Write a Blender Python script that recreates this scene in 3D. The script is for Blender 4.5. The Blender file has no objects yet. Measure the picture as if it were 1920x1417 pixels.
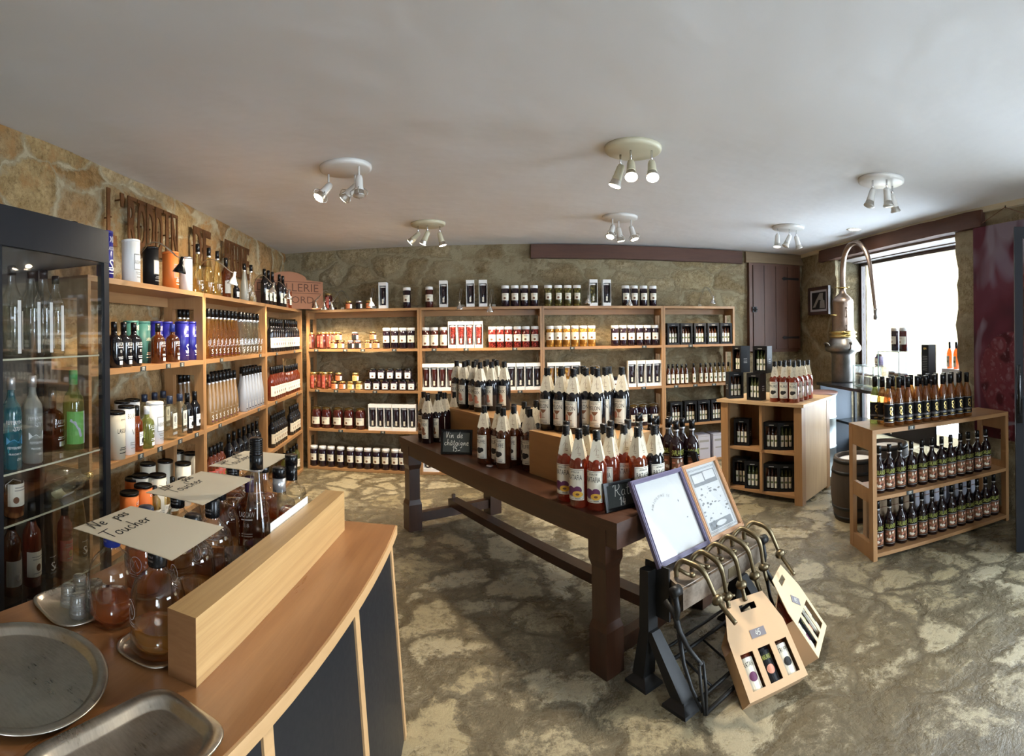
import bpy, bmesh, math, random
from mathutils import Vector, Matrix, noise
C = bpy.context.scene
COL = C.collection
random.seed(7)
PI = math.pi

# ---------------------------------------------------------------- camera (a stitched cylindrical panorama), sky, exposure
F_PX, X0, Y0, ROLL, EYE = 980.0, 960.0, 625.0, 0.012, 1.5
cam_data = bpy.data.cameras.new('camera')
cam_data.type = 'PANO'
cam_data.panorama_type = 'CENTRAL_CYLINDRICAL'
cam_data.central_cylindrical_range_u_min = -960.0 / F_PX
cam_data.central_cylindrical_range_u_max = 960.0 / F_PX
cam_data.central_cylindrical_range_v_min = (Y0 - 1417.0) / F_PX
cam_data.central_cylindrical_range_v_max = Y0 / F_PX
cam_data.central_cylindrical_radius = 1.0
cam_data.clip_start = 0.02
cam = bpy.data.objects.new('camera', cam_data)
COL.objects.link(cam)
cr, sr = math.cos(ROLL), math.sin(ROLL)
cam.matrix_world = Matrix(((cr, sr, 0, 0), (0, 0, -1, 0), (-sr, cr, 0, EYE), (0, 0, 0, 1)))
C.camera = cam

world = bpy.data.worlds.new('overcast_sky')
C.world = world
world.use_nodes = True
bg = world.node_tree.nodes['Background']
bg.inputs['Color'].default_value = (0.75, 0.875, 1.0, 1)
SKY = 15.0
bg.inputs['Strength'].default_value = SKY

C.view_settings.view_transform = 'Standard'
C.view_settings.look = 'None'
C.view_settings.exposure = 0.68
C.view_settings.gamma = 1.0
C.view_settings.use_curve_mapping = False
C.cycles.max_bounces = 8
C.cycles.diffuse_bounces = 3
C.cycles.glossy_bounces = 3
C.cycles.transmission_bounces = 8
C.cycles.transparent_max_bounces = 20
C.cycles.sample_clamp_indirect = 6.0
C.cycles.caustics_reflective = False
C.cycles.caustics_refractive = False
C.cycles.use_denoising = True
C.cycles.adaptive_threshold = 0.03

def portal(name, phi, dist, t, z, sx, sz):
    l = bpy.data.lights.new(name, 'AREA'); l.shape = 'RECTANGLE'; l.size = sx; l.size_y = sz
    l.cycles.is_portal = True
    o = bpy.data.objects.new(name, l); COL.objects.link(o)
    X, N = Vector((math.cos(phi), -math.sin(phi), 0)), Vector((math.sin(phi), math.cos(phi), 0))
    p = N * dist + X * t
    o.matrix_world = Matrix(((X.x, 0, N.x, p.x), (X.y, 0, N.y, p.y), (0, 1, 0, z), (0, 0, 0, 1))) @ Matrix.Rotation(PI, 4, 'X') @ Matrix.Rotation(PI, 4, 'X')
    return o
# openings through which the daylight comes: side window, open door, fill opening added behind the viewer
portal('window_portal', 1.657, 3.62, -4.32, 1.30, 2.1, 2.0)
portal('door_portal', 1.657, 3.40, -1.05, 1.05, 1.3, 2.1)
portal('rear_fill_portal', PI, 2.65, -2.1, 1.45, 1.3, 1.5)

WARM = (1.0, 0.87, 0.68)
def spot_light(name, loc, target, watts, angle=75, blend=0.7, color=WARM, size=0.03, parent=None):
    l = bpy.data.lights.new(name, 'SPOT'); l.energy = watts; l.color = color
    l.spot_size = math.radians(angle); l.spot_blend = blend; l.shadow_soft_size = size
    o = bpy.data.objects.new(name, l); COL.objects.link(o)
    d = Vector(target) - Vector(loc)
    q = d.to_track_quat('-Z', 'Y')
    o.location = loc; o.rotation_euler = q.to_euler()
    return o

# ---------------------------------------------------------------- geometry of the place
PL, DL = -1.72, 1.456      # left shelving: bearing of its normal, distance of its front plane
PB, DB = -0.031, 5.535     # back shelving
PR, DR = 1.657, 3.17       # right wall
WALL_L, WALL_B = 1.79, 5.86
CEIL = 2.5
def nrm(p): return Vector((math.sin(p), math.cos(p), 0))
def tan_(p): return Vector((math.cos(p), -math.sin(p), 0))
def ray(x, y):
    p = (x - X0) / F_PX; t = (Y0 - y) / F_PX
    a, b = math.sin(p), math.cos(p)
    return Vector((a * cr + t * sr, b, -a * sr + t * cr))
def on_z(x, y, z):
    d = ray(x, y); s = (z - EYE) / d.z
    return Vector((d.x * s, d.y * s, z))
def on_plane(x, y, phi, dist):
    d = ray(x, y); s = dist / d.dot(nrm(phi))
    return Vector((d.x * s, d.y * s, EYE + d.z * s))
def at_range(x, y, rho):
    d = ray(x, y); s = rho / math.hypot(d.x, d.y)
    return Vector((d.x * s, d.y * s, EYE + d.z * s))

# ---------------------------------------------------------------- mesh builder
class MB:
    def __init__(s): s.v, s.f, s.m, s.sm = [], [], [], []
    def face(s, idx, mi=0, smooth=False):
        s.f.append(tuple(idx)); s.m.append(mi); s.sm.append(smooth)
    def box(s, x0, x1, y0, y1, z0, z1, mi=0, M=None):
        b = len(s.v)
        for z in (z0, z1):
            for x, y in ((x0, y0), (x1, y0), (x1, y1), (x0, y1)):
                p = Vector((x, y, z)); s.v.append(M @ p if M else p)
        for q in ((0, 3, 2, 1), (4, 5, 6, 7), (0, 1, 5, 4), (1, 2, 6, 5), (2, 3, 7, 6), (3, 0, 4, 7)):
            s.face([b + i for i in q], mi)
        return s
    def lathe(s, prof, n=20, mi=0, c=(0, 0, 0), smooth=True, M=None, sx=1, sy=1, power=2.0):
        b = len(s.v); c = Vector(c); rings = []
        for r, z in prof:
            if r < 1e-6:
                rings.append([len(s.v)]); p = c + Vector((0, 0, z)); s.v.append(M @ p if M else p)
            else:
                ring = []
                for k in range(n):
                    a = 2 * PI * k / n
                    ca, sa = math.cos(a), math.sin(a)
                    if power != 2.0:   # rounded-square section
                        q = (abs(ca) ** power + abs(sa) ** power) ** (-1.0 / power); ca, sa = ca * q, sa * q
                    p = c + Vector((r * ca * sx, r * sa * sy, z))
                    ring.append(len(s.v)); s.v.append(M @ p if M else p)
                rings.append(ring)
        for A, B in zip(rings, rings[1:]):
            if len(A) == 1 and len(B) == 1: continue
            for k in range(n):
                j = (k + 1) % n
                if len(A) == 1: s.face((A[0], B[j], B[k]), mi, smooth)
                elif len(B) == 1: s.face((A[k], A[j], B[0]), mi, smooth)
                else: s.face((A[k], A[j], B[j], B[k]), mi, smooth)
        return s
    def tube(s, pts, r, n=8, mi=0, caps=True, smooth=True):
        pts = [Vector(p) for p in pts]; rings = []
        rr = r if isinstance(r, (list, tuple)) else [r] * len(pts)
        ref = None
        for i, p in enumerate(pts):
            d = (pts[min(i + 1, len(pts) - 1)] - pts[max(i - 1, 0)])
            d = d.normalized() if d.length > 1e-9 else Vector((0, 0, 1))
            if ref is None:
                ref = d.orthogonal().normalized()
            ref = (ref - d * ref.dot(d))
            ref = ref.normalized() if ref.length > 1e-6 else d.orthogonal().normalized()
            q = d.cross(ref)
            ring = []
            for k in range(n):
                a = 2 * PI * k / n
                ring.append(len(s.v)); s.v.append(p + (ref * math.cos(a) + q * math.sin(a)) * rr[i])
            rings.append(ring)
        for A, B in zip(rings, rings[1:]):
            for k in range(n):
                j = (k + 1) % n; s.face((A[k], A[j], B[j], B[k]), mi, smooth)
        if caps:
            s.face(rings[0][::-1], mi); s.face(rings[-1], mi)
        return s
    def prism(s, poly, z0, z1, mi=0, M=None):
        """poly: 2-D outline (x, y) counter-clockwise, extruded from z0 to z1"""
        b = len(s.v); n = len(poly)
        for z in (z0, z1):
            for x, y in poly:
                p = Vector((x, y, z)); s.v.append(M @ p if M else p)
        s.face([b + i for i in range(n)][::-1], mi); s.face([b + n + i for i in range(n)], mi)
        for i in range(n):
            j = (i + 1) % n; s.face((b + i, b + j, b + n + j, b + n + i), mi)
        return s
    def loft(s, loops, mi=0, smooth=True, caps=True):
        rings = []
        for lp in loops:
            rings.append(list(range(len(s.v), len(s.v) + len(lp)))); s.v.extend(Vector(p) for p in lp)
        n = len(loops[0])
        for A, B in zip(rings, rings[1:]):
            for k in range(n):
                j = (k + 1) % n; s.face((A[k], A[j], B[j], B[k]), mi, smooth)
        if caps: s.face(rings[0][::-1], mi); s.face(rings[-1], mi)
        return s
    def quad(s, a, b, c, d, mi=0):
        k = len(s.v); s.v.extend(Vector(p) for p in (a, b, c, d)); s.face((k, k + 1, k + 2, k + 3), mi)
        return s
    def add2d(s, verts, faces, fn, mi=0):
        """flat (x, y) drawing mapped into space by fn"""
        b = len(s.v); s.v.extend(Vector(fn(x, y)) for x, y in verts)
        for f in faces: s.face([b + i for i in f], mi)
        return s
    def mesh(s, name, mats):
        me = bpy.data.meshes.new(name)
        me.from_pydata([tuple(p) for p in s.v], [], s.f)
        for m in (mats if isinstance(mats, (list, tuple)) else [mats]): me.materials.append(m)
        me.polygons.foreach_set('material_index', s.m)
        me.polygons.foreach_set('use_smooth', s.sm)
        me.update()
        return me

def obj(name, mb, mats, parent=None, loc=None, rot=None):
    o = bpy.data.objects.new(name, mb.mesh(name, mats)); COL.objects.link(o)
    if parent: o.parent = parent
    if loc is not None: o.location = loc
    if rot is not None: o.rotation_euler = rot if hasattr(rot, '__len__') else (0, 0, rot)
    return o
def tag(o, label=None, cat=None, group=None, kind=None):
    if label: o['label'] = label
    if cat: o['category'] = cat
    if group: o['group'] = group
    if kind: o['kind'] = kind
    return o
def empty(name, loc, rot=0.0):
    o = bpy.data.objects.new(name, None); COL.objects.link(o)
    o.location = loc; o.rotation_euler = rot if hasattr(rot, '__len__') else (0, 0, rot); o.empty_display_size = 0.05
    return o
def struct(name, mb, mats): return tag(obj(name, mb, mats), kind='structure')
def copy_tree(o, parent=None):
    c = o.copy(); COL.objects.link(c); c.parent = parent
    for ch in KIDS.get(o.name, []): copy_tree(ch, c)
    return c
KIDS = {}
class Proto:
    """first call places the prototype itself, later ones place copies of it and of its parts"""
    def __init__(s, root):
        s.root, s.used = root, False
        def walk(o):
            KIDS[o.name] = list(o.children)
            for ch in o.children: walk(ch)
        bpy.context.view_layer.update(); walk(root)
    def put(s, loc, rot, label, cat, group=None):
        o = s.root if not s.used else copy_tree(s.root)
        s.used = True
        o.location = loc; o.rotation_euler = rot if hasattr(rot, '__len__') else (0, 0, rot)
        return tag(o, label, cat, group)
ORD = ['first', 'second', 'third', 'fourth', 'fifth', 'sixth', 'seventh', 'eighth', 'ninth', 'tenth', 'eleventh', 'twelfth',
       'thirteenth', 'fourteenth', 'fifteenth', 'sixteenth', 'seventeenth', 'eighteenth']
def ordn(i, n):
    if n == 1: return ''
    if i == 0: return 'leftmost'
    if i == n - 1: return 'rightmost'
    return ORD[i] + ' from left'

# ---------------------------------------------------------------- writing
_tcache = {}
def text2d(s, height=1.0, width=None, align='CENTER', res=2, bold=0.0):
    key = (s, res, bold)
    if key not in _tcache:
        cu = bpy.data.curves.new('t', 'FONT'); cu.body = s; cu.resolution_u = res; cu.size = 1.0; cu.offset = bold
        o = bpy.data.objects.new('t', cu); COL.objects.link(o)
        dg = bpy.context.evaluated_depsgraph_get()
        me = bpy.data.meshes.new_from_object(o.evaluated_get(dg))
        _tcache[key] = ([(v.co.x, v.co.y) for v in me.vertices], [tuple(p.vertices) for p in me.polygons])
        bpy.data.objects.remove(o); bpy.data.curves.remove(cu); bpy.data.meshes.remove(me)
    V, Fc = _tcache[key]
    x0, x1 = min(v[0] for v in V), max(v[0] for v in V); y0, y1 = min(v[1] for v in V), max(v[1] for v in V)
    sy = height / (y1 - y0); sx = sy if width is None else width / (x1 - x0)
    ox = {'CENTER': (x0 + x1) / 2, 'LEFT': x0, 'RIGHT': x1}[align]
    return [((x - ox) * sx, (y - y0) * sy) for x, y in V], Fc
def stroke2d(lines, w):
    """hand-drawn strokes (polylines) as thin ribbons"""
    V, Fc = [], []
    for ln in lines:
        n = len(ln); b = len(V)
        for i, (x, y) in enumerate(ln):
            ax, ay = ln[max(i - 1, 0)]; bx, by = ln[min(i + 1, n - 1)]
            dx, dy = bx - ax, by - ay; L = math.hypot(dx, dy) or 1
            nx, ny = -dy / L * w / 2, dx / L * w / 2
            V += [(x + nx, y + ny), (x - nx, y - ny)]
        for i in range(n - 1):
            k = b + 2 * i; Fc.append((k, k + 1, k + 3, k + 2))
    return V, Fc
HAND = {  # handwriting: strokes in a unit cell, (width, strokes)
 'N': (.62, [[(0, 0), (.08, .75), (.12, .95), (.42, .05), (.5, .3), (.55, 1)]]),
 'V': (.5, [[(0, .95), (.1, .9), (.22, 0), (.45, 1.05)]]),
 'R': (.70, [[(.12, 0), (.14, .5), (.14, .98)], [(-.10, .80), (.02, 1.0), (.30, 1.04), (.52, .92), (.54, .70), (.38, .54), (.15, .50)], [(.28, .52), (.42, .25), (.66, 0)]]),
 'T': (.6, [[(-.1, .95), (.35, 1.0), (.75, 1.05)], [(.32, 1.0), (.3, .5), (.32, 0)]]),
 'a': (.4, [[(.32, .42), (.15, .48), (.02, .3), (.05, .08), (.18, 0), (.3, .15), (.33, .42), (.33, .1), (.42, .02)]]),
 'c': (.36, [[(.32, .38), (.18, .48), (.03, .3), (.08, .05), (.22, 0), (.36, .12)]]),
 'd': (.42, [[(.3, .4), (.15, .46), (.02, .28), (.06, .05), (.18, 0), (.3, .15), (.36, 1.0), (.32, .3), (.42, .02)]]),
 'e': (.36, [[(.02, .22), (.2, .26), (.3, .38), (.2, .5), (.06, .4), (.04, .15), (.16, 0), (.36, .1)]]),
 'g': (.4, [[(.3, .42), (.14, .46), (.03, .28), (.1, .08), (.26, .15), (.33, .42), (.3, -.2), (.15, -.42), (.02, -.3)]]),
 'h': (.42, [[(.04, 1.0), (.06, .4), (.05, 0), (.12, .3), (.26, .46), (.33, .3), (.33, .05), (.42, .02)]]),
 'i': (.22, [[(.05, .45), (.08, .1), (.2, .02)], [(.08, .68), (.11, .72)]]),
 'm': (.6, [[(0, .42), (.05, 0), (.12, .38), (.2, .45), (.25, 0), (.34, .4), (.44, .42), (.46, .08), (.56, .02)]]),
 'n': (.42, [[(.02, .45), (.06, 0), (.12, .32), (.26, .46), (.32, .1), (.42, .02)]]),
 'o': (.4, [[(.2, .48), (.05, .38), (.03, .1), (.18, 0), (.34, .14), (.33, .38), (.2, .48), (.4, .44)]]),
 'p': (.42, [[(.02, .45), (.08, .1), (.05, -.45)], [(.08, .3), (.24, .48), (.36, .3), (.26, .04), (.1, .05)]]),
 'r': (.32, [[(.02, .44), (.07, 0), (.1, .3), (.22, .46), (.32, .42)]]),
 's': (.32, [[(.28, .42), (.12, .48), (.06, .34), (.24, .16), (.18, .0), (.0, .04)]]),
 't': (.3, [[(.14, .85), (.12, .2), (.2, .0), (.3, .06)], [(-.02, .55), (.28, .58)]]),
 'u': (.42, [[(.02, .45), (.05, .08), (.18, 0), (.3, .2), (.33, .45), (.33, .08), (.42, .02)]]),
 '1': (.36, [[(.02, .7), (.22, 1.0), (.2, 0)]]),
 '4': (.46, [[(.2, 1.0), (.02, .35), (.42, .38)], [(.34, .75), (.3, 0)]]),
 '5': (.46, [[(.42, 1.0), (.1, .95), (.06, .55), (.3, .58), (.38, .3), (.22, 0), (0, .08)]]),
 '3': (.42, [[(.02, .9), (.2, 1.0), (.34, .8), (.14, .55), (.36, .35), (.22, 0), (0, .1)]]),
 '7': (.42, [[(0, .95), (.38, 1.0), (.14, 0)]]),
 '9': (.42, [[(.34, .8), (.18, 1.0), (.04, .75), (.2, .55), (.36, .85), (.28, 0)]]),
 '2': (.42, [[(.02, .8), (.2, 1.0), (.34, .75), (.02, .05), (.4, .02)]]),
 '6': (.42, [[(.3, 1.0), (.08, .5), (.1, .08), (.28, .05), (.34, .35), (.1, .4)]]),
 '8': (.42, [[(.2, .52), (.04, .75), (.2, 1.0), (.34, .78), (.2, .52), (.04, .25), (.18, 0), (.36, .22), (.2, .52)]]),
 '0': (.42, [[(.2, 1.0), (.04, .7), (.06, .15), (.2, 0), (.34, .3), (.34, .75), (.2, 1.0)]]),
 'â': (.4, [[(.32, .42), (.15, .48), (.02, .3), (.05, .08), (.18, 0), (.3, .15), (.33, .42), (.33, .1), (.42, .02)], [(.05, .6), (.18, .75), (.3, .6)]]),
 '€': (.46, [[(.42, .9), (.25, 1.0), (.1, .7), (.1, .25), (.25, 0), (.42, .1)], [(-.02, .6), (.3, .62)], [(-.02, .4), (.28, .42)]]),
 '-': (.5, [[(0, .1), (.5, .25)]]), ' ': (.35, []),
}
def _smooth(p):
    if len(p) < 3: return p
    out = []
    for i in range(len(p) - 1):
        p0, p1, p2, p3 = p[max(i - 1, 0)], p[i], p[i + 1], p[min(i + 2, len(p) - 1)]
        for k in range(4):
            t = k / 4
            out.append(tuple(0.5 * (2 * p1[j] + (p2[j] - p0[j]) * t + (2 * p0[j] - 5 * p1[j] + 4 * p2[j] - p3[j]) * t * t
                                    + (3 * p1[j] - p0[j] - 3 * p2[j] + p3[j]) * t ** 3) for j in (0, 1)))
    return out + [p[-1]]
def hand2d(s, height, w, gap=.1, slant=.12):
    x, lines = 0, []
    for ch in s:
        wd, st = HAND[ch]
        for ln in st: lines.append(_smooth([((x + px + slant * py) * height, py * height) for px, py in ln]))
        x += wd + gap
    tot = x * height
    return stroke2d([[(px - tot / 2, py) for px, py in ln] for ln in lines], w)
# ---------------------------------------------------------------- materials
class NT:
    def __init__(s, name):
        s.mat = bpy.data.materials.new(name); s.mat.use_nodes = True
        s.t = s.mat.node_tree; s.N, s.L = s.t.nodes, s.t.links
        s.out = s.N['Material Output']; s.p = s.N['Principled BSDF']
    def n(s, typ, **kw):
        nd = s.N.new(typ)
        for k, v in kw.items():
            if k.startswith('i_'):
                key = k[2:]
                key = int(key) if key.isdigit() else key.replace('_', ' ')
                nd.inputs[key].default_value = v
            else: setattr(nd, k, v)
        return nd
    def l(s, a, b): s.L.new(a, b)
    def ramp(s, fac, stops, interp='LINEAR'):
        r = s.N.new('ShaderNodeValToRGB'); r.color_ramp.interpolation = interp
        e = r.color_ramp.elements
        while len(e) < len(stops): e.new(0.5)
        for el, (p, c) in zip(e, stops):
            el.position = p; el.color = (*c, 1) if len(c) == 3 else c
        s.l(fac, r.inputs[0]); return r.outputs[0]
    def mix(s, fac, a, b, mode='MIX'):
        m = s.N.new('ShaderNodeMix'); m.data_type = 'RGBA'; m.blend_type = mode
        for sock, v in ((m.inputs[0], fac), (m.inputs[6], a), (m.inputs[7], b)):
            if hasattr(v, 'is_output'): s.l(v, sock)
            elif isinstance(v, (int, float)): sock.default_value = v
            else: sock.default_value = (*v, 1)
        return m.outputs[2]
    def math(s, op, a, b=0.0):
        m = s.N.new('ShaderNodeMath'); m.operation = op
        for sock, v in ((m.inputs[0], a), (m.inputs[1], b)):
            if hasattr(v, 'is_output'): s.l(v, sock)
            else: sock.default_value = v
        return m.outputs[0]
    def coord(s, scale=(1, 1, 1), kind='Object', rot=(0, 0, 0)):
        tc = s.N.new('ShaderNodeTexCoord'); mp = s.N.new('ShaderNodeMapping')
        mp.inputs['Scale'].default_value = scale; mp.inputs['Rotation'].default_value = rot
        s.l(tc.outputs[kind], mp.inputs[0]); return mp.outputs[0]
    def noise(s, vec, scale, detail=4, rough=.55, dist=0.0):
        nd = s.n('ShaderNodeTexNoise'); nd.inputs['Scale'].default_value = scale; nd.inputs['Detail'].default_value = detail
        nd.inputs['Roughness'].default_value = rough; nd.inputs['Distortion'].default_value = dist
        s.l(vec, nd.inputs['Vector']); return nd.outputs['Fac']
    def bump(s, h, strength=.3, dist=.01):
        b = s.n('ShaderNodeBump'); b.inputs['Strength'].default_value = strength; b.inputs['Distance'].default_value = dist
        s.l(h, b.inputs['Height']); s.l(b.outputs[0], s.p.inputs['Normal']); return b

def plain(name, col, rough=.5, metal=0.0, spec=.5, coat=0.0, trans=0.0, emit=None, estr=0.0):
    m = NT(name); p = m.p
    p.inputs['Base Color'].default_value = (*col, 1); p.inputs['Roughness'].default_value = rough
    p.inputs['Metallic'].default_value = metal; p.inputs['Specular IOR Level'].default_value = spec
    p.inputs['Coat Weight'].default_value = coat; p.inputs['Transmission Weight'].default_value = trans
    # a faint unevenness, so that no surface is perfectly uniform
    nz = m.noise(m.coord(), 60, 2)
    r = m.math('MULTIPLY_ADD', nz, .12); m.N[-1].inputs[2].default_value = max(0.0, rough - .06)
    m.l(r, p.inputs['Roughness'])
    if emit:
        p.inputs['Emission Color'].default_value = (*emit, 1); p.inputs['Emission Strength'].default_value = estr
    return m.mat

def wood(name, dark, light, axis='X', grain=28.0, along=1.6, rough=.42, coat=.0, bump=.12, figure=.5):
    m = NT(name)
    sc = [grain] * 3; sc['XYZ'.index(axis)] = along
    v = m.coord(tuple(sc))
    n1 = m.noise(v, 2.2, 8, .68, .5)
    sc2 = [grain * .18] * 3; sc2['XYZ'.index(axis)] = along * .5
    n2 = m.noise(m.coord(tuple(sc2)), 1.0, 3, .5, 1.5)
    f = m.mix(figure, n1, n2)
    c = m.ramp(f, [(.28, dark), (.5, tuple((a + b) / 2 for a, b in zip(dark, light))), (.72, light)])
    oi = m.n('ShaderNodeObjectInfo')
    val = m.math('MULTIPLY_ADD', oi.outputs['Random'], .16); m.N[-1].inputs[2].default_value = .92
    hs = m.n('ShaderNodeHueSaturation'); m.l(c, hs.inputs['Color']); m.l(val, hs.inputs['Value'])
    m.l(hs.outputs[0], m.p.inputs['Base Color'])
    rr = m.math('MULTIPLY_ADD', n1, .18); m.N[-1].inputs[2].default_value = rough - .09
    m.l(rr, m.p.inputs['Roughness']); m.p.inputs['Coat Weight'].default_value = coat; m.p.inputs['Coat Roughness'].default_value = .2
    m.bump(n1, bump, .003)
    return m.mat

def tinted(name, tint, body=None, amount=0.0, gloss_rough=.03):
    """bottle glass (with what fills it): clear or tinted see-through, a share of cloudy body colour, mirror-like sheen at grazing angles"""
    m = NT(name); m.N.remove(m.p)
    tr = m.n('ShaderNodeBsdfTransparent')
    le = m.n('ShaderNodeLayerWeight'); le.inputs[0].default_value = .5
    m.l(m.mix(m.math('POWER', le.outputs['Facing'], 2.5), tint, tuple(c * .55 for c in tint)), tr.inputs[0])
    last = tr.outputs[0]
    if body:
        df = m.n('ShaderNodeBsdfDiffuse'); df.inputs[0].default_value = (*body, 1)
        tl = m.n('ShaderNodeBsdfTranslucent'); tl.inputs[0].default_value = (*body, 1)
        mm = m.n('ShaderNodeMixShader'); mm.inputs[0].default_value = .5
        m.l(df.outputs[0], mm.inputs[1]); m.l(tl.outputs[0], mm.inputs[2])
        m2 = m.n('ShaderNodeMixShader'); m2.inputs[0].default_value = amount
        m.l(last, m2.inputs[1]); m.l(mm.outputs[0], m2.inputs[2]); last = m2.outputs[0]
    gl = m.n('ShaderNodeBsdfGlossy'); gl.inputs['Roughness'].default_value = gloss_rough; gl.inputs[0].default_value = (1, 1, 1, 1)
    lw = m.n('ShaderNodeLayerWeight'); lw.inputs[0].default_value = .5
    f = m.math('POWER', lw.outputs['Facing'], 2.6)
    f = m.math('MULTIPLY_ADD', f, .60); m.N[-1].inputs[2].default_value = .055
    mx = m.n('ShaderNodeMixShader'); m.l(f, mx.inputs[0]); m.l(last, mx.inputs[1]); m.l(gl.outputs[0], mx.inputs[2])
    m.l(mx.outputs[0], m.out.inputs[0])
    return m.mat

def stone_wall(name, cols, mortar, scale=2.6, zs=1.6, joint=(.04, .20), warm=None, expo=3.0, contrast=1.0):
    """rough squared rubble: Minkowski cells, joints where the two nearest stones are equally far"""
    m = NT(name)
    v = m.coord((1, 1, zs))
    wob = m.n('ShaderNodeTexNoise'); wob.inputs['Scale'].default_value = 3.0; wob.inputs['Detail'].default_value = 6; wob.inputs['Roughness'].default_value = .6; m.l(v, wob.inputs['Vector'])
    add = m.n('ShaderNodeVectorMath', operation='MULTIPLY_ADD'); add.inputs[1].default_value = (.26, .26, .26)
    m.l(wob.outputs['Color'], add.inputs[0]); m.l(v, add.inputs[2]); vv = add.outputs[0]
    V = []
    for ft in ('F1', 'F2'):
        vo = m.n('ShaderNodeTexVoronoi', feature=ft, distance='MINKOWSKI'); vo.inputs['Scale'].default_value = scale; vo.inputs['Randomness'].default_value = .78
        vo.inputs['Exponent'].default_value = expo; m.l(vv, vo.inputs['Vector']); V.append(vo)
    d0 = m.math('SUBTRACT', V[1].outputs['Distance'], V[0].outputs['Distance'])
    sep = m.n('ShaderNodeSeparateColor'); m.l(V[0].outputs['Color'], sep.inputs[0])
    base = m.ramp(sep.outputs[0], [(i / (len(cols) - 1), c) for i, c in enumerate(cols)])
    n0 = m.noise(m.coord(), 1.4, 4, .55)
    n1 = m.noise(m.coord(), 16, 9, .72)
    n2 = m.noise(m.coord(), 5, 7, .65)
    base = m.mix(m.ramp(n1, [(.38, (0, 0, 0)), (.62, (1, 1, 1))]), m.mix(1.0, base, (.62, .58, .50), 'MULTIPLY'), base)
    pit = m.ramp(m.noise(m.coord(), 42, 8, .8), [(.32, (.38, .33, .28)), (.50, (1, 1, 1))])
    base = m.mix(.85, base, pit, 'MULTIPLY')
    if warm:
        base = m.mix(m.ramp(n2, [(.50, (0, 0, 0)), (.64, (1, 1, 1))]), base, warm)
    dn = m.math('MULTIPLY_ADD', n2, .50); m.N[-1].inputs[2].default_value = -.25
    d = m.math('ADD', d0, dn)
    mask = m.ramp(d, [(joint[0], (0, 0, 0)), (joint[1], (1, 1, 1))])
    mcol = m.mix(n1, tuple(x * 1.12 for x in mortar), tuple(x * .66 for x in mortar))
    col = m.mix(mask, mcol, base)
    edge = m.ramp(d, [(joint[0] * .6, (1, 1, 1)), (joint[0] * 1.7, (.55, .50, .44)), (joint[1] * 1.1, (1, 1, 1))])
    col = m.mix(m.math('MULTIPLY', m.ramp(n0, [(.35, (.25, .25, .25)), (.65, (1, 1, 1))]), .65 * contrast), col, edge, 'MULTIPLY')
    col = m.mix(m.ramp(n0, [(.3, (0, 0, 0)), (.7, (1, 1, 1))]), m.mix(1.0, col, (.80, .78, .74), 'MULTIPLY'), col)
    m.l(col, m.p.inputs['Base Color']); m.p.inputs['Roughness'].default_value = .92; m.p.inputs['Specular IOR Level'].default_value = .15
    h = m.math('MULTIPLY_ADD', m.ramp(d, [(joint[0], (0, 0, 0)), (.34, (1, 1, 1))]), 1.0)
    m.l(m.math('MULTIPLY', n1, .75), m.N[-2].inputs[2])
    m.bump(h, .85, .035)
    return m.mat

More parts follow.
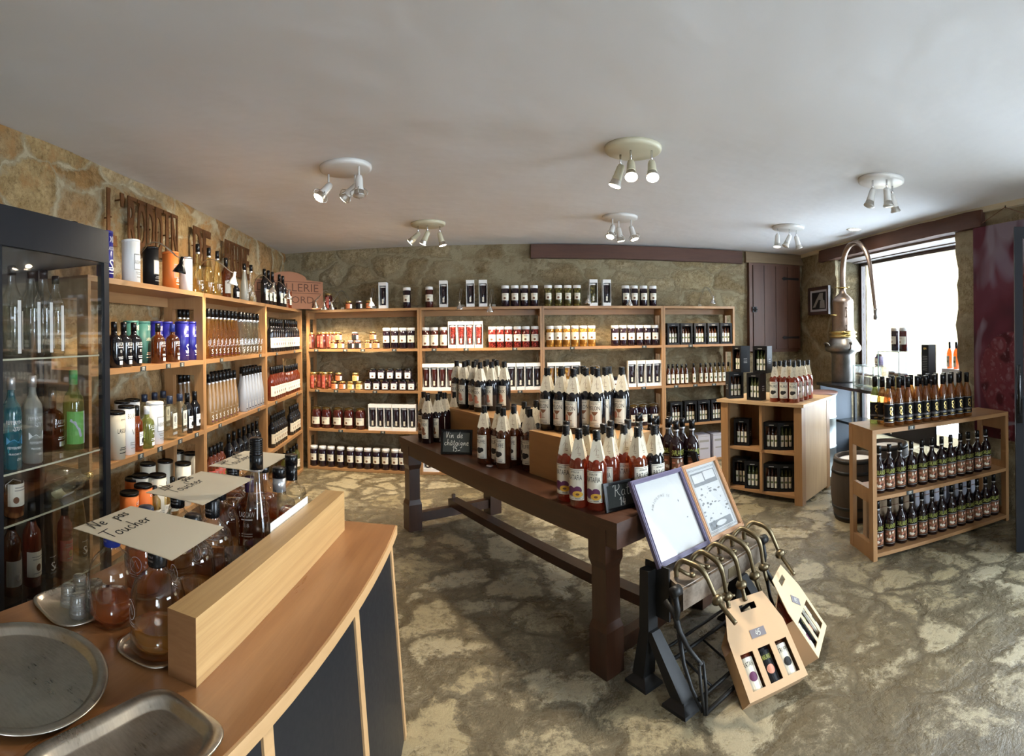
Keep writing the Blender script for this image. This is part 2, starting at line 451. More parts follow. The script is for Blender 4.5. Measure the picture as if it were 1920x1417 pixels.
def flagstones(name):
    m = NT(name)
    v = m.coord()
    wob = m.n('ShaderNodeTexNoise'); wob.inputs['Scale'].default_value = 1.7; wob.inputs['Detail'].default_value = 8; wob.inputs['Roughness'].default_value = .62; m.l(v, wob.inputs['Vector'])
    add = m.n('ShaderNodeVectorMath', operation='MULTIPLY_ADD'); add.inputs[1].default_value = (.62, .62, .62)
    m.l(wob.outputs['Color'], add.inputs[0]); m.l(v, add.inputs[2]); vv = add.outputs[0]
    vo = m.n('ShaderNodeTexVoronoi'); vo.inputs['Scale'].default_value = 3.1; m.l(vv, vo.inputs['Vector'])
    ve = m.n('ShaderNodeTexVoronoi', feature='DISTANCE_TO_EDGE'); ve.inputs['Scale'].default_value = 3.1; m.l(vv, ve.inputs['Vector'])
    sep = m.n('ShaderNodeSeparateColor'); m.l(vo.outputs['Color'], sep.inputs[0])
    big = m.noise(v, .8, 4, .55)
    nm = m.noise(v, 6, 8, .7, .8)
    nf = m.noise(v, 22, 12, .92, .2)
    dn = m.math('MULTIPLY_ADD', nm, .16); m.N[-1].inputs[2].default_value = -.08
    d = m.math('ADD', ve.outputs['Distance'], dn)
    inside = m.ramp(d, [(.03, (0, 0, 0)), (.15, (1, 1, 1))])
    # slabs worn down to their pale core in ragged, speckled patches
    w = m.math('ADD', m.math('MULTIPLY', inside, .20), m.math('MULTIPLY', sep.outputs[0], .20))
    w = m.math('ADD', w, m.math('MULTIPLY', nm, .45)); w = m.math('ADD', w, m.math('MULTIPLY', nf, 1.25)); w = m.math('ADD', w, m.math('MULTIPLY', big, .25))
    k = m.ramp(m.math('MULTIPLY', w, .6), [(.72, (0, 0, 0)), (.80, (1, 1, 1))])
    dark = m.ramp(big, [(.35, (.190, .150, .083)), (.65, (.220, .190, .128))])
    dark = m.mix(m.ramp(nf, [(.35, (0, 0, 0)), (.65, (1, 1, 1))]), m.mix(1.0, dark, (.42, .40, .36), 'MULTIPLY'), dark)
    pale = m.mix(sep.outputs[1], (.38, .312, .180), (.43, .375, .255))
    col = m.mix(k, dark, pale)
    joint = m.ramp(d, [(-.01, (.50, .46, .40)), (.05, (1, 1, 1))])
    col = m.mix(.5, col, joint, 'MULTIPLY')
    m.l(col, m.p.inputs['Base Color'])
    rg = m.math('MULTIPLY_ADD', nm, .36); m.N[-1].inputs[2].default_value = .11
    m.l(rg, m.p.inputs['Roughness']); m.p.inputs['Specular IOR Level'].default_value = .55
    h = m.math('ADD', m.math('MULTIPLY', m.ramp(d, [(0, (0, 0, 0)), (.16, (1, 1, 1))]), .9), m.math('MULTIPLY', nm, 1.0))
    h = m.math('ADD', h, m.math('MULTIPLY', nf, .55))
    m.bump(h, .6, .012)
    return m.mat

def plaster(name, col):
    m = NT(name)
    n1 = m.noise(m.coord(), 1.3, 4, .5); n2 = m.noise(m.coord(), 120, 3)
    c = m.mix(n1, tuple(x * .94 for x in col), tuple(min(1, x * 1.04) for x in col))
    m.l(c, m.p.inputs['Base Color']); m.p.inputs['Roughness'].default_value = .85; m.p.inputs['Specular IOR Level'].default_value = .2
    m.bump(m.math('ADD', m.math('MULTIPLY', n1, 3.0), m.math('MULTIPLY', n2, .02)), .22, .05)
    return m.mat

def worn_metal(name, col, dark, rough=.3, scratch=60):
    m = NT(name)
    n1 = m.noise(m.coord(), 7, 6, .65); n2 = m.noise(m.coord((1, 6, 1)), scratch, 5, .7)
    f = m.math('ADD', m.math('MULTIPLY', n1, .7), m.math('MULTIPLY', n2, .4))
    c = m.ramp(f, [(.38, dark), (.62, col)])
    m.l(c, m.p.inputs['Base Color']); m.p.inputs['Metallic'].default_value = 1.0
    r = m.math('MULTIPLY_ADD', f, .25); m.N[-1].inputs[2].default_value = rough - .1
    m.l(r, m.p.inputs['Roughness']); m.bump(n2, .04, .002)
    return m.mat

OAK_D, OAK_L = (.27, .128, .047), (.44, .245, .108)
M = {}
M['oak_x'] = wood('oak_along_x', OAK_D, OAK_L, 'X', rough=.40)
M['oak_y'] = wood('oak_along_y', OAK_D, OAK_L, 'Y', rough=.40)
M['oak_z'] = wood('oak_along_z', OAK_D, OAK_L, 'Z', rough=.40)
M['pale_x'] = wood('pale_wood_x', (.40, .25, .12), (.58, .39, .21), 'X')
M['pale_z'] = wood('pale_wood_z', (.36, .215, .10), (.53, .345, .18), 'Z')
M['counter'] = wood('counter_top_wood', (.22, .085, .026), (.43, .215, .088), 'Y', 16, 1.0, rough=.30, coat=.15)
M['edge'] = wood('counter_edge_wood', (.46, .27, .12), (.60, .38, .19), 'Y', 30, 1.5)
M['block'] = wood('block_wood', (.35, .195, .070), (.60, .39, .175), 'Y', 26, .7, rough=.38, coat=.1, figure=.3)
M['walnut_x'] = wood('dark_walnut_x', (.022, .009, .005), (.075, .029, .014), 'X', 20, 1.2, rough=.33, coat=.25)
M['walnut_z'] = wood('dark_walnut_z', (.020, .008, .004), (.068, .026, .012), 'Z', 20, 1.2, rough=.36, coat=.2)
M['beam'] = wood('old_beam', (.055, .020, .012), (.135, .058, .034), 'X', 14, .9, rough=.7, bump=.5)
M['shutter'] = wood('shutter_wood', (.065, .024, .012), (.150, .062, .032), 'Z', 16, 1.0, rough=.5, bump=.3)
M['stave'] = wood('barrel_stave', (.030, .020, .013), (.085, .060, .042), 'Z', 16, 1.2, rough=.7, bump=.4)
M['wall_l'] = stone_wall('rubble_stone_left', [(.46, .28, .12), (.60, .44, .24), (.40, .22, .09), (.64, .49, .29), (.55, .38, .18)], (.60, .50, .33), 2.2, 1.6, joint=(-.03, .09), warm=(.46, .25, .095))
M['wall_b'] = stone_wall('rubble_stone_back', [(.42, .33, .19), (.54, .44, .28), (.36, .27, .15), (.58, .48, .32)], (.42, .35, .22), 2.3, 1.6, contrast=1.0)
M['wall_r'] = stone_wall('rubble_stone_right', [(.42, .34, .21), (.50, .42, .27), (.38, .29, .17), (.54, .47, .33)], (.46, .39, .26), 1.7, 1.3, contrast=.7)
M['floor'] = flagstones('flagstone_floor')
M['ceiling'] = plaster('ceiling_plaster', (.78, .78, .785))
M['plaster'] = plaster('rear_plaster', (.62, .57, .48))
M['trim'] = plain('cream_paint', (.62, .55, .40), .5)
M['white_metal'] = plain('white_enamel', (.72, .70, .66), .35)
M['cream_metal'] = plain('cream_enamel', (.62, .58, .42), .35)
M['steel'] = worn_metal('worn_steel', (.62, .60, .56), (.40, .37, .32), .34)
M['tray'] = worn_metal('worn_tray_steel', (.58, .54, .47), (.36, .32, .26), .26, 30)
M['chrome'] = plain('chrome', (.75, .75, .76), .12, 1.0)
M['iron'] = plain('black_cast_iron', (.010, .010, .010), .48, 0.0, .4)
M['brass'] = worn_metal('old_brass', (.22, .175, .105), (.095, .072, .042), .36)
M['bright_brass'] = worn_metal('polished_brass', (.60, .46, .18), (.42, .30, .10), .25)
M['copper'] = worn_metal('old_copper', (.36, .275, .225), (.21, .15, .115), .30)
M['pewter'] = worn_metal('dark_tinned_copper', (.27, .25, .23), (.14, .125, .11), .32)
M['lead'] = worn_metal('trough_metal', (.30, .25, .20), (.13, .10, .075), .42)
M['galva'] = worn_metal('galvanised_steel', (.52, .56, .56), (.34, .38, .38), .4)
M['charcoal'] = plain('charcoal_paint', (.013, .014, .017), .42, 0, .35)
M['anthracite'] = plain('anthracite_frame', (.014, .0155, .020), .45, 0, .3)
M['black'] = plain('black_plastic', (.0045, .0045, .005), .25, 0, .35)
M['black_top'] = plain('black_laminate', (.012, .014, .018), .18)
M['skylit_side'] = plain('skylit_panel', (.095, .115, .14), .5)  # black table's end panel; bluish window light put into its colour
M['black_card'] = plain('black_card', (.007, .007, .008), .5, 0, .25)
M['navy_cap'] = plain('navy_cap', (.018, .028, .060), .35)
M['blue_cap'] = plain('royal_blue_cap', (.015, .03, .22), .3)
M['purple_cap'] = plain('dark_purple_cap', (.045, .018, .050), .35)
M['gold'] = plain('gold_foil', (.70, .52, .20), .28, .9)
M['silver_foil'] = plain('silver_foil', (.62, .62, .64), .3, .8)
M['white'] = plain('white_paper', (.86, .85, .83), .7)
M['cream'] = plain('cream_paper', (.66, .59, .45), .75)
M['ivory'] = plain('ivory_label', (.78, .73, .60), .6)
M['ink'] = plain('black_ink', (.012, .011, .010), .7)
M['grey_ink'] = plain('grey_ink', (.30, .29, .27), .7)
M['brown_ink'] = plain('brown_ink', (.17, .07, .03), .7)
M['card'] = plain('manila_card', (.70, .62, .47), .75)
M['kraft'] = plain('kraft_cardboard', (.58, .38, .215), .8)
M['kraft_in'] = plain('kraft_inside', (.35, .22, .11), .85)
M['carton'] = plain('pale_carton', (.50, .49, .55), .7)
M['tan_box'] = plain('tan_cardboard', (.40, .29, .19), .85)
M['crate'] = wood('crate_plywood', (.34, .17, .060), (.47, .26, .10), 'X', 10, 1.0, rough=.55)
M['slate'] = plain('chalkboard', (.030, .036, .034), .75)
M['chalk'] = plain('chalk', (.62, .62, .56), .9)
M['orange'] = plain('orange_card', (.75, .19, .035), .5)
M['orange_lbl'] = plain('orange_label', (.72, .22, .08), .6)
M['red_lbl'] = plain('red_label', (.50, .085, .060), .6)
M['yellow_lbl'] = plain('yellow_label', (.74, .62, .22), .6)
M['blue'] = plain('royal_blue_tin', (.018, .018, .22), .32)
M['teal'] = plain('teal_card', (.035, .135, .12), .5)
M['purple'] = plain('plum_purple', (.12, .025, .085), .6)
M['mauve'] = plain('mauve_stained_wood', (.115, .095, .165), .45)
M['frame_wood'] = wood('picture_frame_wood', (.42, .21, .09), (.58, .33, .17), 'X', 40, 2)
M['green_txt'] = plain('olive_lettering', (.42, .45, .10), .5)
M['brown_pic'] = plain('brown_print', (.24, .10, .045), .6)
M['peach'] = plain('peach_print', (.62, .26, .17), .6)
M['yolk'] = plain('yellow_print', (.74, .42, .05), .6)
M['rust'] = worn_metal('rusted_steel', (.24, .12, .055), (.12, .055, .028), .6)
M['terracotta'] = plain('terracotta_sign', (.205, .090, .048), .8)
M['terracotta_dark'] = plain('terracotta_carving', (.07, .028, .015), .9)
# bottle fillings
M['dark_glass'] = plain('dark_bottle_glass', (.006, .006, .008), .06, 0, .6)
M['plum_glass'] = plain('dark_plum_liqueur', (.009, .003, .004), .06, 0, .6)
M['blackcurrant'] = plain('dark_fruit_in_jar', (.014, .006, .012), .08, 0, .6)
M['jam'] = plain('dark_red_preserve', (.055, .010, .008), .09, 0, .6)
M['redfruit'] = plain('red_fruit_in_jar', (.30, .030, .022), .10, 0, .6)
M['clear'] = tinted('clear_glass', (.95, .96, .95))
M['pane'] = tinted('window_glass', (.985, .99, .99))
M['amber'] = tinted('amber_spirit', (.86, .66, .34), (.42, .22, .06), .14)
M['gold_spirit'] = tinted('golden_spirit', (.92, .80, .50), (.50, .35, .11), .14)
M['whisky'] = tinted('brown_spirit', (.55, .21, .06), (.17, .050, .012), .35)
M['cognac'] = tinted('reddish_spirit', (.82, .34, .13), (.42, .11, .03), .28)
M['rose'] = tinted('rose_liqueur', (.70, .20, .10), (.42, .085, .035), .45)
M['truffle'] = tinted('brown_liqueur', (.38, .12, .04), (.15, .045, .015), .55)
M['plum_amber'] = tinted('plum_brandy', (.88, .58, .26), (.34, .15, .045), .38)
M['olive_spirit'] = tinted('green_spirit', (.72, .78, .40), (.35, .38, .12), .30)
M['pale_spirit'] = tinted('pale_gin', (.95, .96, .88), (.55, .56, .42), .10)
M['teal_spirit'] = tinted('turquoise_spirit', (.25, .70, .75), (.05, .30, .36), .5)
M['liq_amber'] = tinted('amber_liquid', (.95, .66, .28), (.72, .34, .08), .42)
M['liq_red'] = tinted('red_brown_liquid', (.92, .45, .20), (.58, .17, .05), .48)
M['liq_brown'] = tinted('brown_liquid', (.70, .32, .12), (.30, .10, .03), .5)
M['plastic'] = tinted('clear_plastic', (.93, .94, .93), (.75, .76, .75), .16)
M['shaded_end_grain'] = wood('shaded_end_grain', (.16, .070, .024), (.30, .145, .060), 'X', 30, 6, rough=.5)  # end grain, with the shade on the beam's ends put into the colour
M['frost'] = tinted('frosted_white_glass', (.80, .84, .90), (.72, .76, .84), .80, .35)
M['frost_orange'] = tinted('frosted_orange_glass', (.80, .62, .34), (.52, .32, .12), .70, .3)
M['frost_grey'] = tinted('frosted_grey_glass', (.75, .76, .70), (.50, .51, .46), .62, .35)
def fruit(name, a, b, scale):
    m = NT(name)
    vo = m.n('ShaderNodeTexVoronoi'); vo.inputs['Scale'].default_value = scale; m.l(m.coord(), vo.inputs['Vector'])
    c = m.ramp(vo.outputs['Distance'], [(.15, a), (.55, b)])
    m.l(c, m.p.inputs['Base Color']); m.p.inputs['Roughness'].default_value = .08; m.p.inputs['Specular IOR Level'].default_value = .6
    return m.mat
M['prunes'] = fruit('greengages_in_syrup', (.24, .20, .05), (.05, .04, .01), 34)
M['mirabelles'] = fruit('yellow_plums_in_syrup', (.62, .36, .06), (.22, .09, .015), 34)
M['cherries'] = fruit('red_cherries_in_syrup', (.42, .05, .035), (.08, .008, .008), 60)
M['chestnuts'] = fruit('brown_fruit_in_syrup', (.34, .13, .045), (.09, .025, .010), 34)
M['bulb'] = plain('lit_bulb', (1, .9, .7), .4, emit=(1.0, .86, .62), estr=22.0)
M['unlit'] = plain('bulb_glass', (.55, .53, .48), .15)
# ================================================================ the room
def wall_frame(phi, dist):
    X, N = tan_(phi), nrm(phi); p = N * dist
    return Matrix(((X.x, N.x, 0, p.x), (X.y, N.y, 0, p.y), (0, 0, 1, 0), (0, 0, 0, 1)))
FL, FB, FR = wall_frame(PL, WALL_L), wall_frame(PB, WALL_B), wall_frame(PR, DR)
def relief(x, z, seed):
    a = noise.fractal(Vector((x * 2.6, seed, z * 4.0)), 1.0, 2.0, 3) * .020
    c = noise.cell(Vector((x * 2.2 + .35 * noise.noise(Vector((x * 2, z * 2, seed))), seed * 3.1, z * 4.2))) * .016
    return a + c
def stone_sheet(mb, F, x0, x1, z0, z1, seed, thick=.45, step=.07, mi=0, jag=(0, 0)):
    nx, nz = max(1, round((x1 - x0) / step)), max(1, round((z1 - z0) / step))
    b = len(mb.v)
    for k in range(nz + 1):
        z = z0 + (z1 - z0) * k / nz
        for i in range(nx + 1):
            x = x0 + (x1 - x0) * i / nx
            if i == 0 and jag[0]: x -= jag[0] * (.5 + 1.2 * abs(noise.noise(Vector((seed, z * 5, 1)))))
            if i == nx and jag[1]: x += jag[1] * (1.5 * noise.noise(Vector((seed, z * 4.5, 7))) + .5 * noise.noise(Vector((seed, z * 14, 3))))
            y = -relief(x, z, seed) if 0 < k < nz else 0
            mb.v.append(F @ Vector((x, y, z)))
    w = nx + 1
    for k in range(nz):
        for i in range(nx):
            a = b + k * w + i
            mb.face((a, a + 1, a + 1 + w, a + w), mi, True)
    # the returns (reveals) at both ends, and the back
    for i, sgn in ((0, 1), (nx, -1)):
        e = [b + k * w + i for k in range(nz + 1)]
        e2 = []
        for q in e:
            p = F.inverted() @ mb.v[q]; e2.append(len(mb.v)); mb.v.append(F @ Vector((p.x - sgn * .0, thick, p.z)))
        for k in range(nz):
            f = (e[k], e[k + 1], e2[k + 1], e2[k]); mb.face(f if sgn > 0 else f[::-1], mi)
    mb.box(x0, x1, .04, thick, z0, z1, mi, F)
mb = MB(); stone_sheet(mb, FL, -4.6, 6.25, -.02, CEIL + .02, 1.0); struct('wall_left', mb, M['wall_l'])
mb = MB(); stone_sheet(mb, FB, -2.62, 3.98, -.02, CEIL + .02, 2.0); struct('wall_back', mb, M['wall_b'])
WIN0, WIN1 = -5.37, -3.27
mb = MB()
stone_sheet(mb, FR, -6.4, WIN0, -.02, CEIL + .02, 3.0)
stone_sheet(mb, FR, WIN1, -1.78, -.02, CEIL + .02, 4.0, jag=(.03, 0))
stone_sheet(mb, FR, WIN0, WIN1, -.02, .30, 5.0)
mb.box(WIN0, WIN1, .02, .45, 2.40, CEIL + .02, 0, FR)
stone_sheet(mb, FR, -.35, 3.1, -.02, CEIL + .02, 6.0)
mb.box(-1.78, -.35, 0, .45, 2.20, CEIL + .02, 0, FR)
struct('wall_right', mb, M['wall_r'])
# the wall behind the viewer, with an opening added to let in fill daylight
FREAR = wall_frame(PI, 2.65)
mb = MB()
mb.box(-4.2, -2.75, 0, .3, 0, CEIL, 0, FREAR); mb.box(-1.45, 2.6, 0, .3, 0, CEIL, 0, FREAR)
mb.box(-2.75, -1.45, 0, .3, 2.2, CEIL, 0, FREAR); mb.box(-2.75, -1.45, 0, .3, 0, .7, 0, FREAR)
struct('wall_rear', mb, M['plaster'])
mb = MB(); mb.box(-3.6, 4.4, -3.2, 6.6, -.12, 0); struct('floor', mb, M['floor'])
mb = MB(); mb.box(-3.6, 4.6, -3.2, 6.8, CEIL, CEIL + .12); struct('ceiling', mb, M['ceiling'])
mb = MB(); mb.box(-6.3, -1.8, -.035, .01, CEIL - .045, CEIL, 0, FR); struct('trim_1', mb, M['trim'])
# outside: street, paving coloured pale to bounce daylight up to the ceiling
mb = MB(); mb.box(-9, 4, .47, 9, -.3, -.06, 0, FR); struct('ground_outside', mb, plain('pale_paving', (.74, .77, .80), .9))
mb = MB(); stone_sheet(mb, wall_frame(PR, DR + 4.5), -12, -6.2, -.1, 4.5, 9.0, step=.25)
mb.box(-14, -12, -1.5, 0, -.1, 4.5, 0, wall_frame(PR, DR + 4.5)); struct('wall_outside', mb, M['wall_r'])

# lintel over the window with its soffit boards
t = empty('lintel_beam', (0, 0, 0)); tag(t, 'dark brown wooden lintel beam over the bright window', 'beam')
def in_frame(o, F, loc):   # place an object by wall coordinates
    o.matrix_world = F @ Matrix.Translation(loc)
in_frame(t, FR, (-5.667, 0, 2.335))
mb = MB(); L = 2.72
pts = []
n = 14
loops = []
for i in range(n + 1):
    x = L * i / n; w = .006 * noise.noise(Vector((x * 3, 0, 4)))
    loops.append([(x, -.065 + w, .0 + w), (x, .05, .0), (x, .05, .135), (x, -.055 + w, .14 - w)])
mb.loft(loops, smooth=False); obj('beam', mb, M['beam'], t)
mb = MB(); mb.box(5.667 + WIN0, 5.667 + WIN1, .05, .24, -.02, .02); mb.box(5.667 + WIN0, 5.667 + WIN1, .245, .44, -.03, .01)
obj('soffit_board', mb, wood('soffit_plank', (.16, .13, .12), (.34, .30, .27), 'X', 12, .8, rough=.5), t)

# window: wooden frame and pane
mb = MB()
for x0, x1 in ((WIN0, WIN0 + .05), (WIN1 - .05, WIN1)): mb.box(x0, x1, .34, .40, .30, 2.32, 0, FR)
mb.box(WIN0, WIN1, .34, .40, 2.27, 2.32, 0, FR); mb.box(WIN0, WIN1, .34, .40, .30, .36, 0, FR)
w1 = struct('window_1', mb, M['walnut_z'])
mb = MB(); mb.box(WIN0 + .05, WIN1 - .05, .365, .373, .36, 2.27, 0, FR); obj('pane', mb, M['pane'], w1)

# ---------------------------------------------------------------- old beams and cupboard on the back wall
def rough_beam(name, label, F, x0, x1, z0, z1, d0, mat, seed):
    t = MB(); n = max(6, int((x1 - x0) / .15)); loops = []
    for i in range(n + 1):
        x = x0 + (x1 - x0) * i / n
        a, b, c = [.010 * noise.noise(Vector((x * 2.5, k, seed))) for k in range(3)]
        loops.append([F @ Vector(p) for p in ((x, d0 + a, z0 + b), (x, .03, z0 + b), (x, .03, z1 + c), (x, d0 + a, z1 + c))])
    t.loft(loops, smooth=False)
    return tag(obj(name, t, mat), label, 'beam')
rough_beam('ceiling_beam', 'long dark brown wooden beam across the top of the back wall', FB, .40, 2.965, 2.335, 2.488, -.075, M['beam'], 1)
rough_beam('cupboard_lintel', 'short weathered wooden lintel above the cupboard door', FB, 3.02, 3.90, 2.36, 2.492, -.06,
           wood('weathered_lintel', (.16, .10, .05), (.30, .21, .12), 'X', 12, .9, rough=.75, bump=.4), 2)
t = empty('wall_cupboard', (0, 0, 0)); in_frame(t, FB, (3.06, -.055, 1.24))
tag(t, 'old brown plank cupboard door set in the back wall', 'cupboard door')
mb = MB(); mb.box(0, .045, -.01, .06, 0, 1.115); mb.box(.045, .75, -.005, .06, 1.085, 1.115); mb.box(.73, .76, -.01, .06, 0, 1.115); mb.box(.045, .73, 0, .06, -.02, .02)
obj('door_frame', mb, M['shutter'], t)
xs = [.05, .21, .38, .56, .728]
mb = MB()
for a, b in zip(xs, xs[1:]): mb.box(a + .003, b - .003, -.022, .012, .022, 1.083)
mb.box(.05, .728, .012, .03, .022, 1.083)
obj('plank_door', mb, M['shutter'], t)
for z in (.93, .165):
    mb = MB(); mb.prism([(.728, -.016), (.728, .016), (.56, .012), (.50, .022), (.47, 0), (.50, -.022), (.56, -.012)], 0, .006, 0,
                        Matrix.Translation((0, -.024, z)) @ Matrix.Rotation(PI / 2, 4, 'X'))
    obj('strap_hinge', mb, M['iron'], t)
mb = MB(); mb.box(.035, .095, -.034, -.02, .49, .56); mb.tube([(.065, -.04, .50), (.065, -.065, .525), (.065, -.04, .55)], .007)
mb.tube([(.03, -.035, .525), (.10, -.035, .525)], .006)
obj('latch', mb, M['iron'], t)

# ---------------------------------------------------------------- shelving bays
BZ = [1.788, 1.350, .897, .459, .030]   # tops of the boards
BT = .027
def shelf_bay(name, label, phi, front, t0, t1, depth, group):
    p = nrm(phi) * front + tan_(phi) * t0
    r = empty(name, (p.x, p.y, 0), -phi); tag(r, label, 'shelf', group)
    L = t1 - t0; st = .022
    for x in (0, L - st):
        mb = MB()
        mb.box(x, x + st, 0, .065, 0, BZ[0]); mb.box(x, x + st, depth - .065, depth, 0, BZ[0])
        for z in BZ:
            mb.box(x + .001, x + st - .001, .065, depth - .065, max(z - .10, 0), z)
        obj('side_frame', mb, M['oak_z'], r)
    for z in BZ:
        mb = MB(); mb.box(st + .0005, L - st - .0005, .0, depth - .004, z - BT, z)
        if z is BZ[0]: mb.box(st, L - st, depth - .03, depth - .01, z - BT - .06, z - BT)
        obj('shelf_board', mb, M['oak_x'], r)
    return r
GS = 'oak shelving bays'
LBAY = [(1.87, 3.097, 'oak shelving bay on left wall nearest the glass cabinet'), (3.099, 4.374, 'middle oak shelving bay on left wall, stocked with slim spirit bottles'),
        (4.376, 5.64, 'oak shelving bay on left wall next to the room corner')]
for a, b, lb in LBAY: shelf_bay('shelving_bay', lb, PL, DL, a, b, .29, None)
BBAY = [(-2.10, -.816, 'oak shelving bay of small jars at left end of back wall'), (-.814, .493, 'second oak shelving bay from left on back wall, dark fruit jars'),
        (.495, 1.837, 'third oak shelving bay from left on back wall, under the long beam'), (1.839, 2.724, 'narrow oak shelving bay at right end of back wall beside cupboard')]
for a, b, lb in BBAY: shelf_bay('shelving_bay', lb, PB, DB, a, b, .285, None)

# ---------------------------------------------------------------- ceiling spot fixtures
def spot_head(parent, tip, direction, lit, body_mat, cage=False):
    """arm from the disc, lamp body and bulb; local coordinates of the fixture, z = 0 at the ceiling"""
    tip = Vector(tip); d = Vector(direction).normalized()
    hub = tip + Vector((0, 0, -.075))
    mb = MB(); mb.tube([tip, tip + Vector((0, 0, -.03)), hub], .006, 8); arm = obj('arm', mb, M['chrome'] if not cage else body_mat, parent)
    q = d.to_track_quat('Z', 'Y').to_matrix().to_4x4(); T = Matrix.Translation(hub) @ q
    mb = MB(); mb.lathe([(0, -.02), (.017, -.018), (.022, .0), (.024, .045), (.027, .06), (.027, .068), (0, .068)], 16, M=T)
    h = obj('spot_head', mb, body_mat, parent)
    mb = MB(); mb.lathe([(.026, .066), (.030, .085), (.036, .098), (.036, .102), (.0, .100)], 18, M=T)
    if cage:
        for a in (0, PI / 2, PI, 3 * PI / 2):
            ca, sa = math.cos(a), math.sin(a)
            mb.tube([T @ Vector((.024 * ca, .024 * sa, .055)), T @ Vector((.05 * ca, .05 * sa, .075)), T @ Vector((.05 * ca, .05 * sa, .09)), T @ Vector((.036 * ca, .036 * sa, .105))], .003, 6)
    obj('reflector', mb, M['steel'], h)
    mb = MB(); mb.lathe([(.033, .1025), (.028, .106), (0, .108)], 16, M=T)
    obj('bulb', mb, M['bulb'] if lit else M['unlit'], h)
    return hub + d * .125, d
FIX = [((-.957, 2.939), 'white', 'white ceiling spot cluster with caged lamps above the serving counter', [((-.115, .02, 0), (-.5, -.5, -.8), 1, 1), ((.03, .09, 0), (-.75, .2, -.5), 1, 1), ((.10, -.06, 0), (.02, -.1, -1), 0, 1)]),
       ((-.737, 4.632), 'cream', 'ceiling spot cluster near the back wall, left of the middle one', [((-.09, -.02, 0), (-.7, .1, -.6), 1, 0), ((.0, -.05, 0), (-.45, .25, -.85), 1, 0), ((.10, .03, 0), (.25, .05, -1), 1, 0)]),
       ((.662, 2.755), 'cream', 'cream ceiling spot cluster above the near end of display table', [((-.02, -.03, 0), (-.12, -.55, -.9), 1, 0), ((-.06, .05, 0), (-.3, .1, -.9), 1, 0), ((.09, -.05, 0), (-.1, -.5, -.85), 1, 0)]),
       ((.938, 4.429), 'white', 'white ceiling spot cluster at the middle of the back row', [((-.07, -.03, 0), (-.3, -.4, -.9), 1, 1), ((.0, .05, 0), (.2, .1, -1), 1, 1), ((.10, -.01, 0), (.25, -.2, -1), 1, 1)]),
       ((2.272, 2.65), 'white', 'white ceiling spot cluster with unlit lamps, nearest the window', [((-.09, -.02, 0), (-.3, .05, -1), 0, 0), ((-.03, -.09, 0), (.05, -.1, -1), 0, 0), ((.10, .0, 0), (.35, .05, -1), 0, 0)]),
       ((2.559, 4.361), 'white', 'white ceiling spot cluster in front of the wooden cupboard', [((-.12, .0, 0), (-.08, -.05, -1), 1, 0), ((.0, -.02, 0), (-.45, .1, -1), 0, 0), ((.09, .0, 0), (.4, .1, -1), 0, 0)])]
SPOT_W = 48
for (x, y), colr, lb, heads in FIX:
    t = empty('ceiling_spotlight', (x, y, CEIL)); tag(t, lb, 'ceiling light')
    bm_ = M['white_metal'] if colr == 'white' else M['cream_metal']
    mb = MB(); mb.lathe([(0, -.028), (.14, -.028), (.152, -.022), (.155, -.012), (.155, 0), (0, 0)], 40); obj('ceiling_disc', mb, bm_, t)
    for tip, d, lit, cage in heads:
        p, dv = spot_head(t, (tip[0], tip[1], -.026), d, lit, bm_, cage)
        if lit:
            wp = Vector((x, y, CEIL)) + p
            sp = spot_light('spot_lamp', wp, wp + dv, SPOT_W, 95, .8)
            sp['kind'] = 'helper'
mb = MB(); mb.lathe([(.055, -.004), (.075, -.006), (.08, 0)], 28); mb.lathe([(.0, -.002), (.055, -.002)], 28, 1)
dl = tag(obj('recessed_downlight', mb, [M['white_metal'], M['bulb']], None, (3.191, 4.138, CEIL)), 'small round lit downlight in the ceiling before the window beam', 'ceiling light')
spot_light('down_lamp', (3.191, 4.138, CEIL - .02), (3.191, 4.138, 0), 16, 100, .8)['kind'] = 'helper'
# ================================================================ products: prototypes
def wrap(r, z0=0.0):
    return lambda x, y: (r * math.sin(x / r), -r * math.cos(x / r), z0 + y)
def flat(y, z0=0.0): return lambda x, z: (x, y, z0 + z)
def patch(mb, r, z0, z1, hw, mi=0, n=10, c=0.0):
    """paper patch round a cylinder, facing -Y; hw half its width along the arc"""
    V = [(c - hw + 2 * hw * i / n, z) for i in range(n + 1) for z in (z0, z1)]
    Fc = [(2 * i, 2 * i + 2, 2 * i + 3, 2 * i + 1) for i in range(n)]
    mb.add2d(V, Fc, wrap(r), mi)
def rect2d(x0, x1, y0, y1):
    n = max(1, int((x1 - x0) / .009))
    return [(x0 + (x1 - x0) * i / n, y) for i in range(n + 1) for y in (y0, y1)], [(2 * i, 2 * i + 2, 2 * i + 3, 2 * i + 1) for i in range(n)]
def disc2d(cx, cy, rx, ry, n=14):
    if rx < .006: return [(cx + rx * math.cos(2 * PI * i / n), cy + ry * math.sin(2 * PI * i / n)) for i in range(n)], [tuple(range(n))]
    V, Fc = [(cx, cy)], []
    for k in (.5, 1.0):
        V += [(cx + k * rx * math.cos(2 * PI * i / n), cy + k * ry * math.sin(2 * PI * i / n)) for i in range(n)]
    for i in range(n):
        j = (i + 1) % n; Fc += [(0, 1 + i, 1 + j), (1 + i, 1 + n + i, 1 + n + j, 1 + j)]
    return V, Fc
def write(mb, s, h, fn, x=0, y=0, mi=1, width=None, res=1):
    V, Fc = text2d(s, h, width, res=res); mb.add2d([(a + x, b + y) for a, b in V], Fc, fn, mi)
def lines(mb, fn, x0, x1, ys, h, mi, rnd=.25):
    for y in ys:
        k = random.uniform(0, rnd) * (x1 - x0) / 2
        mb.add2d(*rect2d(x0 + k, x1 - k, y, y + h), fn, mi)

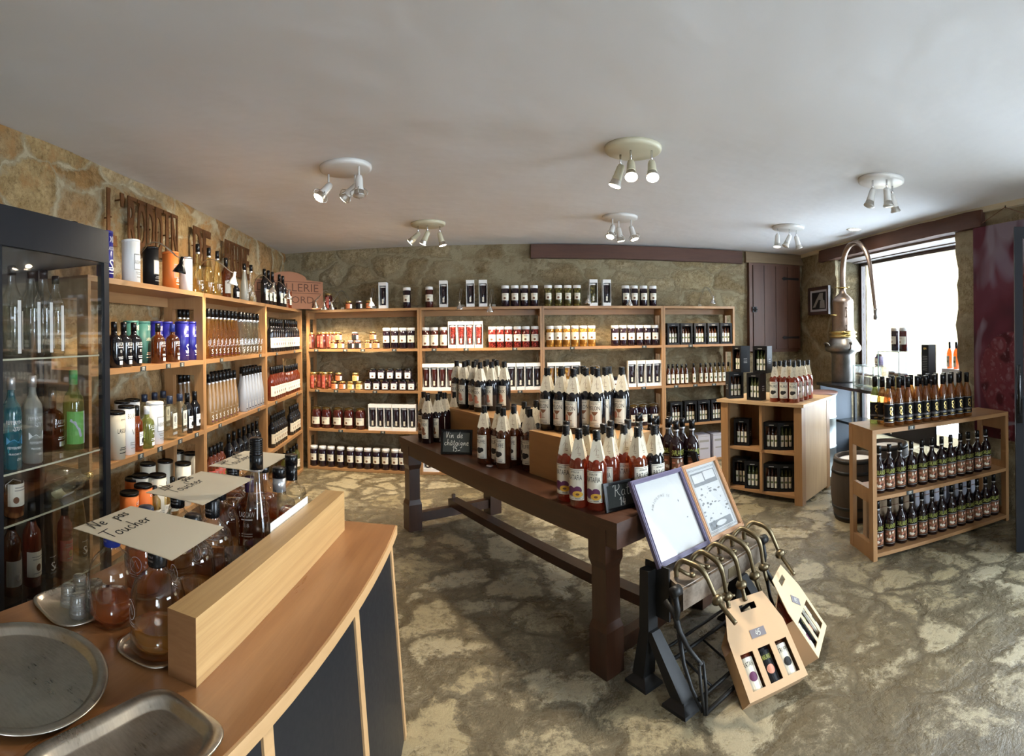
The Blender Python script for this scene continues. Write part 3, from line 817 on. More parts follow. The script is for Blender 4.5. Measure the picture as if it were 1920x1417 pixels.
def cap_part(root, r, z0, z1, mat, ridged=False, name='cap', band=None):
    mb = MB()
    if ridged:
        prof = [(0, z0), (r, z0)]; k = 6
        for i in range(k):
            a = z0 + (z1 - z0) * (.12 + .76 * i / k)
            prof += [(r, a), (r * .94, a + (z1 - z0) * .03), (r * .94, a + (z1 - z0) * .06), (r, a + (z1 - z0) * .09)]
        prof += [(r, z1 - .003), (r - .003, z1), (0, z1)]
    else: prof = [(0, z0), (r, z0), (r, z1 - .003), (r - .003, z1), (0, z1)]
    mb.lathe(prof, 16)
    c = obj(name, mb, mat, root)
    if band:
        mb = MB(); mb.lathe([(r + .0006, band[0]), (r + .0006, band[1])], 16); obj('foil_band', mb, band[2], root)
    return c

def proto_slim(mat, accent, ghost=True, H=.345, r=.033):
    """slim tapering spirit bottle with a dark screw cap and printed label"""
    mb = MB(); k = H / .345
    mb.lathe([(0, 0), (r - .003, 0), (r, .004), (r, .11 * k), (r * .93, .15 * k), (r * .70, .20 * k), (r * .50, .245 * k), (.0135, .28 * k), (.013, .31 * k), (0, .31 * k)], 18)
    o = obj('spirit_bottle', mb, mat)
    cap_part(o, .0150, .278 * k, H, M['black'], band=(.276 * k, .286 * k, M['silver_foil']))
    mb = MB(); f = wrap(r + .0006)
    mb.add2d(*rect2d(-.020, .020, .085, .0865), f, 0)
    V, Fc = text2d('S', .034, .020); mb.add2d([(a - .004, b + .032) for a, b in V], Fc, f, 0)
    write(mb, 'K', .016, f, .012, .034, 0); mb.add2d(*rect2d(-.017, .017, .020, .026), f, 1)
    obj('printed_label', mb, [M['white'], accent], o)
    return Proto(o)
def proto_wine(glass, lblmat, accent, H=.315, r=.037, wrapw=.05, name='wine_bottle', text=None, capmat=None):
    mb = MB(); k = H / .315
    mb.lathe([(0, 0), (r - .004, 0), (r, .004), (r, .185 * k), (r * .92, .205 * k), (r * .6, .225 * k), (.0155, .245 * k), (.0145, .30 * k), (0, .30 * k)], 18)
    o = obj(name, mb, glass)
    cap_part(o, .0158, .243 * k, H, capmat or M['black'], name='capsule')
    mb = MB(); patch(mb, r + .0006, .040 * k, .135 * k, wrapw, 0); f = wrap(r + .0012)
    lines(mb, f, -.03, .03, [.115 * k, .105 * k], .003, 1)
    mb.add2d(*disc2d(0, .075 * k, .012, .014), f, 2); lines(mb, f, -.025, .025, [.052 * k], .003, 1)
    if text: write(mb, text, .012, f, 0, .09 * k, 1)
    obj('label', mb, [lblmat, M['grey_ink'], accent], o)
    return Proto(o)
def draw_plums(mb, f, s=1.35, z=.075):
    mb.add2d(*disc2d(-.016 * s, z, .019 * s, .017 * s), f, 3); mb.add2d(*disc2d(.010 * s, z + .006, .015 * s, .014 * s), f, 3)
    g = lambda x, y: tuple(Vector(f(x, y)) * 1.0 + Vector((0, -.0004, 0)))
    mb.add2d(*disc2d(.010 * s, z - .012, .019 * s, .011 * s), g, 4)
    h = lambda x, y: tuple(Vector(f(x, y)) + Vector((0, -.0007, 0)))
    mb.add2d(*disc2d(.010 * s, z - .012, .007 * s, .004 * s), h, 5)
def draw_glass(mb, f, z=.09):
    mb.add2d(*disc2d(-.020, z - .004, .014, .020), f, 4)
    g = lambda x, y: tuple(Vector(f(x, y)) + Vector((0, -.0005, 0)))
    n = 8; V = [(.004 + x, z + .030 - .020 * (1 - (x / .020) ** 2) * k) for x in [-.020 + .040 * i / n for i in range(n + 1)] for k in (0, 1)]
    mb.add2d(V, [(2 * i + 1, 2 * i + 3, 2 * i + 2, 2 * i) for i in range(n)], g, 3)
    mb.add2d(*rect2d(.0025, .0055, z - .014, z + .012), g, 3); mb.add2d(*rect2d(-.008, .016, z - .017, z - .014), g, 3)
def draw_truffle(mb, f, z=.085):
    mb.add2d(*disc2d(-.006, z, .022, .018), f, 2); mb.add2d(*disc2d(.012, z + .004, .014, .013), f, 2)
def draw_leaf(mb, f, z=.085):
    mb.add2d(*disc2d(0, z + .012, .018, .022), f, 3); mb.add2d(*disc2d(.006, z - .012, .020, .012), f, 3); mb.add2d(*disc2d(-.010, z + .03, .010, .008), f, 4)
def proto_aperitif(liquid, word, draw, extra, H=.355, r=.046, name='aperitif_bottle'):
    """one-litre bottle with square paper collar, screw cap and tall framed label"""
    mb = MB()
    mb.lathe([(0, .004), (r * .6, 0), (r - .004, 0), (r, .005), (r, .185), (r * .96, .203), (r * .78, .222), (r * .5, .242), (.020, .262), (.0165, .30), (.0165, .325), (0, .325)], 24)
    o = obj(name, mb, liquid)
    cap_part(o, .0185, .306, H, M['black'], True)
    # folded paper collar: four flaring sides with pointed lower edges
    mb = MB(); a, b, zt, zb = .0165, .0335, .312, .214
    rot = Matrix.Rotation(.32, 4, 'Z')
    for q in range(4):
        R = Matrix.Rotation(q * PI / 2, 4, 'Z') @ rot
        k = len(mb.v)
        mb.v += [R @ Vector(p) for p in ((-a, -a, zt), (a, -a, zt), (b, -b, zb + .012), (b * .35, -b * 1.05, zb - .002), (-b * .35, -b * 1.05, zb - .002), (-b, -b, zb + .012))]
        mb.face([k + i for i in (0, 5, 4, 3, 2, 1)], 0)
        def g(x, y, R=R):
            t = (zt - y) / (zt - zb); e = a + (b - a) * t
            return R @ Vector((x * (.6 + .6 * t), -e - .0012, y))
        lines(mb, g, -.014, .014, [.246, .238], .002, 1)
        mb.add2d(*stroke2d([[(-.012, .262), (-.004, .276), (.002, .262), (.009, .274), (.013, .266)], [(.0, .29), (.001, .25)]], .0016), g, 1)
    obj('paper_collar', mb, [M['cream'], M['brown_ink']], o)
    mb = MB(); patch(mb, r + .0006, .036, .178, .044, 0, 14)
    f = wrap(r + .0012)
    for x0, x1, y0, y1 in ((-.041, .041, .172, .1735), (-.041, .041, .040, .0415), (-.041, -.0396, .040, .1735), (.0396, .041, .040, .1735)):
        mb.add2d(*rect2d(x0, x1, y0, y1), f, 2)
    write(mb, 'APERITIF', .008, f, 0, .159, 2, .044)
    write(mb, word, .023, f, 0, .128, 2, .070, res=2)
    draw(mb, f)
    lines(mb, f, -.034, .034, [.058, .053, .048], .0016, 1)
    mb.add2d(*rect2d(.002, .027, .043, .0455), f, 2)
    obj('label', mb, [M['ivory'], M['grey_ink'], M['ink']] + extra, o)
    return Proto(o)
def proto_salamander(H=.31, r=.0405):
    mb = MB()
    mb.lathe([(0, .003), (r * .6, 0), (r - .004, 0), (r, .005), (r, .160), (r * .95, .180), (r * .78, .198), (r * .5, .212), (.0155, .228), (.0140, .25), (.0140, .29), (0, .29)], 22)
    o = obj('liqueur_bottle', mb, M['plum_glass'])
    cap_part(o, .0160, .262, H, M['black'], name='capsule', band=(.252, .260, M['silver_foil']))
    mb = MB(); patch(mb, r + .0006, .026, .118, .046, 0, 12); patch(mb, r + .0007, .030, .108, .040, 3, 10)
    f = wrap(r + .0014)
    write(mb, 'SARLANDE', .030, f, 0, .124, 1, .078, res=1)
    mb.add2d(*rect2d(-.045, .045, .112, .1155), f, 2)
    for _ in range(16):
        mb.add2d(*disc2d(random.uniform(-.028, .036), random.uniform(.04, .10), random.uniform(.005, .012), random.uniform(.005, .012), 8), f, random.choice((4, 5, 6)))
    mb.add2d(*rect2d(-.042, .042, .022, .0245), f, 2)
    obj('label', mb, [M['black_card'], M['green_txt'], M['silver_foil'], M['brown_pic'], M['peach'], M['ivory'], M['terracotta_dark']], o)
    return Proto(o)
def proto_plum(mat, H=.325, r=.0375):
    mb = MB()
    mb.lathe([(0, .003), (r * .6, 0), (r - .004, 0), (r, .005), (r, .150), (r * .95, .175), (r * .70, .215), (.0165, .245), (.0150, .30), (0, .30)], 22)
    o = obj('brandy_bottle', mb, mat)
    cap_part(o, .0175, .254, H, M['black'], name='capsule')
    mb = MB(); patch(mb, r + .0006, .028, .152, .052, 0, 14); f = wrap(r + .0012)
    for z in (.148, .064, .057, .030): mb.add2d(*rect2d(-.050, .050, z, z + .0022), f, 1)
    mb.add2d(*disc2d(.004, .118, .012, .017), f, 2); mb.add2d(*disc2d(.004, .092, .010, .012), f, 2); mb.add2d(*disc2d(.012, .080, .008, .007), f, 2)
    g = wrap(r + .0018); mb.add2d(*disc2d(.004, .118, .006, .009), g, 0); mb.add2d(*disc2d(.004, .092, .004, .005), g, 0)
    lines(mb, f, -.018, .020, [.046, .040], .003, 2)
    obj('label', mb, [M['black_card'], M['silver_foil'], M['gold']], o)
    return Proto(o)
def proto_tube(mat, H=.225, r=.042, lid=None, lbl=None, wide=.042, z0=.065, z1=.14, name='fruit_jar'):
    mb = MB(); mb.lathe([(0, 0), (r - .003, 0), (r, .004), (r, H - .034), (r - .004, H - .03), (0, H - .03)], 20); o = obj(name, mb, mat)
    mb = MB(); mb.lathe([(0, H - .034), (r + .0005, H - .034), (r + .0005, H - .004), (r - .004, H), (0, H)], 20)
    obj('lid', mb, lid or M['white'], o)
    mb = MB(); patch(mb, r + .0006, z0, z1, wide, 0); f = wrap(r + .0012)
    lines(mb, f, -.022, .022, [z1 - .014, z1 - .022], .003, 1); mb.add2d(*disc2d(-.006, z0 + .022, .013, .012), f, 2)
    obj('label', mb, [lbl or M['ivory'], M['grey_ink'], M['brown_ink']], o)
    return Proto(o)
def proto_boxed(mat, H=.285, w=.088):
    """tapering jar in an open-fronted white presentation box"""
    h = w / 2; mb = MB()
    mb.box(-h, h, -h, h, 0, .034); mb.box(-h, h, -h, h, H - .036, H)
    mb.box(-h, -h + .004, -h, h, .034, H - .036); mb.box(h - .004, h, -h, h, .034, H - .036); mb.box(-h, h, h - .004, h, .034, H - .036)
    o = obj('boxed_jar', mb, M['white'])
    mb = MB(); mb.lathe([(0, .036), (.021, .036), (.024, .045), (.034, H - .062), (.030, H - .055), (0, H - .055)], 18); j = obj('jar', mb, mat, o)
    mb = MB(); mb.lathe([(.032, H - .062), (.033, H - .045), (0, H - .043)], 18); obj('lid', mb, M['white'], j)
    mb = MB(); V = [(-.009, .052), (.009, .052), (.011, .066), (.008, .080), (.011, .092), (.008, .104), (-.008, .104), (-.011, .092), (-.008, .080), (-.011, .066)]
    mb.add2d(V, [tuple(range(10))], wrap(.031), 0); obj('tag_label', mb, M['ivory'], j)
    return Proto(o)
def proto_small_jar(mat, lbl, lid, H=.092, r=.038, front=True, name='small_jar'):
    mb = MB(); mb.lathe([(0, 0), (r - .004, 0), (r, .005), (r, H - .028), (r - .006, H - .018), (0, H - .018)], 18); o = obj(name, mb, mat)
    mb = MB(); mb.lathe([(0, H - .020), (r - .003, H - .020), (r - .003, H - .003), (r - .006, H), (0, H)], 18); obj('lid', mb, lid, o)
    mb = MB(); patch(mb, r + .0006, .008, H - .030, .030, 0, c=-.008); patch(mb, r + .0005, .010, H - .034, .016, 1, 6, c=.040)
    f = wrap(r + .0012); lines(mb, f, -.026, .010, [.022, .036, .046], .003, 2)
    obj('label', mb, [lbl, M['white'], M['ink']], o)
    return Proto(o)
def proto_tall_jar(mat, H=.19, r=.042):
    mb = MB(); mb.lathe([(0, 0), (r - .004, 0), (r, .005), (r, H - .035), (r - .008, H - .022), (0, H - .022)], 20); o = obj('fruit_jar', mb, mat)
    mb = MB(); mb.lathe([(0, H - .024), (r - .005, H - .024), (r - .005, H - .002), (0, H)], 20); obj('lid', mb, M['gold'], o)
    mb = MB(); patch(mb, r + .0006, .016, H - .042, .022, 0, c=-.006); f = wrap(r + .0012)
    mb.add2d(*disc2d(-.006, .07, .010, .016), f, 1); lines(mb, f, -.022, .010, [.10, .03], .004, 1)
    obj('label', mb, [M['red_lbl'], M['peach']], o)
    return Proto(o)
def proto_square_jar(H=.118, w=.041, lbl=None, lid=None, mat=None):
    mb = MB(); mb.lathe([(0, 0), (w - .004, 0), (w, .005), (w, H - .034), (w * .7, H - .022), (w * .68, H - .018), (0, H - .018)], 24, power=7); o = obj('square_jar', mb, mat or M['blackcurrant'])
    mb = MB(); mb.lathe([(0, H - .022), (w * .78, H - .022), (w * .78, H - .002), (0, H)], 18); obj('lid', mb, lid or M['black'], o)
    mb = MB(); f = flat(-w * .99 - .0012); mb.add2d(*rect2d(-w * .74, w * .74, .012, H - .042), f, 0)
    g = flat(-w * .99 - .0018); lines(mb, g, -.02, .02, [.06, .054], .002, 1); mb.add2d(*disc2d(0, .034, .012, .009), g, 2)
    obj('label', mb, [lbl or M['white'], M['grey_ink'], M['brown_ink']], o)
    return Proto(o)
def proto_bail(mat, H=.24, r=.058, lbl=None):
    mb = MB(); mb.lathe([(0, 0), (r - .006, 0), (r, .008), (r, H - .065), (r * .86, H - .040), (r * .80, H - .032), (0, H - .032)], 22); o = obj('preserving_jar', mb, mat)
    mb = MB(); mb.lathe([(r * .84, H - .034), (r * .86, H - .022), (r * .7, H - .008), (0, H)], 20); obj('glass_lid', mb, M['gold_spirit'], o)
    mb = MB(); mb.tube([(r * .9, 0, H - .045), (r * .95, 0, H - .01), (.0, 0, H + .004), (-r * .95, 0, H - .01), (-r * .9, 0, H - .045)], .0018, 6)
    obj('wire_bail', mb, M['steel'], o)
    mb = MB(); patch(mb, r + .0006, .045, .125, .052, 0); f = wrap(r + .0012)
    lines(mb, f, -.03, .03, [.11, .10], .004, 1); mb.add2d(*disc2d(-.02, .068, .012, .012), f, 2)
    obj('label', mb, [lbl or M['ivory'], M['grey_ink'], M['brown_ink']], o)
    return Proto(o)
def proto_mini(mat, H=.235, r=.0235):
    mb = MB(); mb.lathe([(0, 0), (r, .002), (r, .140), (r * .8, .165), (.011, .19), (.010, .22), (0, .22)], 14); o = obj('small_bottle', mb, mat)
    cap_part(o, .012, .188, H, M['black'])
    mb = MB(); patch(mb, r + .0006, .016, .118, .021, 0, 6); f = wrap(r + .0012)
    lines(mb, f, -.014, .014, [.10], .004, 1); mb.add2d(*disc2d(0, .066, .012, .012), f, 2)
    obj('label', mb, [M['ivory'], M['grey_ink'], M['olive_dot']], o)
    return Proto(o)
M['olive_dot'] = plain('green_print', (.13, .15, .05), .6)
def proto_gift(fill, W=.145, D=.100, H=.243):
    """black card carrier with a window showing three small labelled bottles"""
    h, d = W / 2, D / 2; mb = MB(); e = .020
    mb.box(-h, h, d - .003, d, 0, H); mb.box(-h, -h + .003, -d, d, 0, H); mb.box(h - .003, h, -d, d, 0, H)
    mb.box(-h, h, -d, d, 0, .004); mb.box(-h, h, -d, d, H - .004, H)
    mb.box(-h, -h + e, -d - .001, -d + .002, 0, H); mb.box(h - e, h, -d - .001, -d + .002, 0, H)
    mb.box(-h + e, h - e, -d - .001, -d + .002, 0, .022); mb.box(-h + e, h - e, -d - .001, -d + .002, H - .034, H)
    mb.box(-.022, .022, -d - .0025, -d - .001, H - .026, H - .020, 1)
    for z in (.12, .10, .085): mb.box(h - .001, h + .0008, -.02, .018, z, z + .007, 1)
    for z in (.12, .10, .085): mb.box(-h - .0008, -h + .001, -.02, .018, z, z + .007, 1)
    o = obj('gift_box', mb, [M['black_card'], M['grey_ink']])
    for x in (-.036, 0, .036):
        mb = MB(); mb.lathe([(0, .004), (.0165, .005), (.0165, .135), (.012, .155), (.008, .17), (.008, .2), (0, .2)], 12, c=(x, -.016, 0))
        patch_mb = MB(); k = len(mb.v)
        V = [(-.015 + .03 * i / 6, z) for i in range(7) for z in (.026, .126)]
        Fc = [(2 * i, 2 * i + 2, 2 * i + 3, 2 * i + 1) for i in range(6)]
        f = lambda a, b, x=x: (x + .0172 * math.sin(a / .0172), -.016 - .0172 * math.cos(a / .0172), b)
        g = lambda a, b, x=x: (x + .0178 * math.sin(a / .0178), -.016 - .0178 * math.cos(a / .0178), b)
        mb.add2d(V, Fc, f, 1); mb.add2d(*disc2d(0, .078, .012, .010), g, 2)
        obj('packed_bottle', mb, [fill, M['ivory'], M['olive_dot']], o)
    return Proto(o)
def proto_canister(mat, H=.25, r=.05, lid=None, lbl=None, words=(), ink=None, name='canister', foot=None):
    mb = MB(); mb.lathe([(0, 0), (r, 0), (r, H - .012), (0, H - .012)], 24); o = obj(name, mb, mat)
    mb = MB(); mb.lathe([(0, H - .014), (r + .001, H - .014), (r + .001, H - .002), (r - .003, H), (r - .006, H - .004), (0, H - .004)], 24); obj('lid', mb, lid or M['black'], o)
    mb = MB(); f = wrap(r + .001)
    if lbl is not None:
        patch(mb, r + .0006, H * .30, H * .66, r * .75, 1)
        patch(mb, r + .0009, H * .32, H * .64, r * .68, 2)
    for s, z, hh, wd in words: write(mb, s, hh, wrap(r + .0016), 0, z, 0, wd, res=2)
    lines(mb, wrap(r + .0016), -r * .6, r * .6, [H * .24, H * .20, H * .13], .004, 0)
    obj('print', mb, [ink or M['grey_ink'], M['grey_ink'], lbl or mat], o)
    return Proto(o)
def proto_flask(mat, capmat, H=.23, r=.044, ink=None, words=('15',)):
    """round-shouldered whisky bottle with white print"""
    mb = MB(); mb.lathe([(0, 0), (r - .004, 0), (r, .006), (r, .125), (r * .94, .142), (r * .70, .156), (r * .42, .163), (.016, .168), (.0145, .20), (0, .20)], 22); o = obj('whisky_bottle', mb, mat)
    cap_part(o, .0165, .182, H, capmat)
    mb = MB(); f = wrap(r + .001)
    write(mb, 'LASCAW', .018, f, 0, .108, 0, .055); lines(mb, f, -.02, .02, [.098, .05, .042], .004, 0)
    write(mb, words[0], .014, f, 0, .074, 0)
    mb.add2d(*rect2d(-.013, .013, .014, .034), f, 0)
    obj('print', mb, [ink or M['white']], o)
    return Proto(o)
def proto_tag():
    mb = MB(); mb.box(-.026, .026, -.0025, 0, -.0005, .026); f = flat(-.0032)
    V, Fc = hand2d(random.choice(('17', '25', '12', '39')) + '€', .016, .003); mb.add2d([(a, b + .005) for a, b in V], Fc, f, 1)
    return Proto(obj('price_tag', mb, [M['slate'], M['chalk']]))
P = {}
P['slim_amber'] = proto_slim(M['gold_spirit'], M['ink']); P['slim_rose'] = proto_slim(M['amber'], M['purple'])
P['slim_clear'] = proto_slim(M['clear'], M['grey_ink'])
P['slim_frost'] = proto_slim(M['frost'], M['ink']); P['slim_orange'] = proto_slim(M['frost_orange'], M['purple'])
P['wine_dark'] = proto_wine(M['dark_glass'], M['ivory'], M['brown_ink'])
P['wine_rose'] = proto_wine(M['rose'], M['ivory'], M['brown_ink'])
P['wine_red'] = proto_wine(M['cognac'], M['ivory'], M['brown_ink'], H=.30)
P['wine_black'] = proto_wine(M['dark_glass'], M['cream'], M['brown_ink'], H=.30)
P['champagne'] = proto_wine(M['dark_glass'], M['ink'], M['cream'], H=.31, r=.042)
P['green_wine'] = proto_wine(M['olive_spirit'], M['ivory'], M['olive_dot'], H=.28)
P['half_red'] = proto_wine(M['cognac'], M['red_lbl'], M['gold'], H=.28, r=.033, capmat=M['black'])
P['tube_dark'] = proto_tube(M['blackcurrant']); P['tube_jam'] = proto_tube(M['jam'], wide=.06)
P['tube_red'] = proto_tube(M['cherries'], wide=.05); P['tube_green'] = proto_tube(M['prunes'], wide=.034, z0=.07, z1=.14)
P['tube_yellow'] = proto_tube(M['mirabelles'], wide=.055, z0=.075, z1=.155)
P['tube_wide'] = proto_tube(M['jam'], wide=.07, z0=.03, z1=.145, lid=M['white'])
P['box_dark'] = proto_boxed(M['blackcurrant']); P['box_red'] = proto_boxed(M['cherries']); P['box_jam'] = proto_boxed(M['jam'])
P['box_yellow'] = proto_boxed(M['mirabelles']); P['box_green'] = proto_boxed(M['prunes'])
P['jar_orange'] = proto_small_jar(M['jam'], M['orange_lbl'], M['gold']); P['jar_black'] = proto_small_jar(M['jam'], M['black_card'], M['silver_foil'])
P['jar_yellow'] = proto_small_jar(M['mirabelles'], M['yellow_lbl'], M['gold'])
P['tall_dark'] = proto_tall_jar(M['jam']); P['tall_fruit'] = proto_tall_jar(M['chestnuts'])
P['square'] = proto_square_jar(); P['bail'] = proto_bail(M['jam']); P['bail_yellow'] = proto_bail(M['mirabelles']); P['bail_dark'] = proto_bail(M['blackcurrant'])
P['mini'] = proto_mini(M['whisky']); P['mini_orange'] = proto_mini(M['gold_spirit'])
P['gift'] = proto_gift(M['whisky']); P['gift_b'] = proto_gift(M['olive_spirit'])
P['tag'] = proto_tag(); P['tag_b'] = proto_tag(); P['tag_c'] = proto_tag()
# ================================================================ goods on the wall shelving
def put_on(phi, front, key, px, z, inset, label, cat='jar', group=None, turn=0.0, py=650):
    p = on_plane(px, py, phi, front + inset)
    return P[key].put((p.x, p.y, z + .0008), -phi + turn + random.uniform(-.05, .05), label, cat, group)
def row(phi, front, key, xs, z, inset, fmt, cat, group=None, turn=0.0, py=650):
    """fmt holds {o}: the place in the row as seen from the middle of the shop"""
    n = len(xs)
    for i, x in enumerate(xs):
        put_on(phi, front, key, x, z, inset, fmt.format(o=ordn(i, n)), cat, group, turn, py)
def Lrow(key, xs, lv, inset, fmt, cat='bottle', group=None, turn=0.0, dz=0.0): row(PL, DL, key, xs, BZ[lv] + dz, inset, fmt, cat, group, turn)
def Brow(key, xs, lv, inset, fmt, cat='jar', group=None, turn=0.0, dz=0.0): row(PB, DB, key, xs, BZ[lv] + dz, inset, fmt, cat, group, turn)
def span(a, b, n): return [a + (b - a) * i / (n - 1) for i in range(n)]

# ---- back wall, first bay (small jars)
Brow('tall_dark', [594, 617], 0, .08, '{o} tall dark jar with red label on top of first back bay', group='tall dark jars on top of first back bay')
Brow('jar_orange', [655], 0, .06, 'small red-labelled jar on top of first back bay, left of the black one')
Brow('jar_black', [674], 0, .06, 'small black-labelled jar on top of first back bay')
Brow('jar_orange', [693], 0, .06, 'small orange-labelled jar on top of first back bay, beside a lamp')
Brow('box_dark', [720], 0, .07, 'boxed dark fruit jar on top of first back bay')
Brow('tube_dark', [764], 0, .07, 'dark jar with white lid on top of first back bay, right end')
g = 'tall jars, upper shelf of first back bay'
Brow('tall_dark', [584, 606], 1, .07, '{o} tall red-labelled jar at front of upper shelf, first back bay', group=g)
Brow('tall_dark', [600, 614, 621, 628], 1, .19, 'tall dark jar behind the red-labelled pair, {o}, upper shelf, first back bay', group=g)
g = 'small jars, upper shelf of first back bay'
Brow('jar_orange', [626, 639.5], 1, .055, '{o} orange jar under the left small pyramid, upper shelf, first back bay', group=g)
Brow('jar_orange', [635], 1, .055, 'orange jar topping the left small pyramid, upper shelf, first back bay', group=g, dz=.093)
Brow('jar_black', [658, 671], 1, .055, '{o} black jar under the small pyramid, upper shelf, first back bay', group=g)
Brow('jar_black', [666], 1, .055, 'black jar topping the small pyramid, upper shelf, first back bay', group=g, dz=.093)
Brow('jar_orange', [690.5, 705.5], 1, .055, '{o} orange jar under the right pyramid, upper shelf, first back bay', group=g)
Brow('jar_orange', [699.5], 1, .055, 'orange jar topping the right pyramid, upper shelf, first back bay', group=g, dz=.093)
Brow('tube_dark', [725, 740.5, 756, 771], 1, .06, '{o} of four white-lidded dark jars, upper shelf, first back bay', group='dark jars, upper shelf of first back bay')
g = 'tall jars, second shelf of first back bay'
Brow('tall_fruit', [587.5, 608.5], 2, .07, '{o} red-labelled jar of brown fruit, second shelf, first back bay', group=g)
Brow('tall_fruit', [600, 619], 2, .18, '{o} jar of brown fruit half hidden behind, second shelf, first back bay', group=g)
g = 'small jars, second shelf of first back bay'
Brow('jar_orange', [626.5, 641], 2, .055, '{o} orange-labelled jar of a pyramid, second shelf, first back bay', group=g)
Brow('jar_orange', [634.5], 2, .055, 'orange-labelled jar on top of a pyramid, second shelf, first back bay', group=g, dz=.093)
Brow('jar_yellow', [657, 672.5], 2, .055, '{o} yellow jar of the bottom pair, second shelf, first back bay', group=g)
Brow('jar_yellow', [666], 2, .055, 'yellow jar on top of two others, second shelf, first back bay', group=g, dz=.093)
g = 'square jars in two tiers, first back bay'
Brow('square', [690, 706, 722.5, 739, 755, 771.5], 2, .05, '{o} square black jar of the lower tier, second shelf, first back bay', group=g)
Brow('square', [699, 715, 732, 748, 764.5], 2, .05, '{o} square black jar of the upper tier, second shelf, first back bay', group=g, dz=.119)
Brow('bail', [592.5, 611, 632.5, 653, 674.5], 3, .08, '{o} big wire-bail jar with cream label, third shelf, first back bay', group='preserving jars in first back bay')
Brow('box_dark', [698, 712.5, 727, 742, 757, 771.5], 3, .06, '{o} boxed dark jar, third shelf, first back bay', group='boxed dark jars in first back bay')
Brow('tube_dark', [586.6, 602.6, 618.6, 636.4, 655.2, 671.2, 687.2, 703.7, 720.8, 738.5, 752.5], 4, .055, '{o} white-lidded dark jar, bottom shelf, first back bay', group='dark jars on the bottom shelf of first back bay')
# ---- second bay
Brow('tube_jam', [806], 0, .06, 'dark jar with cream label at left end on top of second back bay')
Brow('box_dark', [833, 883, 907], 0, .06, '{o} boxed dark jar on top of second back bay', group='boxed jars on top of second back bay')
Brow('tube_dark', [948.5, 966.5, 984, 1002.5], 0, .06, '{o} of four dark jars on top of second back bay', group='dark jars on top of second back bay')
Brow('tube_wide', [798.5, 814.5, 832], 1, .06, '{o} jar with tall cream label, upper shelf, second back bay', group='cream-labelled jars in second back bay')
Brow('box_red', [849, 865, 881, 898], 1, .06, '{o} boxed jar of red fruit, upper shelf, second back bay', group='boxed jars of red fruit')
Brow('tube_red', [923, 938.5, 954, 970.5, 986, 1003], 1, .06, '{o} white-lidded jar of red fruit, upper shelf, second back bay', group='dark red jars in second back bay')
Brow('box_jam', [798.5, 814, 829, 844.5, 860], 2, .06, '{o} boxed red jar left of the tall bottles, second shelf, second back bay', group='boxed jars on second shelf of second back bay')
Brow('box_dark', [958, 975, 991.5, 1006.5], 2, .06, '{o} boxed dark jar right of the tall bottles, second shelf, second back bay', group='boxed jars on second shelf of second back bay')
Brow('box_jam', [800, 814], 4, .06, '{o} boxed jar seen under the table, bottom shelf, second back bay', group='boxed jars on the bottom shelf')
# ---- third bay
Brow('tube_green', [1029, 1048, 1065.5, 1083], 0, .06, '{o} jar of green fruit on top of third back bay', group='green fruit jars on top of third back bay')
Brow('box_green', [1113], 0, .06, 'boxed jar of green fruit on top of third back bay')
Brow('box_dark', [1138], 0, .06, 'boxed dark jar on top of third back bay')
Brow('tube_dark', [1174, 1190, 1207.5, 1225], 0, .06, '{o} dark jar at right on top of third back bay', group='dark jars on top of third back bay')
Brow('tube_yellow', [1031.5, 1046.5, 1062, 1078, 1094, 1109.5], 1, .06, '{o} jar of yellow plums, upper shelf, third back bay', group='jars of yellow plums')
Brow('tube_dark', [1153, 1168, 1183.5, 1199, 1213.5, 1228], 1, .06, '{o} dark jar, upper shelf, third back bay', group='dark jars, upper shelf of third back bay')
Brow('box_yellow', [1033, 1048, 1063.5, 1079], 2, .06, '{o} boxed jar of yellow fruit behind the melon bottles, third back bay', group='boxed yellow jars')
Brow('bail_yellow', [1114], 2, .08, 'yellow preserving jar behind the melon bottles, third back bay')
Brow('square', [1152.5], 2, .06, 'white-labelled square jar behind the melon bottles, third back bay')
Brow('box_dark', [1183.5, 1200.5, 1216, 1230.5], 2, .06, '{o} boxed dark jar right of the melon bottles, third back bay', group='boxed dark jars, third back bay')
Brow('bail_dark', [1187, 1204, 1224], 3, .08, '{o} dark preserving jar, third shelf, third back bay', group='dark preserving jars, third back bay')
# ---- end bay
Brow('gift', [1260, 1285, 1310, 1334.5, 1359], 1, .06, '{o} black gift box, upper shelf of narrow end bay', 'gift box', 'gift boxes, upper shelf of end bay')
Brow('mini', [1252.6, 1260.5, 1269, 1277.6, 1286, 1300, 1313, 1322.5, 1331.6], 2, .05, '{o} small white-labelled bottle, second shelf of narrow end bay', 'bottle', 'small bottles in end bay')
Brow('mini_orange', [1340, 1348, 1356, 1365], 2, .05, '{o} small golden bottle at right, second shelf of narrow end bay', 'bottle', 'small golden bottles in end bay')
Brow('gift', [1264, 1291.5, 1315.5, 1340, 1363], 3, .06, '{o} black gift box, third shelf of narrow end bay', 'gift box', 'gift boxes, third shelf of end bay')
mb = MB(); mb.box(-.075, .075, -.1, .1, 0, .27); mb.box(-.06, .06, -.102, -.1, .19, .215, 1); mb.box(-.05, .05, -.102, -.1, .11, .125, 1); mb.box(-.075, .075, -.1015, -.1, .255, .26, 1)
P['carton'] = Proto(obj('cardboard_carton', mb, [M['carton'], M['grey_ink']]))
Brow('carton', [1312, 1340], 4, .12, '{o} pale printed carton on bottom shelf of narrow end bay', 'carton', 'pale cartons on the bottom shelf')

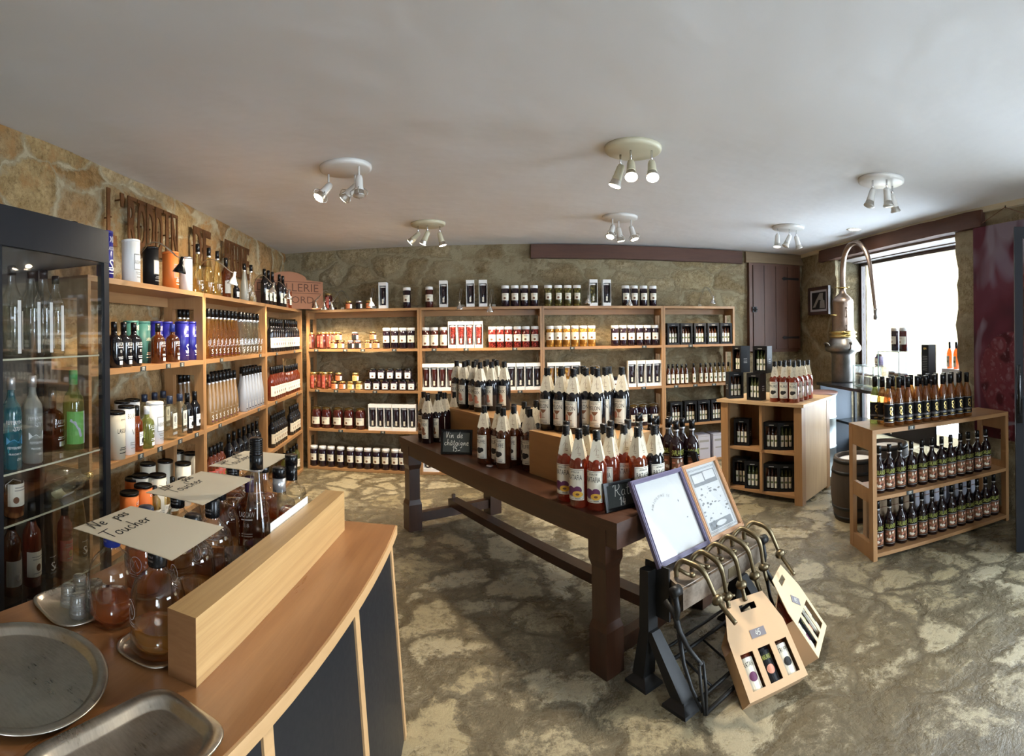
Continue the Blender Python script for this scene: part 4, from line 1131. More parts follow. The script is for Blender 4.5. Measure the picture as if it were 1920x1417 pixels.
# ---- left wall, middle bay: slim spirit bottles
g = 'amber spirit bottles in middle left bay'
Lrow('slim_rose', [391, 398.5, 406, 413.6, 421, 428.5, 435.5, 442], 1, .05, '{o} slim amber bottle, front row, upper shelf, middle left bay', group=g)
Lrow('slim_amber', [400, 407, 414, 421, 428, 434.5], 1, .15, '{o} slim amber bottle, second row, upper shelf, middle left bay', group=g)
g = 'clear spirit bottles in middle left bay'
Lrow('slim_clear', [451, 457.5, 464, 470, 476.5, 483, 489], 1, .05, '{o} slim clear bottle, front row, upper shelf, middle left bay', group=g)
Lrow('slim_clear', [448, 454, 460, 466, 472, 478, 484], 1, .15, '{o} slim clear bottle, second row, upper shelf, middle left bay', group=g)
g = 'frosted orange bottles in middle left bay'
Lrow('slim_orange', [391, 398, 405, 412, 419, 425.5, 432, 438.5], 2, .05, '{o} frosted orange bottle, front row, second shelf, middle left bay', group=g)
Lrow('slim_orange', [396, 403, 410, 416.5, 423, 429.5], 2, .15, '{o} frosted orange bottle, second row, second shelf, middle left bay', group=g)
g = 'frosted white bottles in middle left bay'
Lrow('slim_frost', [456, 461.5, 467, 472.5, 478, 483, 488], 2, .05, '{o} frosted white bottle, front row, second shelf, middle left bay', group=g)
Lrow('slim_frost', [452, 457.5, 463, 468.5, 474, 479], 2, .15, '{o} frosted white bottle, second row, second shelf, middle left bay', group=g)
Lrow('half_red', [393, 400, 407, 413], 3, .05, '{o} small reddish bottle, third shelf, middle left bay', group='small reddish bottles, middle left bay')
Lrow('champagne', [427, 437, 447, 456, 464.5, 472, 479.5], 3, .06, '{o} black sparkling wine bottle, third shelf, middle left bay', group='black bottles, middle left bay')
# ---- left wall, corner bay
Lrow('wine_dark', [508, 512.5, 517, 521, 524.5, 528], 1, .05, '{o} dark wine bottle of left block, upper shelf, corner bay', group='dark wine, upper shelf of corner bay')
Lrow('wine_dark', [535, 538.7, 542.2, 545.7, 549, 552.3, 555.5, 558.5], 1, .05, '{o} dark wine bottle of right block, upper shelf, corner bay', group='dark wine, upper shelf of corner bay')
Lrow('wine_rose', [508, 512.5, 517, 521, 524.5, 528], 2, .05, '{o} rose bottle of left block, second shelf, corner bay', group='rose bottles in corner bay')
Lrow('wine_red', [535, 538.7, 542.2, 545.7, 549, 552.3, 555.5, 558.5], 2, .05, '{o} red bottle of right block, second shelf, corner bay', group='red bottles in corner bay')
Lrow('wine_black', [508, 512.3, 516.5, 520.5, 524, 527.3, 530.5], 3, .05, '{o} black bottle of left block, third shelf, corner bay', group='black bottles, third shelf of corner bay')
Lrow('wine_black', [543, 546.5, 550, 553, 556, 559], 3, .05, '{o} black bottle of right block, third shelf, corner bay', group='black bottles, third shelf of corner bay')
Lrow('green_wine', [531, 537, 543, 548.5, 554], 4, .06, '{o} green bottle, bottom shelf, corner bay', group='green bottles, bottom shelf of corner bay')
# on top of the left bays
P['tall_amber'] = proto_slim(M['gold_spirit'], M['ink'], H=.335, r=.036)
P['tall_frost'] = proto_slim(M['frost_grey'], M['grey_ink'], H=.32, r=.035)
P['tall_clear'] = proto_slim(M['clear'], M['grey_ink'], H=.33, r=.033)
P['brown_spirit'] = proto_wine(M['whisky'], M['grey_ink'], M['silver_foil'], H=.31, r=.038, name='spirit_bottle')
P['tiny'] = proto_wine(M['dark_glass'], M['white'], M['grey_ink'], H=.13, r=.026, name='miniature_bottle', wrapw=.024)
P['top_wine'] = proto_wine(M['dark_glass'], M['ivory'], M['olive_dot'], H=.33, wrapw=.034)
P['top_rose'] = proto_wine(M['cognac'], M['ivory'], M['olive_dot'], H=.31, wrapw=.034)
Lrow('tall_amber', [372.5, 393, 409], 0, .07, '{o} of three amber bottles on top of left shelving', group='amber bottles on top of left shelving')
Lrow('brown_spirit', [425], 0, .08, 'brown spirit bottle on top of left shelving beside the lit lamp')
Lrow('tiny', [444], 0, .03, 'miniature dark bottle with white label on top of left shelving')
Lrow('tall_frost', [459.5], 0, .09, 'frosted bottle on top of left shelving')
Lrow('tall_clear', [472], 0, .09, 'tall clear bottle on top of left shelving')
Lrow('top_wine', [497, 504.5, 512], 0, .07, '{o} dark bottle of the three on top of corner bay', group='dark bottles on top of corner bay')
Lrow('top_wine', [525, 531.5], 0, .07, '{o} dark bottle of the pair on top of corner bay', group='dark bottles on top of corner bay')
Lrow('top_rose', [542, 548, 554], 0, .07, '{o} rose bottle on top of corner bay', group='rose bottles on top of corner bay')

# ---- left wall, nearest bay: whisky, canisters
def one(pr, px, lv, inset, label, cat, turn=0.0):
    p = on_plane(px, 650, PL, DL + inset); return pr.put((p.x, p.y, BZ[lv] + .0008), -PL + turn, label, cat)
WL = [('ABSINTHE', .10, .022, .07)]
absin = proto_canister(M['white'], .235, .05, M['white'], M['white'], WL, M['grey_ink'])
blk = proto_canister(M['black_card'], .225, .046, M['black'], M['ivory'])
orng = proto_canister(M['orange'], .23, .05, M['orange'], M['orange_lbl'], [('1er', .055, .016, .03)], M['white'])
whit = proto_canister(M['white'], .225, .042, M['silver_foil'])
bluec = proto_canister(M['blue'], .25, .043, M['blue'], None, [('LASCAW', .150, .018, .05), ('XII', .19, .03, .03), ('S', .045, .06, .035)], M['white'])
one(bluec, 198, 0, .10, 'royal blue printed tin on top shelf against the glass cabinet', 'tin')
one(absin, 247, 0, .08, 'white absinthe canister on top of left shelving', 'canister', .1)
one(blk, 284, 0, .08, 'black canister with framed pale label on top of left shelving', 'canister', .1)
one(orng, 321, 0, .08, 'orange canister on top of left shelving behind a lamp', 'canister', .15)
one(whit, 350, 0, .08, 'slim white canister on top of left shelving beside orange one', 'canister')
flaskd = proto_flask(M['dark_glass'], M['black'])
for i, x in enumerate((214, 232, 251)): one(flaskd, x, 1, .06, ('%s dark whisky bottle with white print, upper shelf, nearest left bay' % ordn(i, 3)), 'bottle')
tealc = proto_canister(M['teal'], .245, .045, M['teal'], None, [('LASCAW', .13, .018, .05), ('XII', .19, .03, .03)], M['ivory'])
for i, x in enumerate((246, 268)): one(tealc, x, 1, .17, ('%s teal canister behind whisky bottles, upper shelf, nearest left bay' % ordn(i, 2)), 'canister')
flaska, flaskb = proto_flask(M['whisky'], M['black'], words=('12',)), proto_flask(M['whisky'], M['blue_cap'], words=('8',))
one(flaska, 296, 1, .07, 'amber whisky bottle with black cap, upper shelf, nearest left bay', 'bottle')
one(flaskb, 323.5, 1, .07, 'amber whisky bottle with blue cap, upper shelf, nearest left bay', 'bottle')
for i, (x, d) in enumerate(((292, .2), (312, .2), (341, .10), (358, .09))): one(bluec, x, 1, d, '%s royal blue whisky canister, upper shelf, nearest left bay' % ordn(i, 4), 'canister')
creamc = proto_canister(M['cream'], .235, .05, M['black'], None, [('LASCAW', .13, .022, .075), ('whisky', .19, .012, .04)], M['ink'])
bour = proto_canister(M['white'], .25, .044, M['black'], None, [('BOURBON', .185, .026, .075), ('V', .10, .03, .03)], M['grey_ink'])
one(creamc, 215, 2, .05, 'cream whisky canister at cabinet edge, second shelf, nearest left bay', 'canister')
one(bour, 236, 2, .06, 'white bourbon canister, second shelf, nearest left bay', 'canister')
one(absin, 289, 2, .07, 'white absinthe canister behind green flask, second shelf, nearest left bay', 'canister')
for i, x in enumerate((228, 247)): one(bour, x, 2, .19, '%s black-lidded canister in the back row, second shelf, nearest left bay' % ordn(i, 2), 'canister')
redb = proto_wine(M['cognac'], M['white'], M['ink'], H=.24, r=.034, name='bourbon_bottle', wrapw=.026)
one(redb, 255, 2, .02 + .034, 'small red-brown bottle with white label, second shelf, nearest left bay', 'bottle', .2)
absb = proto_flask(M['olive_spirit'], M['white'], H=.225, r=.042, ink=M['white'], words=('A',))
one(absb, 274, 2, .05, 'pale green absinthe flask with white cap, second shelf, nearest left bay', 'bottle')
def proto_gin():
    mb = MB(); w = .036; mb.lathe([(0, 0), (w, .003), (w, .17), (w * .9, .185), (.0165, .20), (.0155, .22), (0, .22)], 28, power=6); o = obj('gin_bottle', mb, M['pale_spirit'])
    cap_part(o, .0195, .21, .255, M['navy_cap'])
    mb = MB(); f = flat(-w - .001); mb.add2d(*rect2d(-.025, .025, .065, .155), f, 0); g_ = flat(-w - .0016)
    mb.add2d(*disc2d(0, .12, .014, .02), g_, 1); lines(mb, g_, -.02, .02, [.09, .082], .003, 1); mb.add2d(*rect2d(-.026, .026, .03, .045), f, 1)
    obj('label', mb, [M['ivory'], M['grey_ink']], o); return Proto(o)
gin = proto_gin()
for i, x in enumerate((317, 336)): one(gin, x, 2, .05, '%s square gin bottle with navy cap, front row, nearest left bay' % ordn(i, 2), 'bottle')
for i, x in enumerate((270, 289, 305)): one(gin, x, 2, .23, '%s navy-capped bottle behind canisters, second shelf, nearest left bay' % ordn(i, 3), 'bottle')
blkb = proto_wine(M['dark_glass'], M['white'], M['ink'], H=.25, r=.036, name='liqueur_bottle', wrapw=.03)
for i, x in enumerate((350, 364)): one(blkb, x, 2, .05, '%s black bottle with white label, second shelf, nearest left bay' % ordn(i, 2), 'bottle')
wcan = proto_canister(M['ivory'], .26, .05, M['black'])
for i, (x, d) in enumerate(((262, .14), (293, .06), (308, .19), (341, .06), (356, .14), (275, .25), (330, .25))):
    one(wcan, x, 3, d, '%s black-lidded cream canister above the orange ones, third shelf, nearest left bay' % ordn(sorted((262, 275, 293, 308, 330, 341, 356)).index(x), 7), 'canister')
ocan = proto_canister(M['orange'], .24, .05, M['black'], None, [('COGNAC', .10, .022, .07), ('d', .18, .025, .02)], M['white'])
for i, (x, d) in enumerate(((240, .05), (248, .18), (266, .06))):
    one(ocan, x, 3, d, '%s orange cognac canister with black lid, third shelf, nearest left bay' % ordn(i, 3), 'canister')
pepb = proto_wine(M['gold_spirit'], M['ivory'], M['olive_dot'], H=.22, r=.036, name='liqueur_bottle')
for i, x in enumerate((287, 305, 321)): one(pepb, x, 3, .03, '%s small amber bottle beside the orange canisters, third shelf, nearest left bay' % ordn(i, 3), 'bottle')
# row seen through the ladder side at the back of the nearest bay (same slim bottles, deep in the middle bay)
Lrow('slim_amber', [337, 345, 352], 1, .24, 'slim amber bottle {o} seen through the ladder side, upper shelf', group='bottles deep in middle left bay')
Lrow('slim_orange', [337, 345, 352], 2, .24, 'frosted orange bottle {o} seen through the ladder side, second shelf', group='bottles deep in middle left bay')

# ---- price tags on the shelf edges
TAGS = [('L', 1, (268, 315, 341), 'nearest left bay'), ('L', 2, (262, 298, 336, 367), 'nearest left bay'), ('L', 1, (415, 488), 'middle left bay'), ('L', 2, (411, 484), 'middle left bay'),
        ('L', 1, (519, 552), 'corner bay'), ('L', 2, (517, 556), 'corner bay'),
        ('B', 1, (593, 647, 680, 739), 'first back bay'), ('B', 2, (594, 629, 660, 702), 'first back bay'), ('B', 3, (637, 716), 'first back bay'),
        ('B', 1, (814, 874, 965), 'second back bay'), ('B', 2, (974,), 'second back bay'), ('B', 1, (1073, 1208), 'third back bay'), ('B', 2, (1206,), 'third back bay'),
        ('B', 1, (1295,), 'narrow end bay'), ('B', 2, (1267, 1303, 1338), 'narrow end bay')]
LV = ['top', 'upper', 'second', 'third', 'bottom']
k = 0
for side, lv, xs, where in TAGS:
    for i, x in enumerate(xs):
        phi, fr = (PL, DL) if side == 'L' else (PB, DB)
        p = on_plane(x, 650, phi, fr - .001)
        P[('tag', 'tag_b', 'tag_c')[k % 3]].put((p.x, p.y, BZ[lv] - .027), -phi, ' '.join(('small chalk price tag %s on %s shelf edge, %s' % (ordn(i, len(xs)), LV[lv], where)).split()), 'price tag', 'price tags on shelf edges')
        k += 1

# ---- clip-on gooseneck lamps reaching out over the shelves
def shelf_lamp(phi, front, px, py, back_px, label, mat, lit=True, out=.20, watts=15):
    F = wall_frame(phi, front); Fi = F.inverted()
    h = Fi @ on_plane(px, py, phi, front - out); b = Fi @ on_plane(back_px, py, phi, front + .20)
    base = Vector((b.x, .22, BZ[0]))
    t = empty('clip_lamp', (0, 0, 0)); t.matrix_world = F @ Matrix.Translation(base); tag(t, label, 'lamp')
    loc = h - base
    mb = MB(); mb.box(-.02, .02, -.02, .02, 0, .035); obj('clip', mb, mat, t)
    for dx in (-.008, .008):
        pts = []
        for i in range(15):
            u = i / 14
            pts.append(Vector((loc.x * u + dx, loc.y * u, .035 + (loc.z - .035 + .035) * u + .19 * math.sin(PI * min(u * 1.02, 1)) * (1 - .35 * u))))
        pts[-1] = loc + Vector((0, .0, .035))
        mb = MB(); mb.tube(pts, .0022, 6); obj('wire_arm', mb, M['steel'], t)
    T = Matrix.Translation(loc) @ Matrix.Rotation(math.radians(14), 4, 'X')
    mb = MB(); mb.lathe([(0, .045), (.009, .044), (.010, .012), (.016, .0), (.034, -.032), (.036, -.040), (.034, -.040), (.014, -.002), (0, .0)], 18, M=T); hd = obj('lamp_head', mb, mat, t)
    mb = MB(); mb.lathe([(.030, -.037), (0, -.030)], 14, M=T); obj('bulb', mb, M['bulb'] if lit else M['unlit'], hd)
    if lit:
        w = t.matrix_world @ (loc + Vector((0, .0, -.05))); q = F @ Vector((h.x, .14, .55))
        spot_light('clip_lamp_light', w, q, watts, 120, .6, (1.0, .80, .54), .02)
shelf_lamp(PL, DL, 339, 497, 245, 'black clip lamp before the orange canister on left shelving', M['black'])
shelf_lamp(PL, DL, 438, 522, 355, 'white clip lamp before the brown bottle on left shelving', M['white_metal'])
shelf_lamp(PL, DL, 512, 540, 470, 'silver clip lamp before the dark bottles on corner bay', M['chrome'])
shelf_lamp(PL, DL, 541, 552, 505, 'silver clip lamp before the rose bottles on corner bay', M['chrome'])
for px, py, bp, lb in ((592, 570, 628, 'silver clip lamp in the corner before the carved sign'), (608, 573, 642, 'silver clip lamp left of the pair before tall dark jar'), (622, 573, 657, 'silver clip lamp right of the pair before tall dark jar'),
                       (696, 566, 702, 'white clip lamp before the orange jar on first back bay'), (862, 572, 868, 'silver clip lamp left of boxed jars on second back bay'),
                       (919, 577, 926, 'silver clip lamp right of boxed jars on second back bay'), (1103, 561, 1110, 'silver clip lamp before boxed green jar on third back bay'),
                       (1181, 565, 1187, 'silver clip lamp before dark jars on third back bay'), (1337, 562, 1312, 'silver clip lamp alone on top of narrow end bay')):
    shelf_lamp(PB, DB, px, py, bp, lb, M['chrome'] if 'silver' in lb else M['white_metal'])

# ---- cut steel lettering on the left wall and the carved sign in the corner
def steel_word(word, x0, x1, ztop, zbot, label):
    F = wall_frame(PL, WALL_L - .05); Fi = F.inverted()
    a, b = Fi @ on_plane(x0, 440, PL, WALL_L - .05), Fi @ on_plane(x1, 440, PL, WALL_L - .05)
    W = b.x - a.x; H = ztop - zbot
    t = empty('steel_lettering', (0, 0, 0)); t.matrix_world = F @ Matrix.Translation((a.x, 0, zbot)); tag(t, label, 'lettering')
    n = len(word); cw = W / n
    for i, ch in enumerate(word):
        if ch == ' ': continue
        mb = MB(); hh, y0 = (H, 0) if ch != "'" else (H * .25, H * .75)
        V, Fc = text2d(ch, hh, cw * (.86 if ch not in "I'" else .34), res=3, bold=.028)
        cx = cw * (i + .5)
        fr = lambda x, y: (cx + x, -.004, y0 + y); bk = lambda x, y: (cx + x, .004, y0 + y)
        mb.add2d(V, Fc, fr); mb.add2d(V, [f[::-1] for f in Fc], bk)
        edges = {}
        for f in Fc:
            for p, q in zip(f, f[1:] + f[:1]): edges[(p, q)] = edges.get((p, q), 0) + 1
        nv = len(V)
        for (p, q) in edges:
            if (q, p) not in edges: mb.face((p, nv + p, nv + q, q))
        if ch not in "'":   # slab serifs top and bottom
            for z in (0, H - .022): mb.box(cx - cw * .44, cx + cw * (.44 if ch != 'L' or z == 0 else -.12), -.005, .003, z, z + .022)
        mb.box(cx - .004, cx + .004, .0, .05, y0 + hh * .5, y0 + hh * .5 + .008)
        obj('letter', mb, M['rust'], t)
steel_word("L'RODDIN", 199, 334, 2.36, 2.03, 'first rusted steel word in tall letters on left stone wall, above canisters')
steel_word('DE', 361, 396, 2.34, 2.06, 'short rusted steel word in tall letters above the amber bottles')
steel_word('PRUNE', 421, 467, 2.34, 2.04, 'last rusted steel word in tall letters above the frosted bottle')
pa, pb = at_range(470, 575, 5.35), at_range(604, 575, 5.78)
t = empty('carved_sign', (pa.x, pa.y, BZ[0] + .002), math.atan2(pb.y - pa.y, pb.x - pa.x)); tag(t, 'terracotta carved sign with arched top standing in the shelf corner', 'sign')
W = (Vector((pb.x, pb.y)) - Vector((pa.x, pa.y))).length
RX = Matrix.Rotation(PI / 2, 4, 'X')
arch = [(0, 0), (W, 0), (W, .30), (W * .80, .31)] + [(W / 2 + W * .26 * math.cos(a), .31 + .085 * math.sin(a)) for a in [PI * i / 10 for i in range(11)]] + [(W * .20, .31), (0, .30)]
mb = MB(); mb.prism(arch, -.02, .02, 0, RX); obj('board', mb, M['terracotta'], t)
mb = MB(); f = lambda x, y: (x, -.0215, y)
write(mb, 'DISTILLERIE', .085, f, W / 2, .185, 0, W * .86, res=2); write(mb, 'PERIGORD', .075, f, W / 2, .06, 0, W * .72, res=2)
for z in (.165, .285): mb.add2d(*rect2d(.03, W - .03, z, z + .006), f, 0)
obj('carved_letters', mb, M['terracotta_dark'], t)
# ================================================================ the long display table and what stands on it
def local(ox, oy, ang):   # vertical-axis frame
    return Matrix.Translation((ox, oy, 0)) @ Matrix.Rotation(ang, 4, 'Z')
def px_line(F, px, y, z, py=800):
    """point of the frame's line y = const under picture column px"""
    N = (F.to_3x3() @ Vector((0, 1, 0))).normalized(); o = F @ Vector((0, y, 0)); d = ray(px, py)
    s = o.dot(N) / Vector((d.x, d.y, 0)).dot(N)
    return Vector((d.x * s, d.y * s, z))
TA = math.atan2(.819, -.574)
TN = Vector((.425, 2.141, 0)); TL = 2.295; TWD = .85; TZ = .70
TU, TV = Vector((-.574, .819, 0)).normalized(), Vector((.819, .574, 0)).normalized()
def tw(a, b, z=TZ): p = TN + TU * a + TV * b; return Vector((p.x, p.y, z))
tbl = empty('display_table', (TN.x, TN.y, 0), TA); tag(tbl, 'long dark walnut farm table loaded with aperitif bottles', 'table')
# local: x along the table, y = -across
mb = MB()
for i in range(4): mb.box(0, TL, -TWD + TWD * i / 4 + .0008, -TWD + TWD * (i + 1) / 4 - .0008, TZ - .045, TZ)
obj('tabletop', mb, M['walnut_x'], tbl)
mb = MB(); ap = .072
mb.box(.01, TL - .01, -.035, -.010, TZ - .0455 - ap, TZ - .0455); mb.box(.01, TL - .01, -TWD + .010, -TWD + .035, TZ - .0455 - ap, TZ - .0455)
for x in (.01, TL - .035): mb.box(x, x + .025, -TWD + .035, -.035, TZ - .0455 - ap, TZ - .0455)
obj('apron', mb, M['walnut_x'], tbl)
for ax in (.075, TL - .165):
    for y in (-.115, -TWD + .005):
        mb = MB(); s = .108; e = .010
        def sq(z, c, k): return [(ax + c, y + c, z), (ax + s - c, y + c, z), (ax + s - c, y + s - c, z), (ax + c, y + s - c, z)]
        mb.loft([sq(0, 0, 0), sq(.20, 0, 0), sq(.235, e, 0), sq(.47, e, 0), sq(.505, 0, 0), sq(TZ - .046, 0, 0)], smooth=False)
        obj('leg', mb, M['walnut_z'], tbl)
for ax in (.10, TL - .14):
    mb = MB(); mb.box(ax, ax + .055, -TWD + .10, -.10, .055, .125); obj('cross_stretcher', mb, M['walnut_z'], tbl)
mb = MB(); mb.box(.10, TL - .085, -TWD / 2 - .04, -TWD / 2 + .04, .1255, .180); obj('long_stretcher', mb, M['walnut_x'], tbl)
for ax in (.118, TL - .112):
    mb = MB(); mb.box(ax, ax + .018, -TWD / 2 - .012, -TWD / 2 + .012, .1805, .215); obj('wedge', mb, M['walnut_z'], tbl)

# far riser (under the dark wine) and near riser (under the melon bottles): placed by their left front lower corners
R1Z, R2Z = .94, .945
def riser_at(label, a, b, zt, L, Wd):
    q = tw(a + L, b); t = empty('plywood_riser', (q.x, q.y, TZ), TA); tag(t, label, 'riser box'); h = zt - TZ
    mb = MB()
    mb.box(-L, 0, -Wd, -Wd + .012, 0, h - .0125); mb.box(-L, 0, -.012, 0, 0, h - .0125)
    mb.box(-L, -L + .012, -Wd + .012, -.012, 0, h - .0125); mb.box(-.012, 0, -Wd + .012, -.012, 0, h - .0125)
    obj('sides', mb, M['crate'], t)
    mb = MB(); mb.box(-L, 0, -Wd, 0, h - .012, h); obj('top_panel', mb, M['crate'], t)
def table_ab(px, py, z):
    p = on_z(px, py, z) - TN; p.z = 0
    return p.dot(TU), p.dot(TV)
a2, b2 = table_ab(993, 886.6, TZ); a1, b1 = table_ab(897, 776, R1Z)

def relax(pts, dmin, it=80):
    pts = [Vector(p) for p in pts]
    for _ in range(it):
        for i in range(len(pts)):
            for j in range(i):
                d = pts[i] - pts[j]; d.z = 0
                if d.length < dmin:
                    k = (dmin - d.length) / 2 + 1e-4; u = d.normalized() if d.length > 1e-5 else Vector((1, 0, 0))
                    pts[i] += u * k; pts[j] -= u * k
    return pts
def by_caps(caps, z, H, dmin, lim=None):
    pts = [on_z(x, y, z + H) for x, y in caps]
    for p in pts: p.z = z + .001
    pts = relax(pts, dmin)
    if lim:   # keep them on what carries them
        a0, a1_, b0, b1_ = lim
        for _ in range(4):
            for p in pts:
                q = p - TN; a, b = q.x * TU.x + q.y * TU.y, q.x * TV.x + q.y * TV.y
                a, b = min(max(a, a0), a1_), min(max(b, b0), b1_)
                w = tw(a, b); p.x, p.y = w.x, w.y
            pts = relax(pts, dmin, 30)
        for p in pts:
            q = p - TN; a, b = q.x * TU.x + q.y * TU.y, q.x * TV.x + q.y * TV.y
            w = tw(min(max(a, a0), a1_), min(max(b, b0), b1_)); p.x, p.y = w.x, w.y
    return pts
def stand(pr, pts, face, fmt, cat, group=None):
    """numbered from the left of the photograph; face = bearing the labels look to"""
    idx = sorted(range(len(pts)), key=lambda i: math.atan2(pts[i].x, pts[i].y)); n = len(pts)
    for k, i in enumerate(idx):
        pr.put(pts[i], face + random.uniform(-.10, .10), ' '.join(fmt.format(o=ordn(k, n)).split()), cat, group)
FACE = TA - PI           # labels look across the table's long side, towards the counter
FACE = math.atan2(-TV.x, TV.y) + .25
rata = proto_aperitif(M['rose'], 'RATAFIA', draw_plums, [M['purple'], M['yolk'], M['brown_ink']])
rata2 = proto_aperitif(M['cognac'], 'RATAFIA', draw_plums, [M['purple'], M['yolk'], M['brown_ink']])
rata3 = proto_aperitif(M['dark_glass'], 'RATAFIA', draw_plums, [M['purple'], M['yolk'], M['brown_ink']])
melon = proto_aperitif(M['dark_glass'], 'MELON', draw_glass, [M['brown_pic'], M['peach']])
truf = proto_aperitif(M['truffle'], 'TRUFFE', draw_truffle, [])
noix = proto_aperitif(M['dark_glass'], 'NOIX', draw_leaf, [M['peach'], M['brown_pic']])
chat = proto_aperitif(M['plum_glass'], 'CHATAIGNE', draw_leaf, [M['brown_pic'], M['peach']])
sal = proto_salamander()
g = 'ratafia bottles on the near end of the table'
front = by_caps([(1062, 797), (1089, 803), (1116, 806)], TZ, .355, .094)
back = [(1066, 790), (1092, 793), (1119, 794), (1143, 800), (1143, 789), (1171, 795), (1169, 787), (1195, 791)]
allr = relax(front + [Vector((*on_z(x, y, TZ + .355).xy, TZ + .001)) for x, y in back + [(1199.6, 800), (1223, 797)]], .094)
for p in allr[3:]:   # clear of the near riser
    q = p - TN; a, b = q.x * TU.x + q.y * TU.y, q.x * TV.x + q.y * TV.y
    if b > b2 - .06 and a > a2 - .575: w = tw(a2 - .575, b); p.x, p.y = w.x, w.y
allr = relax(allr, .0925, 20)
for k, nm in enumerate(('leftmost', 'middle', 'rightmost')):
    rata.put(allr[k], FACE + .12, '%s of three pink ratafia bottles at front edge of the dark table' % nm, 'bottle')
for k, p in enumerate(sorted(allr[3:11], key=lambda p: math.atan2(p.x, p.y))):
    rata.put(p, FACE + random.uniform(-.2, .1) + (.5 if k > 4 else 0), '%s ratafia bottle of the group standing behind the front three' % ordn(k, 8), 'bottle', g)
rata2.put(allr[11], .35, 'orange half-filled ratafia bottle turned to the right, beside the chalkboard', 'bottle')
rata3.put(allr[12], .35, 'dark ratafia bottle next to the orange one, before the salamander-labelled bottles', 'bottle')
# melon bottles on the near riser
mel = by_caps([(1025.6, 689), (1048.7, 690), (1070, 691), (1053, 687), (1078, 688), (1094, 689), (1099, 686.5), (1116.5, 690), (1121, 687), (1140, 688), (1146, 686), (1164, 687.5)], R2Z, .355, .095, (a2 - .47, a2 - .05, b2 + .055, b2 + .40))
riser_at('near plywood riser box under the melon aperitif bottles', a2 - .52, b2, R2Z, .52, .46)
stand(melon, mel, FACE, '{o} melon aperitif bottle on the near riser', 'bottle', 'melon bottles on the near riser')
nx = by_caps([(859.4, 675.5), (871.5, 677), (880.4, 674.6), (887.3, 677.5), (900, 679), (902, 673.7), (910, 676), (922, 673.3), (921.6, 678), (931, 675), (945, 677.5), (890, 673.5)], R1Z, .355, .095, (a1 - .25, a1 + .45, b1 + .04, b1 + .40))
riser_at('far plywood riser box under the dark walnut aperitif bottles', a1 - .31, b1 - .02, R1Z, .82, .50)
stand(noix, nx, FACE, '{o} dark aperitif bottle on the far riser', 'bottle', 'dark bottles on the far riser')
tf = by_caps([(907, 757.5), (926.3, 760.3), (942.7, 763.5), (951.7, 758), (933, 756), (967, 761.5), (984, 763.7), (1001, 767)], TZ, .355, .095, (a2 + .06, a1 - .37, .06, .5))
stand(truf, tf, FACE, '{o} brown truffle aperitif bottle on the table between the risers', 'bottle', 'truffle bottles on the table')
ch = by_caps([(796, 735), (806, 737), (815.6, 738), (825.7, 740.7), (836.5, 742.6), (845, 735), (826, 734)], TZ, .355, .095, (a1 + .36, TL - .06, .10, .8))
stand(chat, ch, FACE, '{o} dark chestnut aperitif bottle at far end of the table', 'bottle', 'chestnut bottles at the far end')
sl = by_caps([(1266, 787.4), (1285, 784.4), (1301, 772.4), (1254, 774), (1259, 781), (1272, 771), (1280.4, 777), (1235, 782), (1222, 772), (1206, 776), (1189, 774)], TZ, .31, .079, (.05, 1.3, .46, TWD - .045))
stand(sal, sl, .02, '{o} dark salamander-labelled liqueur bottle on near right part of table', 'bottle', 'salamander bottles on the table')
bk = by_caps([(980.5, 749.6), (993, 750), (1000, 746), (1004, 752)], TZ, .355, .095, (a2 + .06, a1 - .38, .40, .8))
stand(noix, bk, FACE, '{o} dark aperitif bottle at the back behind the truffle bottles', 'bottle', 'dark bottles behind the truffle bottles')
mb = MB(); mb.lathe([(0, 0), (.022, 0), (.02, .004), (.012, .006), (0, .004)], 14)
p = on_z(918, 873, TZ); tag(obj('foil_scrap', mb, M['silver_foil'], None, (p.x, p.y, TZ)), 'small shiny scrap of foil lying on the table before truffle bottles', 'foil')

def chalkboard(label, a, b, z, h, lean, texts, back=False):
    """slate in a black frame leaning back; a, b: its lower left and right corners"""
    a, b = Vector(a), Vector(b); d = b - a; W = d.length; ang = math.atan2(d.y, d.x)
    t = empty('chalkboard', (a.x, a.y, z + .002), (0, 0, 0)); tag(t, label, 'chalkboard')
    t.matrix_world = Matrix.Translation((a.x, a.y, z + .003)) @ Matrix.Rotation(ang, 4, 'Z') @ Matrix.Rotation(-lean, 4, 'X')
    fw = .014; mb = MB()
    mb.box(0, W, 0, .014, 0, fw); mb.box(0, W, 0, .014, h - fw, h); mb.box(0, fw, 0, .014, fw, h - fw); mb.box(W - fw, W, 0, .014, fw, h - fw)
    obj('frame', mb, M['black'], t)
    mb = MB(); mb.box(fw, W - fw, .006, .010, fw, h - fw); s = obj('slate', mb, M['slate'], t)
    mb = MB(); mb.prism([(W / 2 - .03, .016), (W / 2 + .03, .016), (W / 2 + .02, .05), (W / 2 - .02, .05)], .0, .004); obj('foot', mb, M['black'], t)
    if texts:
        mb = MB(); f = flat(.0052)
        for s_, x, y, hh, w in texts:
            V, Fc = hand2d(s_, hh, w); mb.add2d([(q + W * x, r + h * y) for q, r in V], Fc, f)
        obj('chalk_writing', mb, M['chalk'], t)
a, b = on_z(826, 851.5, TZ), on_z(885, 853, TZ)
chalkboard('small chalkboard reading Vin de chataigne 15 before the far bottles', a, b, TZ, .162, .25, [('Vin de', .42, .66, .042, .0032), ('châtaigne', .5, .36, .040, .0032), ('15-', .5, .12, .034, .0032)])
a = on_z(1138, 963, TZ); b = on_z(1214, 944, TZ)
chalkboard('small chalkboard reading Rata 14 at near corner of table', a, b, TZ, .125, .22, [('Rata', .48, .48, .052, .003), ('14', .42, .14, .036, .003)])
